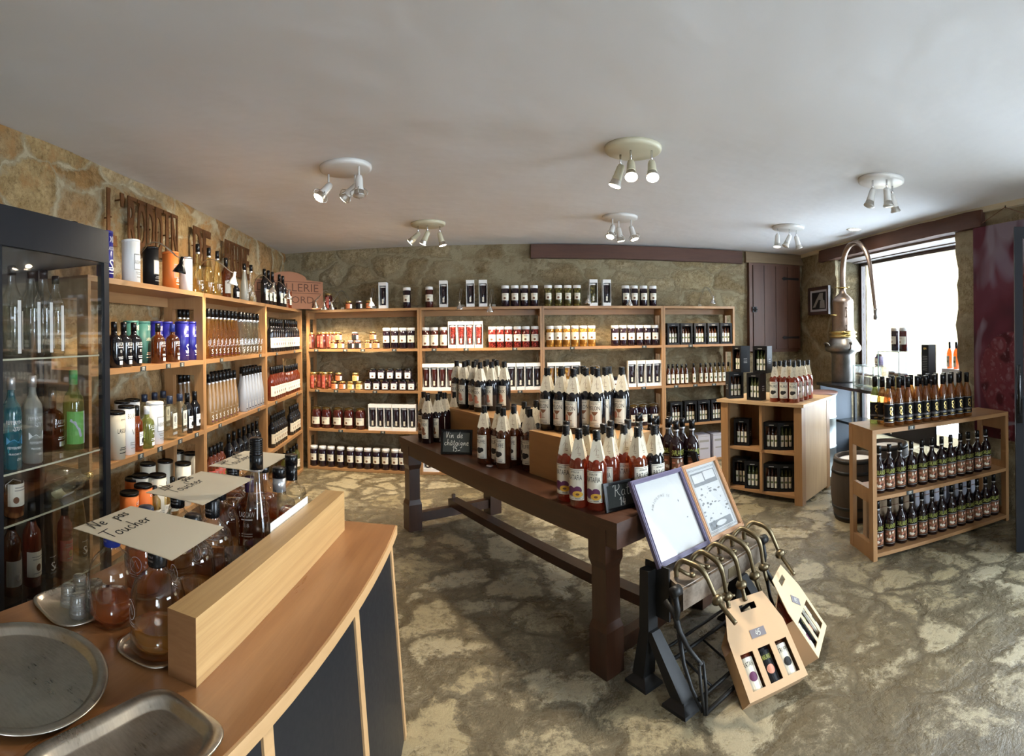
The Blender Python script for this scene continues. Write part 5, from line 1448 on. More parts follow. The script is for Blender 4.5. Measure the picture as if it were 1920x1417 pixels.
a, b = on_z(1372, 893, TZ), on_z(1352, 873, TZ)
t0 = tw(.10, .79); t1 = tw(.27, .815)
chalkboard('small chalkboard seen from behind at right edge of the table', t0, t1, TZ, .15, .30, [])

# ================================================================ antique bottle filler with two framed prints and two carriers
FA = math.radians(29.4); FF = local(.62, 2.09, FA)
fil = empty('bottle_filler', (.62, 2.09, 0), FA); tag(fil, 'antique cast iron bottle filling machine with six curved spouts', 'machine')
FLN = .58
mb = MB()   # trough: sloping front, open lip
sec = [(-.075, .36), (.095, .36), (.105, .47), (.105, .50), (.06, .505), (-.085, .455), (-.09, .43)]
mb.loft([[(x, y, z) for y, z in sec] for x in (.0, FLN)], smooth=False); obj('trough', mb, M['lead'], fil)
mb = MB(); mb.box(-.002, FLN + .002, -.100, -.088, .37, .452); mb.box(.30, .36, -.102, -.1, .385, .43, 1); obj('front_plate', mb, [M['lead'], M['brass']], fil)
mb = MB(); mb.box(.0, FLN, .02, .06, .30, .358); obj('wooden_rail', mb, M['walnut_x'], fil)
for x in (-.03, FLN + .03):
    mb = MB()
    def bar(p, q, w0, w1): # tapered square bar along p -> q
        p, q = Vector(p), Vector(q); mb.loft([[(p.x - w0, p.y - w0, p.z), (p.x + w0, p.y - w0, p.z), (p.x + w0, p.y + w0, p.z), (p.x - w0, p.y + w0, p.z)],
                                              [(q.x - w1, q.y - w1, q.z), (q.x + w1, q.y - w1, q.z), (q.x + w1, q.y + w1, q.z), (q.x - w1, q.y + w1, q.z)]], smooth=False)
    def foot(y): mb.loft([[(x - c, y - c * 1.25, z), (x + c, y - c * 1.25, z), (x + c, y + c * 1.25, z), (x - c, y + c * 1.25, z)] for c, z in ((.052, 0), (.050, .012), (.030, .035), (.022, .05))], smooth=False)
    foot(.108); bar((x, .108, .045), (x, .075, .25), .034, .026); bar((x, .075, .25), (x, .072, .50), .028, .026)
    obj('rear_leg', mb, M['iron'], fil)
    mb = MB(); foot(-.112); bar((x, -.112, .045), (x, .055, .25), .034, .024); obj('front_leg', mb, M['iron'], fil)
    mb = MB(); mb.lathe([(0, -.02), (.022, -.02), (.022, .02), (0, .02)], 16, M=Matrix.Translation((x, -.085, .455)) @ Matrix.Rotation(PI / 2, 4, 'Y'))
    sg = 1 if x < 0 else 1
    pts = [(x, -.03, .40), (x, -.08, .36), (x, -.105, .30), (x, -.15, .25), (x, -.215, .215)]
    mb.tube(pts, [.014, .013, .012, .010, .008], 8)
    mb.tube([(x, -.08, .45), (x, -.095, .38), (x, -.085, .31)], [.012, .012, .010], 8)
    mb.tube([(x, -.10, .29), (x, -.125, .18), (x, -.165, .10), (x, -.22, .03)], [.010, .008, .008, .007], 8)
    mb.tube([(x - .012, -.215, .215), (x - .010, -.222, .12), (x, -.23, .025)], .0065, 8)
    mb.tube([(x + .012, -.215, .215), (x + .012, -.228, .12), (x + .004, -.235, .025)], .0065, 8)
    mb.tube([(x - .014, -.214, .215), (x + .014, -.214, .215)], .007, 8)
    obj('rocker_bracket', mb, M['iron'], fil)
for y, z, r in ((-.02, .13, .008), (.09, .10, .007), (-.20, .07, .008), (-.232, .03, .009)):
    mb = MB(); mb.tube([(-.03, y, z), (FLN + .03, y, z)], r, 8); obj('tie_rod', mb, M['iron'], fil)
for i in range(4):
    x = .06 + .15 * i
    mb = MB(); mb.tube([(x, -.02, .13), (x, -.20, .07)], .005, 6); obj('rest_bar', mb, M['iron'], fil)
def on_local_y(F, px, py, y):
    """point of the frame's plane y = const under a pixel"""
    N = (F.to_3x3() @ Vector((0, 1, 0))).normalized(); o = F @ Vector((0, y, 0)) - Vector((0, 0, EYE)); d = ray(px, py)
    return F.inverted() @ (Vector((0, 0, EYE)) + d * (o.dot(N) / d.dot(N)))
TOPS = [(1290, 1054), (1322, 1037), (1348, 1022), (1371, 1007), (1397, 992), (1418, 980)]
FERR = [(1345.7, 1124.5), (1362.7, 1118), (1390, 1096), (1415, 1079), (1432, 1063), (1463, 1038)]
ENDS = [(1379.6, 1169), (1366.6, 1140), (1398, 1126), (1425, 1108), (1438, 1088), (1489, 1077.5)]
for k in range(6):
    far = k in (0, 5)
    x = .03 + .098 * k
    tp = on_local_y(FF, *TOPS[k], -.075); fe = on_local_y(FF, *FERR[k], -.20 if far else -.165); en = on_local_y(FF, *ENDS[k], -.295 if far else -.185)
    b0 = Vector((x, -.035, .480))
    q1 = tp.lerp(fe, .45) + Vector((0, -.012 if far else -.03, .035))
    ctl = [b0, b0 + Vector((0, 0, .035)), b0.lerp(tp, .62) + Vector((0, .012, .022)), tp, q1, fe, en]
    pts = []
    for i in range(len(ctl) - 1):
        p0, p1, p2, p3 = [Vector(ctl[min(max(j, 0), len(ctl) - 1)]) for j in (i - 1, i, i + 1, i + 2)]
        for s in range(6):
            u = s / 6; pts.append(.5 * (2 * p1 + (p2 - p0) * u + (2 * p0 - 5 * p1 + 4 * p2 - p3) * u * u + (3 * p1 - p0 - 3 * p2 + p3) * u ** 3))
    pts.append(Vector(ctl[-1]))
    mb = MB(); mb.tube(pts, [.0115 if i < 26 else .0095 for i in range(len(pts))], 10); sp = obj('spout', mb, M['brass'], fil)
    T = Matrix.Translation(fe) @ (en - fe).to_track_quat('Z', 'Y').to_matrix().to_4x4()
    mb = MB(); mb.lathe([(.0096, -.020), (.018, -.016), (.026, -.005), (.026, .005), (.018, .014), (.0096, .018)], 14, M=T)
    mb.tube([T @ Vector((.02, 0, 0)), T @ Vector((.036, 0, .002))], .006, 8); obj('ferrule', mb, M['brass'], sp)
    T2 = Matrix.Translation(q1)
    mb = MB(); mb.tube([b0 + Vector((.004, -.005, .03)), b0 + Vector((.03, -.03, .008)), b0 + Vector((.05, -.045, -.006))], [.008, .008, .007], 8)
    mb.lathe([(0, -.012), (.012, -.008), (.012, .008), (0, .012)], 12, c=b0 + Vector((.05, -.045, .0))); obj('side_arm', mb, M['brass'], sp)
mb = MB(); mb.box(-.006, .07, .03, .118, .30, .358); mb.box(-.012, -.004, -.03, .11, .30, .52); obj('end_housing', mb, M['iron'], fil)

def framed(label, a0, a1, W_, H_, fw, frame_mat, art, foot, lean=.50):
    """framed print: stands on the trough, leans on the table's end"""
    F = FF @ Matrix.Translation((a0, foot, .507)) @ Matrix.Rotation(-lean, 4, 'X')
    t = empty('framed_print', (0, 0, 0)); t.matrix_world = F; tag(t, label, 'framed print')
    mb = MB()
    for y0, k in ((-.010, 0), (-.014, .006)):
        w = fw - k
    mb.box(0, W_, -.012, .008, 0, fw); mb.box(0, W_, -.012, .008, H_ - fw, H_); mb.box(0, fw, -.012, .008, fw, H_ - fw); mb.box(W_ - fw, W_, -.012, .008, fw, H_ - fw)
    for q in (.004, fw - .006):
        mb.box(q, W_ - q, -.0145, -.012, q, q + .003); mb.box(q, W_ - q, -.0145, -.012, H_ - q - .003, H_ - q)
        mb.box(q, q + .003, -.0145, -.012, q + .003, H_ - q - .003); mb.box(W_ - q - .003, W_ - q, -.0145, -.012, q + .003, H_ - q - .003)
    obj('frame', mb, frame_mat, t)
    mb = MB(); mb.box(fw, W_ - fw, .0, .006, fw, H_ - fw, 0); art(mb, W_, H_, fw, flat(-.0008)); obj('print', mb, [M['white'], M['grey_ink'], plain('print_grey', (.34, .35, .36), .6)], t)
    mb = MB(); mb.box(fw, W_ - fw, -.004, -.002, fw, H_ - fw); obj('glass', mb, M['pane'], t)
def art1(mb, W_, H_, fw, f):
    txt = 'AGRICULTURE 55'; R = .085
    for i, ch in enumerate(txt):
        if ch == ' ': continue
        an = math.radians(150 - 96 * i / len(txt)); V, Fc = text2d(ch, .011, res=1)
        cx, cz = W_ * .47 + R * math.cos(an), H_ * .50 + R * math.sin(an); rr = an - PI / 2
        mb.add2d([(cx + x * math.cos(rr) - y * math.sin(rr), cz + x * math.sin(rr) + y * math.cos(rr)) for x, y in V], Fc, f, 1)
    mb.add2d(*disc2d(W_ * .74, H_ * .62, .004, .006, 6), f, 2); mb.add2d(*disc2d(W_ * .80, H_ * .40, .005, .003, 6), f, 2)
def art2(mb, W_, H_, fw, f):
    x0, x1, z0, z1 = fw + .012, W_ - fw - .012, fw + .012, H_ - fw - .012
    for q in (0, .005):
        for r in (rect2d(x0 + q, x1 - q, z1 - q - .002, z1 - q), rect2d(x0 + q, x1 - q, z0 + q, z0 + q + .002), rect2d(x0 + q, x0 + q + .002, z0, z1), rect2d(x1 - q - .002, x1 - q, z0, z1)): mb.add2d(*r, f, 2)
    mb.add2d(*rect2d(x0 + .012, x1 - .012, z1 - .085, z1 - .018), f, 2); g_ = flat(-.0014)
    mb.add2d(*rect2d(x0 + .02, (x0 + x1) / 2 - .006, z1 - .068, z1 - .026), g_, 0); mb.add2d(*rect2d((x0 + x1) / 2 + .002, x1 - .02, z1 - .064, z1 - .022), g_, 0)
    random.seed(3)
    for _ in range(46):
        x, z = random.uniform(x0 + .012, x1 - .014), random.uniform(z0 + .012, z1 - .10)
        mb.add2d(*disc2d(x, z, random.uniform(.002, .012), random.uniform(.0015, .006), 6), f, random.choice((1, 2, 2)))
    mb.add2d(*rect2d(x0 + .015, x1 - .02, z0 + .012, z0 + .05), f, 2); mb.add2d(*disc2d((x0 + x1) / 2, z0 + .031, .04, .012), g_, 0)
framed('white print in mauve wooden frame leaning over the bottle filler', -.02, 0, .335, .375, .020, M['mauve'], art1, .022)
framed('orange-brown framed black and white print leaning beside the mauve frame', .322, 0, .27, .375, .020, M['frame_wood'], art2, .026)

def carrier(label, A_, B_, lean, price_rot, k, face_col):
    """three-bottle cardboard carrier leaning back against the machine"""
    A_, B_ = Vector(A_), Vector(B_); d = B_ - A_; ang = math.atan2(d.y, d.x); W_ = d.length
    D_ = .085; Hs = .235; Ht = .375
    F = Matrix.Translation((A_.x, A_.y, .0)) @ Matrix.Rotation(ang, 4, 'Z') @ Matrix.Rotation(-lean, 4, 'X')
    # lift so that its lowest edge (the rear one) touches the floor
    lift = math.sin(lean) * D_ * 1.0
    F = Matrix.Translation((0, 0, lift + .001)) @ F
    t = empty('bottle_carrier', (0, 0, 0)); t.matrix_world = F; tag(t, label, 'bottle carrier')
    th = .003; mb = MB()
    # front panel with three windows and a handle slot, built from strips
    def strip(x0, x1, z0, z1): mb.box(x0, x1, 0, th, z0, z1)
    wx = [(W_ * (.10 + .30 * i), W_ * (.10 + .30 * i) + W_ * .21) for i in range(3)]; wz0, wz1 = .030, .165
    strip(0, W_, 0, wz0); strip(0, W_, wz1, Hs)
    xs_ = [0] + [v for w in wx for v in w] + [W_]
    for i in range(0, len(xs_), 2): strip(xs_[i], xs_[i + 1], wz0, wz1)
    ti = .045
    mb.v, n0 = mb.v, len(mb.v)
    def pan(poly, y0, y1):
        mb.prism([(x, z) for x, z in poly], -y1, -y0, 0, Matrix.Rotation(PI / 2, 4, 'X'))
    y0, y1 = 0, th
    hx0, hx1, hz0, hz1 = W_ * .36, W_ * .64, Ht - .058, Ht - .030
    def edge_x(z): return ti * (z - Hs) / (Ht - Hs)
    pan([(0, Hs), (W_, Hs), (W_ - edge_x(hz0), hz0), (edge_x(hz0), hz0)], y0, y1)
    pan([(edge_x(hz0), hz0), (hx0, hz0), (hx0, hz1), (edge_x(hz1), hz1)], y0, y1); pan([(hx1, hz0), (W_ - edge_x(hz0), hz0), (W_ - edge_x(hz1), hz1), (hx1, hz1)], y0, y1)
    pan([(edge_x(hz1), hz1), (W_ - edge_x(hz1), hz1), (W_ - ti, Ht), (ti, Ht)], y0, y1)
    obj('front_panel', mb, face_col, t)
    mb = MB(); mb.box(0, th, th, D_, 0, Hs * .82); mb.box(W_ - th, W_, th, D_, 0, Hs * .82); mb.box(0, W_, D_ - th, D_, 0, Hs); mb.box(th, W_ - th, th, D_ - th, 0, th)
    mb.loft([[(0, D_ - th, Hs), (W_, D_ - th, Hs), (W_, D_, Hs), (0, D_, Hs)], [(ti, .008, Ht - .06), (W_ - ti, .008, Ht - .06), (W_ - ti, .012, Ht - .06), (ti, .012, Ht - .06)]], smooth=False)
    obj('box_body', mb, M['kraft'], t)
    for i, (gl, lb_, word) in enumerate(((M['rose'], M['ivory'], 'RATAFIA'), (M['dark_glass'], M['black_card'], 'SARLANDE'), (M['truffle'], M['ivory'], 'TRUFFE'))):
        cx = (wx[i][0] + wx[i][1]) / 2; r = W_ * .115; mb = MB()
        mb.lathe([(0, .004), (r, .005), (r, .175), (r * .6, .21), (.014, .235), (.014, .28), (0, .28)], 18, c=(cx, D_ / 2, 0))
        f = lambda x, y, cx=cx, r=r: (cx + (r + .0008) * math.sin(x / r), D_ / 2 - (r + .0008) * math.cos(x / r), y)
        g_ = lambda x, y, cx=cx, r=r: (cx + (r + .0016) * math.sin(x / r), D_ / 2 - (r + .0016) * math.cos(x / r), y)
        V = [(-.033 + .066 * j / 8, z) for j in range(9) for z in (.022, .152)]
        mb.add2d(V, [(2 * j, 2 * j + 2, 2 * j + 3, 2 * j + 1) for j in range(8)], f, 1)
        write(mb, word, .018, g_, 0, .118, 2, .048); mb.add2d(*disc2d(0, .08, .018, .018), g_, 3)
        obj('packed_bottle', mb, [gl, lb_, M['ink'] if i != 1 else M['green_txt'], (M['purple'], M['peach'], M['ink'])[i]], t)
    mb = MB(); R = Matrix.Translation((W_ * .5, -.001, .222)) @ Matrix.Rotation(price_rot, 4, 'Y')
    mb.box(-.036, .036, -.001, 0, -.017, .017, 0, R); V, Fc = hand2d('45', .022, .003); mb.add2d([(x, y - .011) for x, y in V], Fc, lambda x, y: R @ Vector((x, -.0016, y)), 1)
    obj('price_patch', mb, [plain('grey_price_patch_%d' % k, (.20, .18, .19), .8), M['chalk']], t)
carrier('kraft carrier of three bottles marked 45 leaning at front of the filler', on_z(1406.6, 1319, .062).xy, on_z(1515, 1265, .062).xy, .82, 0, 1, M['kraft'])
carrier('pale kraft carrier of three bottles leaning at right of the front carrier', on_z(1535, 1234, .05).xy, on_z(1550, 1173, .05).xy, .62, PI / 4, 2, plain('pale_kraft', (.66, .50, .30), .8))
# ================================================================ display cube with gift boxes
KA = math.radians(-56.9); KF = local(1.84, 4.477, KA); KW, KD, KH = .884, .68, .87
cube = empty('display_cube', (1.84, 4.477, 0), KA); tag(cube, 'square wooden display stand of open compartments filled with black gift boxes', 'display stand')
mb = MB(); mb.box(0, KW, 0, KD, KH - .026, KH); obj('top_slab', mb, M['pale_x'], cube)
for x, y, w, d in ((.03, .025, .075, .03), (KW - .105, .025, .075, .03), (.03, KD - .055, .075, .03), (KW - .105, KD - .055, .075, .03)):
    mb = MB(); mb.box(x, x + w, y, y + d, 0, KH - .0265); mb.box(x if x < .4 else x + w - .03, x + .03 if x < .4 else x + w, y + d if y < .3 else y - .045, y + d + .045 if y < .3 else y, 0, KH - .0265)
    obj('post', mb, M['oak_z'], cube)
for x in (.032, KW - .05):
    mb = MB(); mb.box(x, x + .018, .10, KD - .10, .02, KH - .0265); obj('side_panel', mb, M['pale_z'], cube)
mb = MB(); mb.box(.05, KW - .05, KD * .62, KD * .62 + .016, .075, KH - .0265); obj('back_panel', mb, M['pale_z'], cube)
for z in (.07, .44):
    mb = MB(); mb.box(.051, KW - .051, .056, KD * .62, z - .025, z); obj('shelf_board', mb, M['oak_x'], cube)
for z0, z1 in ((.0705, .4145), (.4405, KH - .027)):
    mb = MB(); mb.box(KW / 2 - .013, KW / 2 + .013, .04, KD * .62, z0, z1); obj('divider', mb, M['oak_z'], cube)
def gift(F, px, y, z, ang, label, key='gift', group=None):
    p = px_line(F, px, y, z + .0008); P[key].put(p, ang, label, 'gift box', group)
gift(KF, 1393, .16, .44, KA + .25, 'single black gift box in upper left compartment of display stand')
gift(KF, 1449, .13, .44, KA + .25, 'left black gift box in upper right compartment of display stand')
gift(KF, 1474, .17, .44, KA + .5, 'right black gift box in upper right compartment of display stand', 'gift_b')
gift(KF, 1390, .17, .07, KA + .2, 'left black gift box in lower left compartment of display stand')
gift(KF, 1412, .12, .07, KA + .3, 'right black gift box with tag in lower left compartment', 'gift_b')
gift(KF, 1448, .13, .07, KA + .25, 'left black gift box in lower right compartment of display stand')
gift(KF, 1473, .17, .07, KA + .45, 'right black gift box in lower right compartment of display stand', 'gift_b')
gift(KF, 1378, .16, KH + .0008, -.10, 'left black gift box at the bottom of stack on display stand')
gift(KF, 1419, .13, KH + .0008, -1.0, 'right black gift box at the bottom of stack on display stand', 'gift_b')
gift(KF, 1391, .17, KH + .2458, -1.42, 'left black gift box on top of stack on display stand')
gift(KF, 1431, .15, KH + .2458, -.95, 'right black gift box with tag on top of stack on display stand', 'gift_b')
mure = proto_aperitif(M['rose'], 'MURE', draw_truffle, [])
pts, k = [], 0
for c in range(3):
    for r in range(4):
        # columns along the front edge, rows going back towards the cupboard
        q = px_line(KF, 1455 + 16.5 * c, .105, KH); q2 = q + (KF.to_3x3() @ Vector((0.0, 1, 0))) * (.098 * r)
        pts.append((c, r, q2))
fx = [px_line(KF, 1461, .075, KH), px_line(KF, 1477, .075, KH), px_line(KF, 1494, .075, KH)]
flat_pts = relax([p for _, _, p in pts], .095)
for (c, r, _), p in zip(pts, flat_pts):
    rw = ('front', 'second', 'third', 'last')[r]
    mure.put(p, -.85 + random.uniform(-.08, .08), '%s pink blackberry aperitif bottle of the %s row on display stand' % (('left', 'middle', 'right')[c], rw), 'bottle', 'pink aperitif bottles on display stand')

# drum behind the stand, barrels behind the rack
p = at_range(1536, 800, 5.38)
t = empty('metal_drum', (p.x, p.y, 0)); tag(t, 'galvanised metal drum with brown wooden lid behind the display stand', 'drum')
mb = MB(); mb.lathe([(0, .01), (.17, .01), (.185, 0), (.185, .03), (.175, .04), (.175, .30), (.182, .31), (.175, .32), (.175, .60), (.182, .61), (.175, .62), (.175, .82), (.186, .835), (.180, .845), (0, .845)], 36); obj('body', mb, M['galva'], t)
mb = MB(); mb.lathe([(0, .846), (.195, .846), (.198, .856), (.19, .866), (0, .866)], 36); obj('wooden_lid', mb, plain('rosewood_lid', (.22, .12, .10), .45), t)
def barrel(label, x, y, r, h):
    t = empty('wooden_barrel', (x, y, 0)); tag(t, label, 'barrel')
    prof = [(0, 0.0)] + [(r * (.84 + .16 * math.sin(PI * i / 12)), h * i / 12) for i in range(13)]
    prof += [(r * .84 - .02, h), (r * .84 - .024, h - .03)]
    mb = MB(); mb.lathe(prof, 40); obj('staves', mb, M['stave'], t)
    mb = MB(); mb.lathe([(r * .84 - .022, h - .032), (0, h - .030)], 40); obj('barrel_head', mb, M['white'], t)
    for u in (.04, .20, .76, .93):
        rr = r * (.84 + .16 * math.sin(PI * u)) + .002; r2 = r * (.84 + .16 * math.sin(PI * (u + .05))) + .002
        mb = MB(); mb.lathe([(rr - .004, h * u), (rr + .002, h * u), (r2 + .002, h * (u + .05)), (r2 - .004, h * (u + .05))], 40); obj('hoop', mb, M['iron'], t)
barrel('dark oak barrel standing on the floor behind the low rack, nearer one', 2.56, 3.33, .205, .49)
barrel('second dark oak barrel behind the low rack, nearer the window', 2.98, 3.42, .20, .52)

# ================================================================ low rack of liqueur bottles
RA = math.radians(-10.5); RF = local(2.131, 2.594, RA); RW, RD, RH = 1.20, .34, .85
rack = empty('bottle_rack', (2.131, 2.594, 0), RA); tag(rack, 'low freestanding oak rack with three tiers of liqueur bottles', 'rack')
for x in (0, RW - .03):
    mb = MB(); mb.box(x, x + .03, 0, .055, 0, RH - .028); mb.box(x, x + .03, RD - .055, RD, 0, RH - .028)
    for z0, z1 in ((0, .10), (.365, .46), (RH - .14, RH - .028)): mb.box(x + .002, x + .028, .055, RD - .055, z0, z1)
    obj('side_frame', mb, M['oak_z'], rack)
for z, th, ex in ((RH, .028, 0), (.415, .024, .0305), (.048, .024, .0305)):
    mb = MB(); mb.box(ex, RW - ex, 0, RD, z - th, z); obj('shelf_board', mb, M['oak_x'], rack)
plum, plum_y = proto_plum(M['plum_amber']), proto_plum(M['olive_spirit'])
p = px_line(RF, 1641, .225, RH); plum_y.put(p, -.5, 'yellow plum brandy bottle at left end on top of the low rack', 'bottle')
g = 'plum brandy bottles on the low rack'
xs = [1667, 1686, 1703, 1720, 1736, 1752.5, 1768, 1782.5, 1798, 1813]
fr = [px_line(RF, x, .075, RH) for x in xs]; bk = [px_line(RF, x, .175, RH) for x in [1655, 1674, 1692, 1708.5, 1724.5, 1740, 1755, 1770, 1784.5, 1800]]
for i, q in enumerate(fr): plum.put(q, -.42 + random.uniform(-.05, .05), '%s plum brandy bottle, front row, on top of the low rack' % ordn(i, 10), 'bottle', g)
for i, q in enumerate(bk): plum.put(q, -.42, '%s plum brandy bottle, second row, on top of the low rack' % ordn(i, 10), 'bottle', g)
g = 'salamander liqueur bottles on the low rack'
for nm, z, xs in (('middle', .415, [1647.5, 1666.8, 1687, 1708, 1728, 1746.6, 1765, 1782, 1800, 1815, 1832, 1848]),
                  ('bottom', .048, [1644, 1666, 1688, 1707.5, 1727, 1746, 1764, 1782.4, 1800, 1815.4, 1831, 1846.6, 1862])):
    for i, x in enumerate(xs):
        q = px_line(RF, x, .085, z + .0008); sal.put(q, -.45 + random.uniform(-.12, .12), '%s dark salamander-labelled bottle on the %s shelf of low rack' % (ordn(i, len(xs)), nm), 'bottle', g)
def carton(label, x0, x1, y0, y1, h, mat, F, ang, o):
    mb = MB(); mb.box(x0, x1, y0, y1, 0, h); mb.box(x0 + .04, x1 - .04, y0 - .001, y0, h * .45, h * .62, 1); mb.box(x0, x1, y0 - .0008, y0, h - .045, h - .04, 1)
    tag(obj('cardboard_box', mb, [mat, M['brown_ink']], None, o, ang), label, 'cardboard box')
for lb, x0, x1, h, m in (('tan cardboard box behind bottles on rack bottom shelf, left', .10, .40, .27, M['tan_box']), ('lilac cardboard box behind bottles on rack bottom shelf, middle', .44, .72, .29, M['carton']),
                         ('pale cardboard box behind bottles on rack bottom shelf, right', .76, 1.02, .28, M['carton'])):
    o = RF @ Vector((0, 0, .049)); carton(lb, x0, x1, .175, .33, h, m, RF, RA, o)
for i, (px, z) in enumerate(((1709, RH), (1705, .415))):
    q = px_line(RF, px, -.001, z - .025); P['tag_b'].put(q, RA, 'small chalk price tag on the %s board edge of the low rack' % ('top', 'middle')[i], 'price tag', 'price tags on shelf edges')

# ================================================================ window display
def wp(t, y, z=0): return FR @ Vector((t, y, z))
st = empty('window_table', (0, 0, 0)); st.matrix_world = FR @ Matrix.Translation((-5.07, -.43, 0)); tag(st, 'two-tier black display table before the bright window', 'table')
LT = 1.86
mb = MB(); mb.box(0, LT, 0, .60, .895, .925); obj('table_top', mb, M['black_top'], st)
mb = MB(); mb.box(.02, LT, .23, .55, .475, .50); obj('lower_shelf', mb, M['black_top'], st)
mb = MB(); mb.box(.03, .055, .02, .42, 0, .474); mb.box(.03, .055, .02, .42, .501, .894); obj('end_panel', mb, M['skylit_side'], st)
for x in (.06, LT - .06):
    for y in (.44, .54):
        mb = MB(); mb.box(x, x + .03, y, y + .03, .501, .894); mb.box(x, x + .03, y, y + .03, 0, .474); obj('leg', mb, M['iron'], st)
mb = MB(); mb.box(LT - .62, LT - .02, .10, .12, .53, .894); obj('dark_panel', mb, M['charcoal'], st)
# alembic still
sp = wp(-4.94, -.16, .9255)
al = empty('alembic_still', sp, -PR); tag(al, 'old copper and tin alembic still with long swan-neck pipe on window table', 'still')
mb = MB(); mb.lathe([(0, 0), (.130, 0), (.133, .01), (.130, .30), (.145, .325), (.182, .335), (.202, .355), (.202, .385), (.175, .425), (.145, .47), (.132, .49), (.140, .495), (0, .50)], 40); obj('pot', mb, M['pewter'], al)
mb = MB(); mb.lathe([(.132, .488), (.150, .492), (.154, .506), (.136, .515), (.134, .53), (.152, .538), (.154, .55), (.128, .562)], 40)
mb.tube([(-.215, -.02, .515), (-.15, -.02, .515)], .008, 8); mb.tube([(.15, -.02, .515), (.20, -.02, .515)], .008, 8); obj('brass_collar', mb, M['bright_brass'], al)
mb = MB(); mb.lathe([(.128, .56), (.121, .60), (.119, .865), (.1215, .872), (.1215, .882), (.114, .905), (.075, .945), (.040, .975), (.032, 1.02), (.034, 1.03), (0, 1.03)], 40); obj('column', mb, M['copper'], al)
mb = MB(); mb.lathe([(.034, 1.025), (.050, 1.03), (.050, 1.042), (.034, 1.046)], 24)
for a in (.4, 2.5, 4.3): mb.tube([(.045 * math.cos(a), .045 * math.sin(a), 1.036), (.085 * math.cos(a), .085 * math.sin(a), 1.042)], .006, 8)
obj('neck_clamp', mb, M['bright_brass'], al)
pts = [(0, 0, 1.03), (.0, 0, 1.16), (.012, 0, 1.28), (.07, -.01, 1.40), (.18, -.02, 1.475), (.31, -.03, 1.49), (.43, -.035, 1.45), (.53, -.04, 1.36), (.59, -.04, 1.24), (.63, -.04, 1.08), (.665, -.04, .90), (.69, -.04, .77)]
sm = []
for i in range(len(pts) - 1):
    p0, p1, p2, p3 = [Vector(pts[min(max(j, 0), len(pts) - 1)]) for j in (i - 1, i, i + 1, i + 2)]
    for s in range(4):
        u = s / 4; sm.append(.5 * (2 * p1 + (p2 - p0) * u + (2 * p0 - 5 * p1 + 4 * p2 - p3) * u * u + (3 * p1 - p0 - 3 * p2 + p3) * u ** 3))
sm.append(Vector(pts[-1]))
mb = MB(); mb.tube(sm, [.034 - .014 * i / (len(sm) - 1) for i in range(len(sm))], 14); pipe = obj('swan_neck', mb, M['copper'], al)
mb = MB(); e = Vector(pts[-1]); mb.lathe([(0, -.10), (.016, -.10), (.024, -.09), (.024, -.06), (.018, -.05), (.022, -.02), (.022, .01), (0, .01)], 14, c=e); mb.tube([e + Vector((.0, 0, -.075)), e + Vector((.035, 0, -.075))], .008, 8)
obj('coupling', mb, M['pewter'], pipe)
mb = MB(); mb.tube([(-.045, -.195, .395), (-.04, -.215, .425), (.0, -.222, .435), (.04, -.215, .425), (.045, -.195, .395)], .009, 8); obj('pot_handle', mb, M['pewter'], al)
mb = MB(); mb.tube([(-.055, -.112, .735), (-.05, -.15, .735), (.05, -.15, .735), (.055, -.112, .735)], .007, 8); obj('column_handle', mb, M['bright_brass'], al)
for z0, z1 in ((.71, .81), (.57, .62)):
    mb = MB(); mb.tube([(.12, -.03, z0), (.165, -.05, z0 + .01), (.17, -.05, (z0 + z1) / 2), (.15, -.04, z1), (.12, -.03, z1)], .007, 8); obj('side_fitting', mb, M['copper'], al)
mb = MB(); mb.tube([(.19, -.04, .36), (.235, -.05, .37), (.245, -.05, .42)], .011, 8); mb.lathe([(0, -.02), (.022, -.01), (.022, .01), (0, .02)], 12, c=(.245, -.05, .43)); obj('tap', mb, M['pewter'], al)

glassm = M['pane']
def glass_case(label, t0, t1, y0, y1, z0, z1):
    o = empty('glass_case', (0, 0, 0)); o.matrix_world = FR @ Matrix.Translation((t0, y0, z0)); tag(o, label, 'glass case')
    W_, D_, H_ = t1 - t0, y1 - y0, z1 - z0; g = .006
    for nm, b in (('front_pane', (0, W_, 0, g, 0, H_)), ('back_pane', (0, W_, D_ - g, D_, 0, H_)), ('side_pane', (0, g, g, D_ - g, 0, H_)), ('side_pane', (W_ - g, W_, g, D_ - g, 0, H_)), ('top_pane', (g, W_ - g, g, D_ - g, H_ - g, H_))):
        mb = MB(); mb.box(*b); obj(nm, mb, glassm, o)
    mb = MB()
    for x, y in ((0, 0), (W_, 0), (0, D_), (W_, D_)): mb.box(x - .0035, x + .0035, y - .0035, y + .0035, 0, H_)
    for z in (0, H_): mb.box(0, W_, -.002, .002, z - .002, z + .002); mb.box(-.002, .002, 0, D_, z - .002, z + .002)
    obj('edge', mb, plain('greenish_glass_edge', (.45, .62, .58), .2), o)
glass_case('low glass case with little jars on the window table', -4.52, -4.16, -.30, .05, .9255, 1.135)
glass_case('tall glass case with dark jars on top on the window table', -4.13, -3.80, -.26, .08, .9255, 1.29)
def wput(key, t, y, z, label, cat='jar', group=None): P[key].put(wp(t, y, z), -PR, label, cat, group)
P['square_small'] = proto_square_jar(H=.115, w=.036, lbl=M['ivory'], lid=M['black'], mat=plain('violet_preserve', (.10, .06, .16), .1))
wput('square_small', -4.31, -.12, 1.136, 'small violet square jar standing on the low glass case')
wput('tube_dark', -4.06, -.10, 1.291, 'left dark jar on top of the tall glass case'); wput('tube_jam', -3.905, -.12, 1.291, 'right dark jar on top of the tall glass case')
P['pale_jar'] = proto_small_jar(M['pale_spirit'], M['white'], M['silver_foil'], H=.12, r=.036)
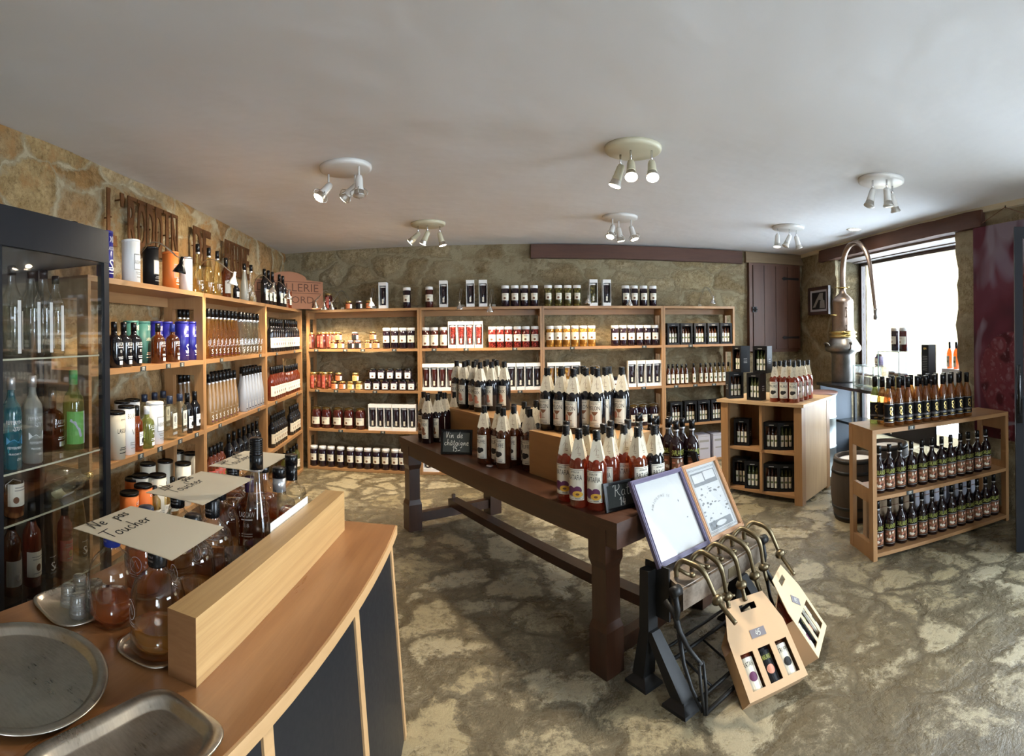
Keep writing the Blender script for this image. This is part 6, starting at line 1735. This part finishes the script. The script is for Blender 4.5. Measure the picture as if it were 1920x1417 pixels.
for i, t_ in enumerate((-4.45, -4.36, -4.26)): wput('pale_jar', t_, -.17, .927, '%s little pale jar inside the low glass case' % ordn(i, 3))
P['green_jar'] = proto_small_jar(M['prunes'], M['yellow_lbl'], M['silver_foil'], H=.16, r=.042); P['red_jar'] = proto_small_jar(M['cherries'], M['red_lbl'], M['silver_foil'], H=.16, r=.042); P['grey_jar'] = proto_small_jar(M['blackcurrant'], M['carton'], M['silver_foil'], H=.17, r=.042)
wput('grey_jar', -4.06, -.14, .927, 'grey jar at left inside the tall glass case'); wput('green_jar', -3.965, -.14, .927, 'green jar inside the tall glass case'); wput('red_jar', -3.87, -.14, .927, 'red jar inside the tall glass case')
def sbox(label, t, y, z, w, d, h):
    mb = MB(); mb.box(-w / 2, w / 2, -d / 2, d / 2, 0, h)
    mb.box(-w * .2, w * .2, -d / 2 - .001, -d / 2, h * .86, h * .92, 1)
    for i in range(9): mb.box(-w * .35, w * .3, -d / 2 - .0008, -d / 2, h * (.25 + .05 * i), h * (.262 + .05 * i), 2)
    tag(obj('presentation_box', mb, [M['black_card'], M['gold'], M['grey_ink']], None, wp(t, y, z), -PR), label, 'box')
sbox('tall black presentation box on the window table', -3.66, -.02, 1.045, .10, .09, .31)
sbox('low black box at left under the tall one', -3.70, -.03, .926, .13, .11, .118); sbox('low black box at right of the pair on window table', -3.555, -.10, .926, .11, .10, .115)
P['syrup_red'] = proto_mini(M['cognac'], H=.25, r=.03); P['syrup_yellow'] = proto_mini(M['mirabelles'], H=.25, r=.03)
mb = MB(); mb.box(-.18, .18, -.06, .06, 0, .20); tag(obj('white_plinth', mb, M['white'], None, wp(-3.48, .20, .926), -PR), 'white block under small fruit bottles at right of window table', 'block')
for i, (t_, k_) in enumerate(((-3.61, 'syrup_red'), (-3.52, 'syrup_red'), (-3.43, 'syrup_red'), (-3.345, 'syrup_yellow'))): wput(k_, t_, .20, 1.127, '%s small fruit bottle against the light on the window table' % ordn(i, 4), 'bottle')
P['peach_jar'] = proto_bail(M['mirabelles'], H=.20, r=.055)
wput('peach_jar', -4.38, -.08, .501, 'preserving jar of yellow fruit on the lower black shelf'); wput('bail_yellow', -4.20, -.12, .501, 'tall preserving jar of yellow fruit on the lower black shelf')
wput('bail_dark', -3.95, -.10, .501, 'dark preserving jar on lower black shelf seen through the rack')

# ---- framed photograph beside the still, raspberry banner, open metal door
a, b = FR.inverted() @ on_plane(1519, 590, PR, DR - .03), FR.inverted() @ on_plane(1557, 540, PR, DR - .03)
t = empty('wall_picture', (0, 0, 0)); t.matrix_world = FR @ Matrix.Translation((a.x, -.04, 1.69)); tag(t, 'small black framed photograph on stone wall left of the still', 'picture')
W_, H_ = b.x - a.x, .345; mb = MB(); fw = .04
mb.box(0, W_, -.02, .01, 0, fw); mb.box(0, W_, -.02, .01, H_ - fw, H_); mb.box(0, fw, -.02, .01, fw, H_ - fw); mb.box(W_ - fw, W_, -.02, .01, fw, H_ - fw); obj('frame', mb, M['walnut_x'], t)
mb = MB(); mb.box(fw, W_ - fw, -.006, .006, fw, H_ - fw); f = flat(-.0068)
iw, ih = W_ - 2 * fw, H_ - 2 * fw
mb.add2d([(fw + iw * .1, fw + ih * .1), (fw + iw * .9, fw + ih * .1), (fw + iw * .9, fw + ih * .9), (fw + iw * .1, fw + ih * .9)], [(0, 1, 2, 3)], f, 1); g_ = flat(-.0074)
for pol in ([(.15, .2), (.35, .55), (.55, .85), (.75, .85), (.72, .5), (.5, .55), (.3, .2)], [(.55, .15), (.85, .15), (.82, .5), (.7, .55), (.58, .48)], [(.68, .5), (.76, .5), (.74, .62), (.70, .62)]):
    mb.add2d([(fw + iw * x, fw + ih * y) for x, y in pol], [tuple(range(len(pol)))[::-1]], g_, 2)
obj('photograph', mb, [M['carton'], M['black_card'], M['grey_ink']], t)

def raspberry_print():
    m = NT('raspberry_print'); v = m.coord()
    n = m.noise(m.coord((1.5, 1, .8)), 2.4, 2, .4, .8)
    base = m.ramp(n, [(.32, (.085, .022, .032)), (.50, (.150, .030, .048)), (.60, (.20, .060, .085)), (.70, (.30, .24, .30))])
    n2 = m.noise(m.coord((2.2, 1, .9)), 1.7, 2, .4, .6)
    base = m.mix(m.ramp(n2, [(.52, (0, 0, 0)), (.64, (1, 1, 1))]), base, (.36, .32, .36))
    sx = m.n('ShaderNodeSeparateXYZ'); m.l(v, sx.inputs[0])
    def berry(cx, cz, rx, rz, b0, sc):
        dx = m.math('DIVIDE', m.math('SUBTRACT', sx.outputs[0], cx), rx); dz = m.math('DIVIDE', m.math('SUBTRACT', sx.outputs[2], cz), rz)
        d = m.math('ADD', m.math('MULTIPLY', dx, dx), m.math('MULTIPLY', dz, dz))
        mask = m.ramp(d, [(.90, (1, 1, 1)), (1.0, (0, 0, 0))])
        vo = m.n('ShaderNodeTexVoronoi', feature='SMOOTH_F1'); vo.inputs['Scale'].default_value = sc; m.l(v, vo.inputs['Vector'])
        c = m.ramp(vo.outputs['Distance'], [(.10, (.30, .13, .135)), (.28, (.21, .040, .050)), (.46, (.24, .055, .065)), (.62, (.09, .012, .018))])
        gl = m.ramp(m.noise(v, 22, 4, .6), [(.56, (0, 0, 0)), (.66, (1, 1, 1))])
        c = m.mix(m.math('MULTIPLY', gl, .45), c, (.46, .32, .33))
        return m.mix(mask, b0, c)
    c = berry(.40, .50, .34, .36, base, 11.0); c = berry(.66, 1.22, .17, .13, c, 16.0); c = berry(.60, .02, .36, .13, c, 11.0)
    c = m.mix(1.0, c, (.62, .55, .60), 'MULTIPLY')
    m.l(c, m.p.inputs['Base Color']); m.p.inputs['Roughness'].default_value = .6; m.p.inputs['Specular IOR Level'].default_value = .2
    return m.mat
a = FR.inverted() @ on_plane(1825, 432, PR, DR - .06)
t = empty('raspberry_banner', (0, 0, 0)); t.matrix_world = FR @ Matrix.Translation((a.x, -.06, .62)); tag(t, 'tall hanging banner printed with red raspberries beside the window', 'banner')
mb = MB(); mb.box(0, .68, -.004, .004, 0, 1.71); obj('printed_sheet', mb, raspberry_print(), t)
mb = MB(); mb.tube([(.02, 0, 1.71), (.33, .02, 1.835), (.66, 0, 1.71)], .003, 6); obj('cord', mb, M['brown_ink'], t)
mb = MB(); mb.lathe([(0, -.01), (.008, -.01), (.008, .01), (0, .01)], 8, c=(.33, .03, 1.84)); obj('nail', mb, M['iron'], t)

h0, h1 = Vector((3.30, 1.48, 0)), Vector((2.862, 1.997, 0))
d = h1 - h0; DW = d.length
t = empty('door_1', (h0.x, h0.y, .012), math.atan2(d.y, d.x)); t['kind'] = 'structure'; t['label'] = 'dark metal glazed door standing open at right edge'; t['category'] = 'door'
mb = MB(); DH = 2.16; s_ = .055
mb.box(DW - s_, DW, -.03, .03, 0, DH); mb.box(0, s_, -.03, .03, 0, DH); mb.box(s_, DW - s_, -.03, .03, 0, .16); mb.box(s_, DW - s_, -.03, .03, DH - .07, DH); mb.box(s_, DW - s_, -.028, .028, .95, 1.03); obj('frame', mb, M['anthracite'], t)
mb = MB(); mb.box(s_, DW - s_, -.006, .006, .16, .95); mb.box(s_, DW - s_, -.006, .006, 1.03, DH - .07); obj('pane', mb, M['pane'], t)
mb = MB()
for z in (.98, 1.20): mb.tube([(DW - .02, .03, z), (DW - .02, .075, z)], .014, 8)
mb.tube([(DW - .02, .075, .93), (DW - .02, .075, 1.25)], .012, 8); mb.box(DW - .045, DW - .01, .03, .038, .86, 1.02); obj('door_handle', mb, M['black'], t)
# ================================================================ tasting counter in the foreground
CZ = .78; CX0, CX1, CY0, CY1 = -1.153, -.432, -.60, 1.93
CR = Vector((-.79, .70, 0))
ctr = empty('tasting_counter', CR); tag(ctr, 'tasting counter with wooden top and charcoal front panels', 'counter')
def cpart(name, mb, mat, parent=None): return obj(name, mb, mat, parent or ctr, -CR if parent is None else None)
def front_x(y): return -.421 - .10 * (y - 1.5) ** 2 if y > .7 else -.485 - .16 * (.7 - y)   # gently bowed front
NY = 24; ys_ = [CY0 + (CY1 - CY0) * i / NY for i in range(NY + 1)]
mb = MB(); mb.prism([(CX0, CY1)] + [(CX0, CY0)] + [(front_x(y) - .006, y) for y in ys_], CZ - .03, CZ); cpart('countertop', mb, M['counter'])
mb = MB(); mb.loft([[(front_x(y) - .0058, y, CZ - .034), (front_x(y), y, CZ - .034), (front_x(y), y, CZ - .001), (front_x(y) - .0058, y, CZ - .001)] for y in ys_], smooth=False); cpart('front_edge', mb, M['edge'])
def slant(y0, y1, inset, z1):   # the front leans out towards the floor
    n = 5; top, bot = [], []
    for i in range(n + 1):
        y = y0 + (y1 - y0) * i / n; top.append((front_x(y) - .022 - inset, y)); bot.append((front_x(y) + .028 - inset, y))
    o_ = lambda L_, z: [(x, y, z) for x, y in L_] + [(x - .02, y, z) for x, y in L_[::-1]]
    return [o_(bot, 0.0), o_(top, z1)]
sy = [CY1 - .02, on_z(672, 1129, .745).y, on_z(521, 1352, .745).y, .35, -.15, CY0 + .02]
for a, b in zip(sy, sy[1:]):
    mb = MB(); mb.loft(slant(b + .018, a - .018, .006, CZ - .0345), smooth=False); cpart('front_panel', mb, M['charcoal'])
for a in sy:
    mb = MB(); mb.loft(slant(a - .0175, a + .0175, 0, CZ - .0345), smooth=False); cpart('front_batten', mb, M['edge'])
mb = MB(); mb.box(CX0 + .03, CX1 - .06, CY1 - .02, CY1 - .001, 0, CZ - .0305); cpart('end_panel', mb, M['charcoal'])
mb = MB(); mb.box(CX0 + .03, CX0 + .05, CY0 + .02, CY1 - .021, 0, CZ - .0305); cpart('rear_panel', mb, M['charcoal'])

mb = MB(); mb.box(-.690, -.617, .882, 1.835, CZ + .0005, CZ + .143); mb.m[2] = mb.m[4] = 1
tag(obj('wooden_beam_block', mb, [M['block'], M['shaded_end_grain']]), 'long solid pale wooden beam lying along the counter before the bottles', 'wooden block')
mb = MB(); mb.box(-.6975, -.696, 1.385, 1.672, CZ + .001, CZ + .166, 0, None)
tag(obj('blank_card', mb, M['white']), 'blank white card strip standing behind the wooden beam', 'card')

def tray(name, label, c, hx, hy, ang, power, depth=.014, rim=.02):
    pr = [(0, .002), (1 - rim / hx * 1.25, .002), (1 - rim / hx * 1.12, .0035), (1 - rim / hx * .85, depth * .8), (1 - rim / hx * .6, depth), (1 - .006 / hx, depth + .0012), (1 - .002 / hx, depth + .0006), (1, depth - .0012), (1 - .004 / hx, depth - .003), (1 - rim / hx * .9, .0012), (0, 0)]
    mb = MB(); n = 72; rings = []
    for r, z in pr:
        if r < 1e-6: rings.append([len(mb.v)]); mb.v.append(Vector((0, 0, z))); continue
        ring = []
        for k in range(n):
            a = 2 * PI * k / n; ca, sa = math.cos(a), math.sin(a)
            q = (abs(ca) ** power + abs(sa) ** power) ** (-1 / power)
            inset = (1 - r) * hx
            ring.append(len(mb.v)); mb.v.append(Vector((ca * q * (hx - inset), sa * q * (hy - inset), z)))
        rings.append(ring)
    for A, B in zip(rings, rings[1:]):
        for k in range(n):
            j = (k + 1) % n
            if len(A) == 1: mb.face((A[0], B[k], B[j]), 0, True)
            elif len(B) == 1: mb.face((A[j], A[k], B[0]), 0, True)
            else: mb.face((A[j], A[k], B[k], B[j]), 0, True)
    mb.f = [f[::-1] for f in mb.f] if False else mb.f
    o = obj('serving_tray', mb, M['tray'], None, (c[0], c[1], CZ + .0006), ang); return tag(o, label, 'tray')
tray('round', 'large round worn steel tray at left edge of the counter', (-.907, .655), .187, .187, 0, 2.0, .016, .028)
tray('rect', 'rectangular worn steel tray at bottom front of the counter', (-.603, .652), .102, .170, math.radians(-10), 5.0, .018, .026)
tray('small', 'small steel tray carrying shot glasses beside the glass cabinet', (-1.045, .955), .100, .115, math.radians(-12), 4.0, .010, .014)
tray('under', 'small steel tray under the front amber decanter', (-.775, .945), .079, .085, 0, 3.0, .008, .012)

# decanters and tasting bottles
def decanter(liq, level, capmat, H=.24, r=.063, name='decanter'):
    mb = MB()
    mb.lathe([(0, .006), (r * .6, .003), (r - .006, 0), (r, .008), (r + .001, .10), (r * .97, .125), (r * .85, .148), (r * .62, .165), (.026, .175), (.020, .185), (.0195, H - .045), (.0185, H - .02)], 36)
    o = obj(name, mb, M['clear'])
    mb = MB(); q = r - .005; lv = [(0, .012), (q - .006, .012), (q, .020), (q, level)] + [(q * .72, level - .001), (0, level - .001)]
    mb.lathe(lv, 32); obj('liquid', mb, liq, o)
    mb = MB(); mb.lathe([(0, H - .052), (.0215, H - .052), (.0225, H - .048), (.0225, H - .003), (.020, H), (0, H)], 24); c = obj('cap', mb, capmat, o)
    mb = MB(); f = wrap(.0232); write(mb, 'DISTILLERIE', .005, f, 0, H - .030, 0, .034); write(mb, 'DU PERIGORD', .005, f, 0, H - .039, 0, .034); obj('cap_print', mb, [M['silver_foil']], c)
    mb = MB(); f = wrap(r + .0016)
    mb.add2d(*stroke2d([[(.018 * math.cos(a), .098 + .022 * math.sin(a)) for a in [PI * 2 * i / 16 for i in range(17)]], [(-.01, .09), (0, .11), (.01, .09)]], .0016), f, 0); lines(mb, f, -.02, .02, [.07, .064], .0014, 0); obj('etching', mb, [M['frost']], o)
    return Proto(o)
D = {}
D['red_blue'] = decanter(M['liq_red'], .060, M['blue_cap']); D['amber'] = decanter(M['liq_amber'], .050, M['black'], r=.065)
D['gold'] = decanter(M['liq_amber'], .055, M['black'], r=.060); D['brown'] = decanter(M['liq_brown'], .085, M['black'], r=.060); D['red'] = decanter(M['liq_red'], .13, M['navy_cap'], r=.062)
def bar(pr, x, y, label, ang=.5, z=CZ + .001): return pr.put((x, y, z), ang, label, 'bottle')
bar(D['red_blue'], -.935, .967, 'round decanter of red brandy with blue cap under the first card', -.6)
bar(D['amber'], -.768, .945, 'round decanter of amber spirit in front on its small tray', -.5, CZ + .004)
bar(D['gold'], -.815, 1.155, 'golden decanter directly behind the front one, beside the beam', -.4)
bar(D['red'], -.962, 1.135, 'reddish decanter between the first and second card', .2)
bar(D['gold'], -.985, 1.315, 'black-capped decanter under the left half of second card', 0)
bar(D['brown'], -.845, 1.300, 'brown decanter behind the wooden beam under second card', -.3)
bar(D['amber'], -.915, 1.450, 'amber decanter under the far corner of second card', 0)
bar(D['brown'], -1.05, 1.44, 'brown decanter at the back under second card', 0)
def proto_tall_sample():
    mb = MB(); r = .043
    mb.lathe([(0, .008), (r * .6, .004), (r - .006, 0), (r, .006), (r * 1.02, .10), (r * .95, .16), (r * .72, .215), (r * .50, .265), (.0175, .31), (.0165, .345), (.016, .37)], 32); o = obj('tall_sample_bottle', mb, M['clear'])
    mb = MB(); q = r - .005; mb.lathe([(0, .012), (q, .016), (q, .10), (q * .8, .099), (0, .099)], 28); obj('liquid', mb, M['whisky'], o)
    cap_part(o, .0205, .365, .415, M['black'], True); mb = MB(); mb.lathe([(.0170, .322), (.0205, .322), (.0205, .364), (.0175, .366)], 24); obj('capsule', mb, M['black'], o)
    mb = MB(); mb.lathe([(.0178, .316), (.0208, .317), (.0208, .3215)], 24); obj('foil_band', mb, M['silver_foil'], o)
    return Proto(o)
bar(proto_tall_sample(), -.742, 1.385, 'tall slender clear tasting bottle with black screw cap, tallest on counter')
def proto_square_dec(capmat, foil, H=.275, w=.048, liq=None):
    mb = MB(); mb.lathe([(0, .006), (w - .006, 0), (w, .006), (w, .135), (w * .92, .158), (w * .55, .172), (.020, .180), (.0185, .21), (.0185, H - .02)], 40, power=6); o = obj('square_decanter', mb, M['clear'])
    q = w - .005; mb = MB(); mb.lathe([(0, .012), (q, .014), (q, .085), (q * .7, .084), (0, .084)], 40, power=6); obj('liquid', mb, liq, o)
    mb = MB(); mb.lathe([(0, H - .034), (.0235, H - .034), (.0235, H - .002), (.021, H), (0, H)], 24); obj('cap', mb, capmat, o)
    mb = MB(); mb.lathe([(.0192, .195), (.0225, .195), (.0225, H - .0345), (.020, H - .0345)], 24); obj('neck_foil', mb, foil, o)
    return Proto(o)
sqd = proto_square_dec(M['black'], M['silver_foil'], liq=M['whisky']); sqt = proto_square_dec(M['black'], M['black'], .285, liq=M['cognac'])
bar(sqd, -.770, 1.600, 'square decanter with silver foil neck behind the wooden beam', .1)
bar(sqt, -.790, 1.745, 'square decanter with tall black cap at far end of counter', .15)
pcap = proto_flask(M['whisky'], M['purple_cap'], H=.235, r=.050, words=('18',))
bar(pcap, -.880, 1.590, 'dark flask with purple cap between second and third card', .3)
D['dark'] = decanter(M['liq_brown'], .12, M['black'], H=.262, r=.058)
bar(D['dark'], -.975, 1.640, 'dark decanter under the left part of third card'); bar(D['dark'], -.905, 1.745, 'dark decanter under the far part of third card'); bar(D['dark'], -1.035, 1.780, 'dark decanter at far back corner of counter')
mb = MB(); mb.lathe([(0, .008), (.026, .006), (.027, 0), (.028, .004), (.031, .10), (.0315, .13), (.030, .13), (.0265, .012), (0, .010)], 28)
tag(obj('tasting_glass', mb, M['clear'], None, (-.735, 1.245, CZ + .001)), 'empty clear tasting glass against the back of wooden beam', 'glass')
def shot():
    mb = MB(); mb.lathe([(.0225, 0), (.0235, .001), (.0185, .050), (.017, .052), (0, .052)], 24); mb.lathe([(0, .046), (.0165, .046), (.0215, .0)], 24)
    for z in (.012, .022, .032, .042): rr = .0235 - .005 * z / .05 + .0006; mb.lathe([(rr - .001, z - .002), (rr, z), (rr - .001, z + .002)], 24)
    return Proto(obj('shot_glass', mb, M['plastic']))
sg = shot()
for (x, y), lb in zip(((-1.000, .905), (-1.058, .925), (-1.078, .985), (-.995, .955), (-1.025, .995)), ('front', 'left', 'rear left', 'right', 'rear right')):
    sg.put((x, y, CZ + .0075), 0, '%s upturned clear shot glass of the cluster on the small tray' % lb, 'glass', 'upturned shot glasses on the tray')

def notice(label, corners, z, lines_, tilt=0):
    """paper notice lying across bottle caps; corners left, back, right, front"""
    c = [on_z(x, y, z) for x, y in corners]
    L_, B_, R_, Fr = c
    ex = (R_ - B_ + Fr - L_) / 2; ey = (B_ - L_ + R_ - Fr) / 2
    ctr_ = sum(c, Vector()) / 4; ang = math.atan2(ex.y, ex.x)
    W_, H_ = ex.length, ey.length
    t = empty('paper_notice', (ctr_.x, ctr_.y, z), ang); tag(t, label, 'notice')
    mb = MB(); n = 10; b = len(mb.v)
    for k, dz in enumerate((0, .0012)):
        for j in range(n + 1):
            for i in range(n + 1):
                x, y = -W_ / 2 + W_ * i / n, -H_ / 2 + H_ * j / n
                mb.v.append(Vector((x, y, dz - .004 * ((x / W_ * 2) ** 4) * .6)))
    w = n + 1; o2 = w * w
    for j in range(n):
        for i in range(n):
            a = j * w + i; mb.face((o2 + a, o2 + a + 1, o2 + a + 1 + w, o2 + a + w), 0, True); mb.face((a, a + w, a + w + 1, a + 1), 0, True)
    obj('sheet', mb, M['card'], t)
    mb = MB()
    for s, x, y, hh in lines_:
        V, Fc = hand2d(s, hh, .0036, .10, .15); mb.add2d([(W_ * (y - .5) - q, H_ * (x - .5) + p) for p, q in V], Fc, lambda x, y: (x, y, .0016))
    obj('handwriting', mb, M['ink'], t)
TXT = [('Ne', .25, .16, .044), ('pas', .63, .15, .040), ('Toucher', .40, .40, .046)]
notice('paper notice Ne pas Toucher on the decanters nearest the viewer', [(130, 988), (252, 948), (420, 988), (322, 1047)], CZ + .2475, TXT)
notice('paper notice Ne pas Toucher in the middle, behind the first one', [(280, 925), (370, 881), (468, 897), (388, 946)], CZ + .2475, TXT)
notice('paper notice Ne pas Toucher farthest back, behind the tall bottle', [(390, 872), (460, 845), (545, 852), (480, 885)], CZ + .2665, TXT)

# ================================================================ glazed cabinet at the left edge
CF = wall_frame(PL, 1.30); T0, T1, CD, CH = 1.165, 1.818, .43, 1.957
cab = empty('glass_cabinet', (0, 0, 0)); cab.matrix_world = CF @ Matrix.Translation((T0, 0, 0)); tag(cab, 'tall dark-framed glass cabinet of spirit bottles at left edge', 'cabinet')
CW = T1 - T0; pt = .035
mb = MB(); mb.box(0, CW, 0, CD, 1.818, CH); mb.box(0, CW, 0, CD, 0, .30)
obj('carcass', mb, M['anthracite'], cab)
mb = MB(); mb.box(0, CW, CD - .012, CD, .301, 1.817); obj('back_panel', mb, plain('cabinet_back', (.060, .055, .045), .6), cab)
for x in (0, CW - pt):
    for y in (0, CD - pt - .013):
        mb = MB(); mb.box(x, x + pt, y, y + pt, .301, 1.817); obj('corner_post', mb, M['anthracite'], cab)
mb = MB(); mb.box(pt + .001, CW - pt - .001, .008, .013, .302, 1.816); obj('front_pane', mb, M['pane'], cab)
for x in (.010, CW - .015):
    mb = MB(); mb.box(x, x + .005, pt + .001, CD - pt - .014, .302, 1.816); obj('side_pane', mb, M['pane'], cab)
SH = [1.43, 1.03, .85, .55]
for z in SH:
    mb = MB(); mb.box(pt + .002, CW - pt - .002, .03, CD - .03, z - .006, z - .0005); mb.box(pt + .002, CW - pt - .002, .028, .0299, z - .007, z - .0004, 1)
    obj('glass_shelf', mb, [M['pane'], plain('shelf_edge_%d' % int(z * 100), (.62, .60, .45), .25)], cab)
def cput(pr, px, y, si, label, cat='bottle', turn=0.0, lie=None):
    q = px_line(CF, px, y, SH[si]); return pr.put(q if lie is None else q + Vector((0, 0, lie[1])), -PL + turn if lie is None else lie[0], label, cat)
def strip_bottle():
    mb = MB(); r = .040; mb.lathe([(0, .006), (r - .005, 0), (r, .006), (r, .20), (r * .93, .225), (r * .6, .25), (.018, .27), (.015, .29), (.015, .315)], 26); o = obj('eau_de_vie_bottle', mb, M['clear'])
    mb = MB(); q = r - .004; mb.lathe([(0, .01), (q, .012), (q, .19), (0, .19)], 24); obj('liquid', mb, M['pale_spirit'], o)
    cap_part(o, .0165, .305, .34, M['black']); mb = MB(); patch(mb, r + .0007, .015, .21, .009, 0, 4); patch(mb, r + .0007, .03, .17, .012, 1, 4, .03); obj('label', mb, [M['white'], M['ivory']], o); return Proto(o)
sb = strip_bottle()
for i, x in enumerate((24, 61, 84, 106)): cput(sb, x, (.10, .12, .10, .20)[i], 0, '%s clear bottle with white strip label, top shelf of glass cabinet' % ordn(i, 4))
def pepper(mat, accent, capmat):
    mb = MB(); r = .039; mb.lathe([(0, 0), (r - .004, 0), (r, .006), (r, .20), (r * .93, .222), (r * .6, .242), (.017, .255), (.0145, .27), (.0145, .31), (0, .31)], 26); o = obj('peppermint_bottle', mb, mat)
    cap_part(o, .0165, .285, .33, capmat); mb = MB(); f = wrap(r + .001)
    write(mb, 'PEPPERMINT', .013, f, 0, .165, 0, .070); write(mb, '-273°C', .016, f, .012, .140, 0, .045)
    mb.add2d([(-.035, .12), (-.02, .105), (-.005, .112), (.01, .10), (.035, .125), (.035, .092), (-.035, .092)], [tuple(range(7))[::-1]], f, 1)
    write(mb, 'PEPPERMINT', .009, f, 0, .076, 0, .060); write(mb, 'FRAICHEUR', .007, f, 0, .055, 0, .05); write(mb, '-273°C', .008, f, .015, .035, 0, .022); obj('print', mb, [M['white'], accent], o); return Proto(o)
cput(pepper(M['teal_spirit'], plain('sky_blue_print', (.12, .40, .65), .5), M['silver_foil']), 21, .075, 1, 'turquoise peppermint bottle at left, middle shelf of glass cabinet', turn=-.35)
cput(pepper(M['frost_grey'], M['white'], M['silver_foil']), 61, .085, 1, 'frosted white peppermint bottle, middle shelf of glass cabinet', turn=-.3)
cput(proto_flask(M['whisky'], M['clear'], H=.26, r=.050, words=('10',)), 99, .20, 1, 'reddish brown flask, middle shelf of glass cabinet')
grn = proto_canister(M['white'], .1, .03)
def green_bottle():
    mb = MB(); r = .045; mb.lathe([(0, 0), (r - .005, 0), (r, .006), (r, .195), (r * .93, .22), (r * .6, .245), (.018, .262), (.016, .28), (.016, .315), (0, .315)], 26); o = obj('syrup_bottle', mb, M['olive_spirit'])
    cap_part(o, .0185, .275, .335, plain('green_cap', (.06, .28, .06), .35)); mb = MB(); patch(mb, r + .0007, .03, .165, .055, 0, 12, -.02); patch(mb, r + .0011, .03, .165, .028, 1, 6, .035)
    f = wrap(r + .0014); mb.add2d(*stroke2d([[(-.06, .13), (-.04, .12), (-.02, .09), (-.012, .06)]], .012), f, 1); lines(mb, wrap(r + .0016), .012, .055, [.14, .132, .124, .1], .002, 2); obj('label', mb, [plain('green_label', (.16, .42, .08), .55), M['carton'], M['grey_ink']], o); return Proto(o)
cput(green_bottle(), 138, .11, 1, 'green-labelled bottle with green cap, middle shelf of glass cabinet', turn=.1)
cput(proto_bail(M['chestnuts'], H=.13, r=.04), 24, .09, 2, 'short jar of fruit at left, third shelf of glass cabinet', 'jar')
grn.put((*px_line(CF, 137, .30, 0).xy, CH + .0005), 0, 'short pale canister on top of the glass cabinet', 'canister')
def lying(mat):
    mb = MB(); r = .038; mb.lathe([(0, 0), (r - .004, 0), (r, .006), (r, .19), (r * .9, .215), (r * .5, .24), (.014, .26), (.014, .30), (0, .30)], 22); o = obj('lying_bottle', mb, mat); cap_part(o, .0165, .265, .315, M['gold']); mb = MB(); patch(mb, r + .0007, .05, .13, .04, 0, 8); obj('label', mb, [M['white']], o); return Proto(o)
lyb = lying(M['pale_spirit'])
for i, (px, y) in enumerate(((92, .10), (98, .22))):
    cput(lyb, px, y, 2, '%s clear bottle lying on its side, third shelf of glass cabinet' % ('front', 'rear')[i], lie=((PI / 2, 0, math.atan2(tan_(PL).y, tan_(PL).x) - PI / 2 + PI + .10), .039))
low = [('brown_spirit', 20), ('wine_rose', 58), ('slim_clear', 88), ('half_red', 120), ('slim_amber', 148)]
for k_, px in low:
    q = px_line(CF, px, .12, SH[3]); P[k_].put(q, -PL, {'brown_spirit': 'brown bottle at left', 'wine_rose': 'rose bottle', 'slim_clear': 'slim clear bottle', 'half_red': 'small red bottle', 'slim_amber': 'slim golden bottle'}[k_] + ' on the lowest shelf of glass cabinet', 'bottle')
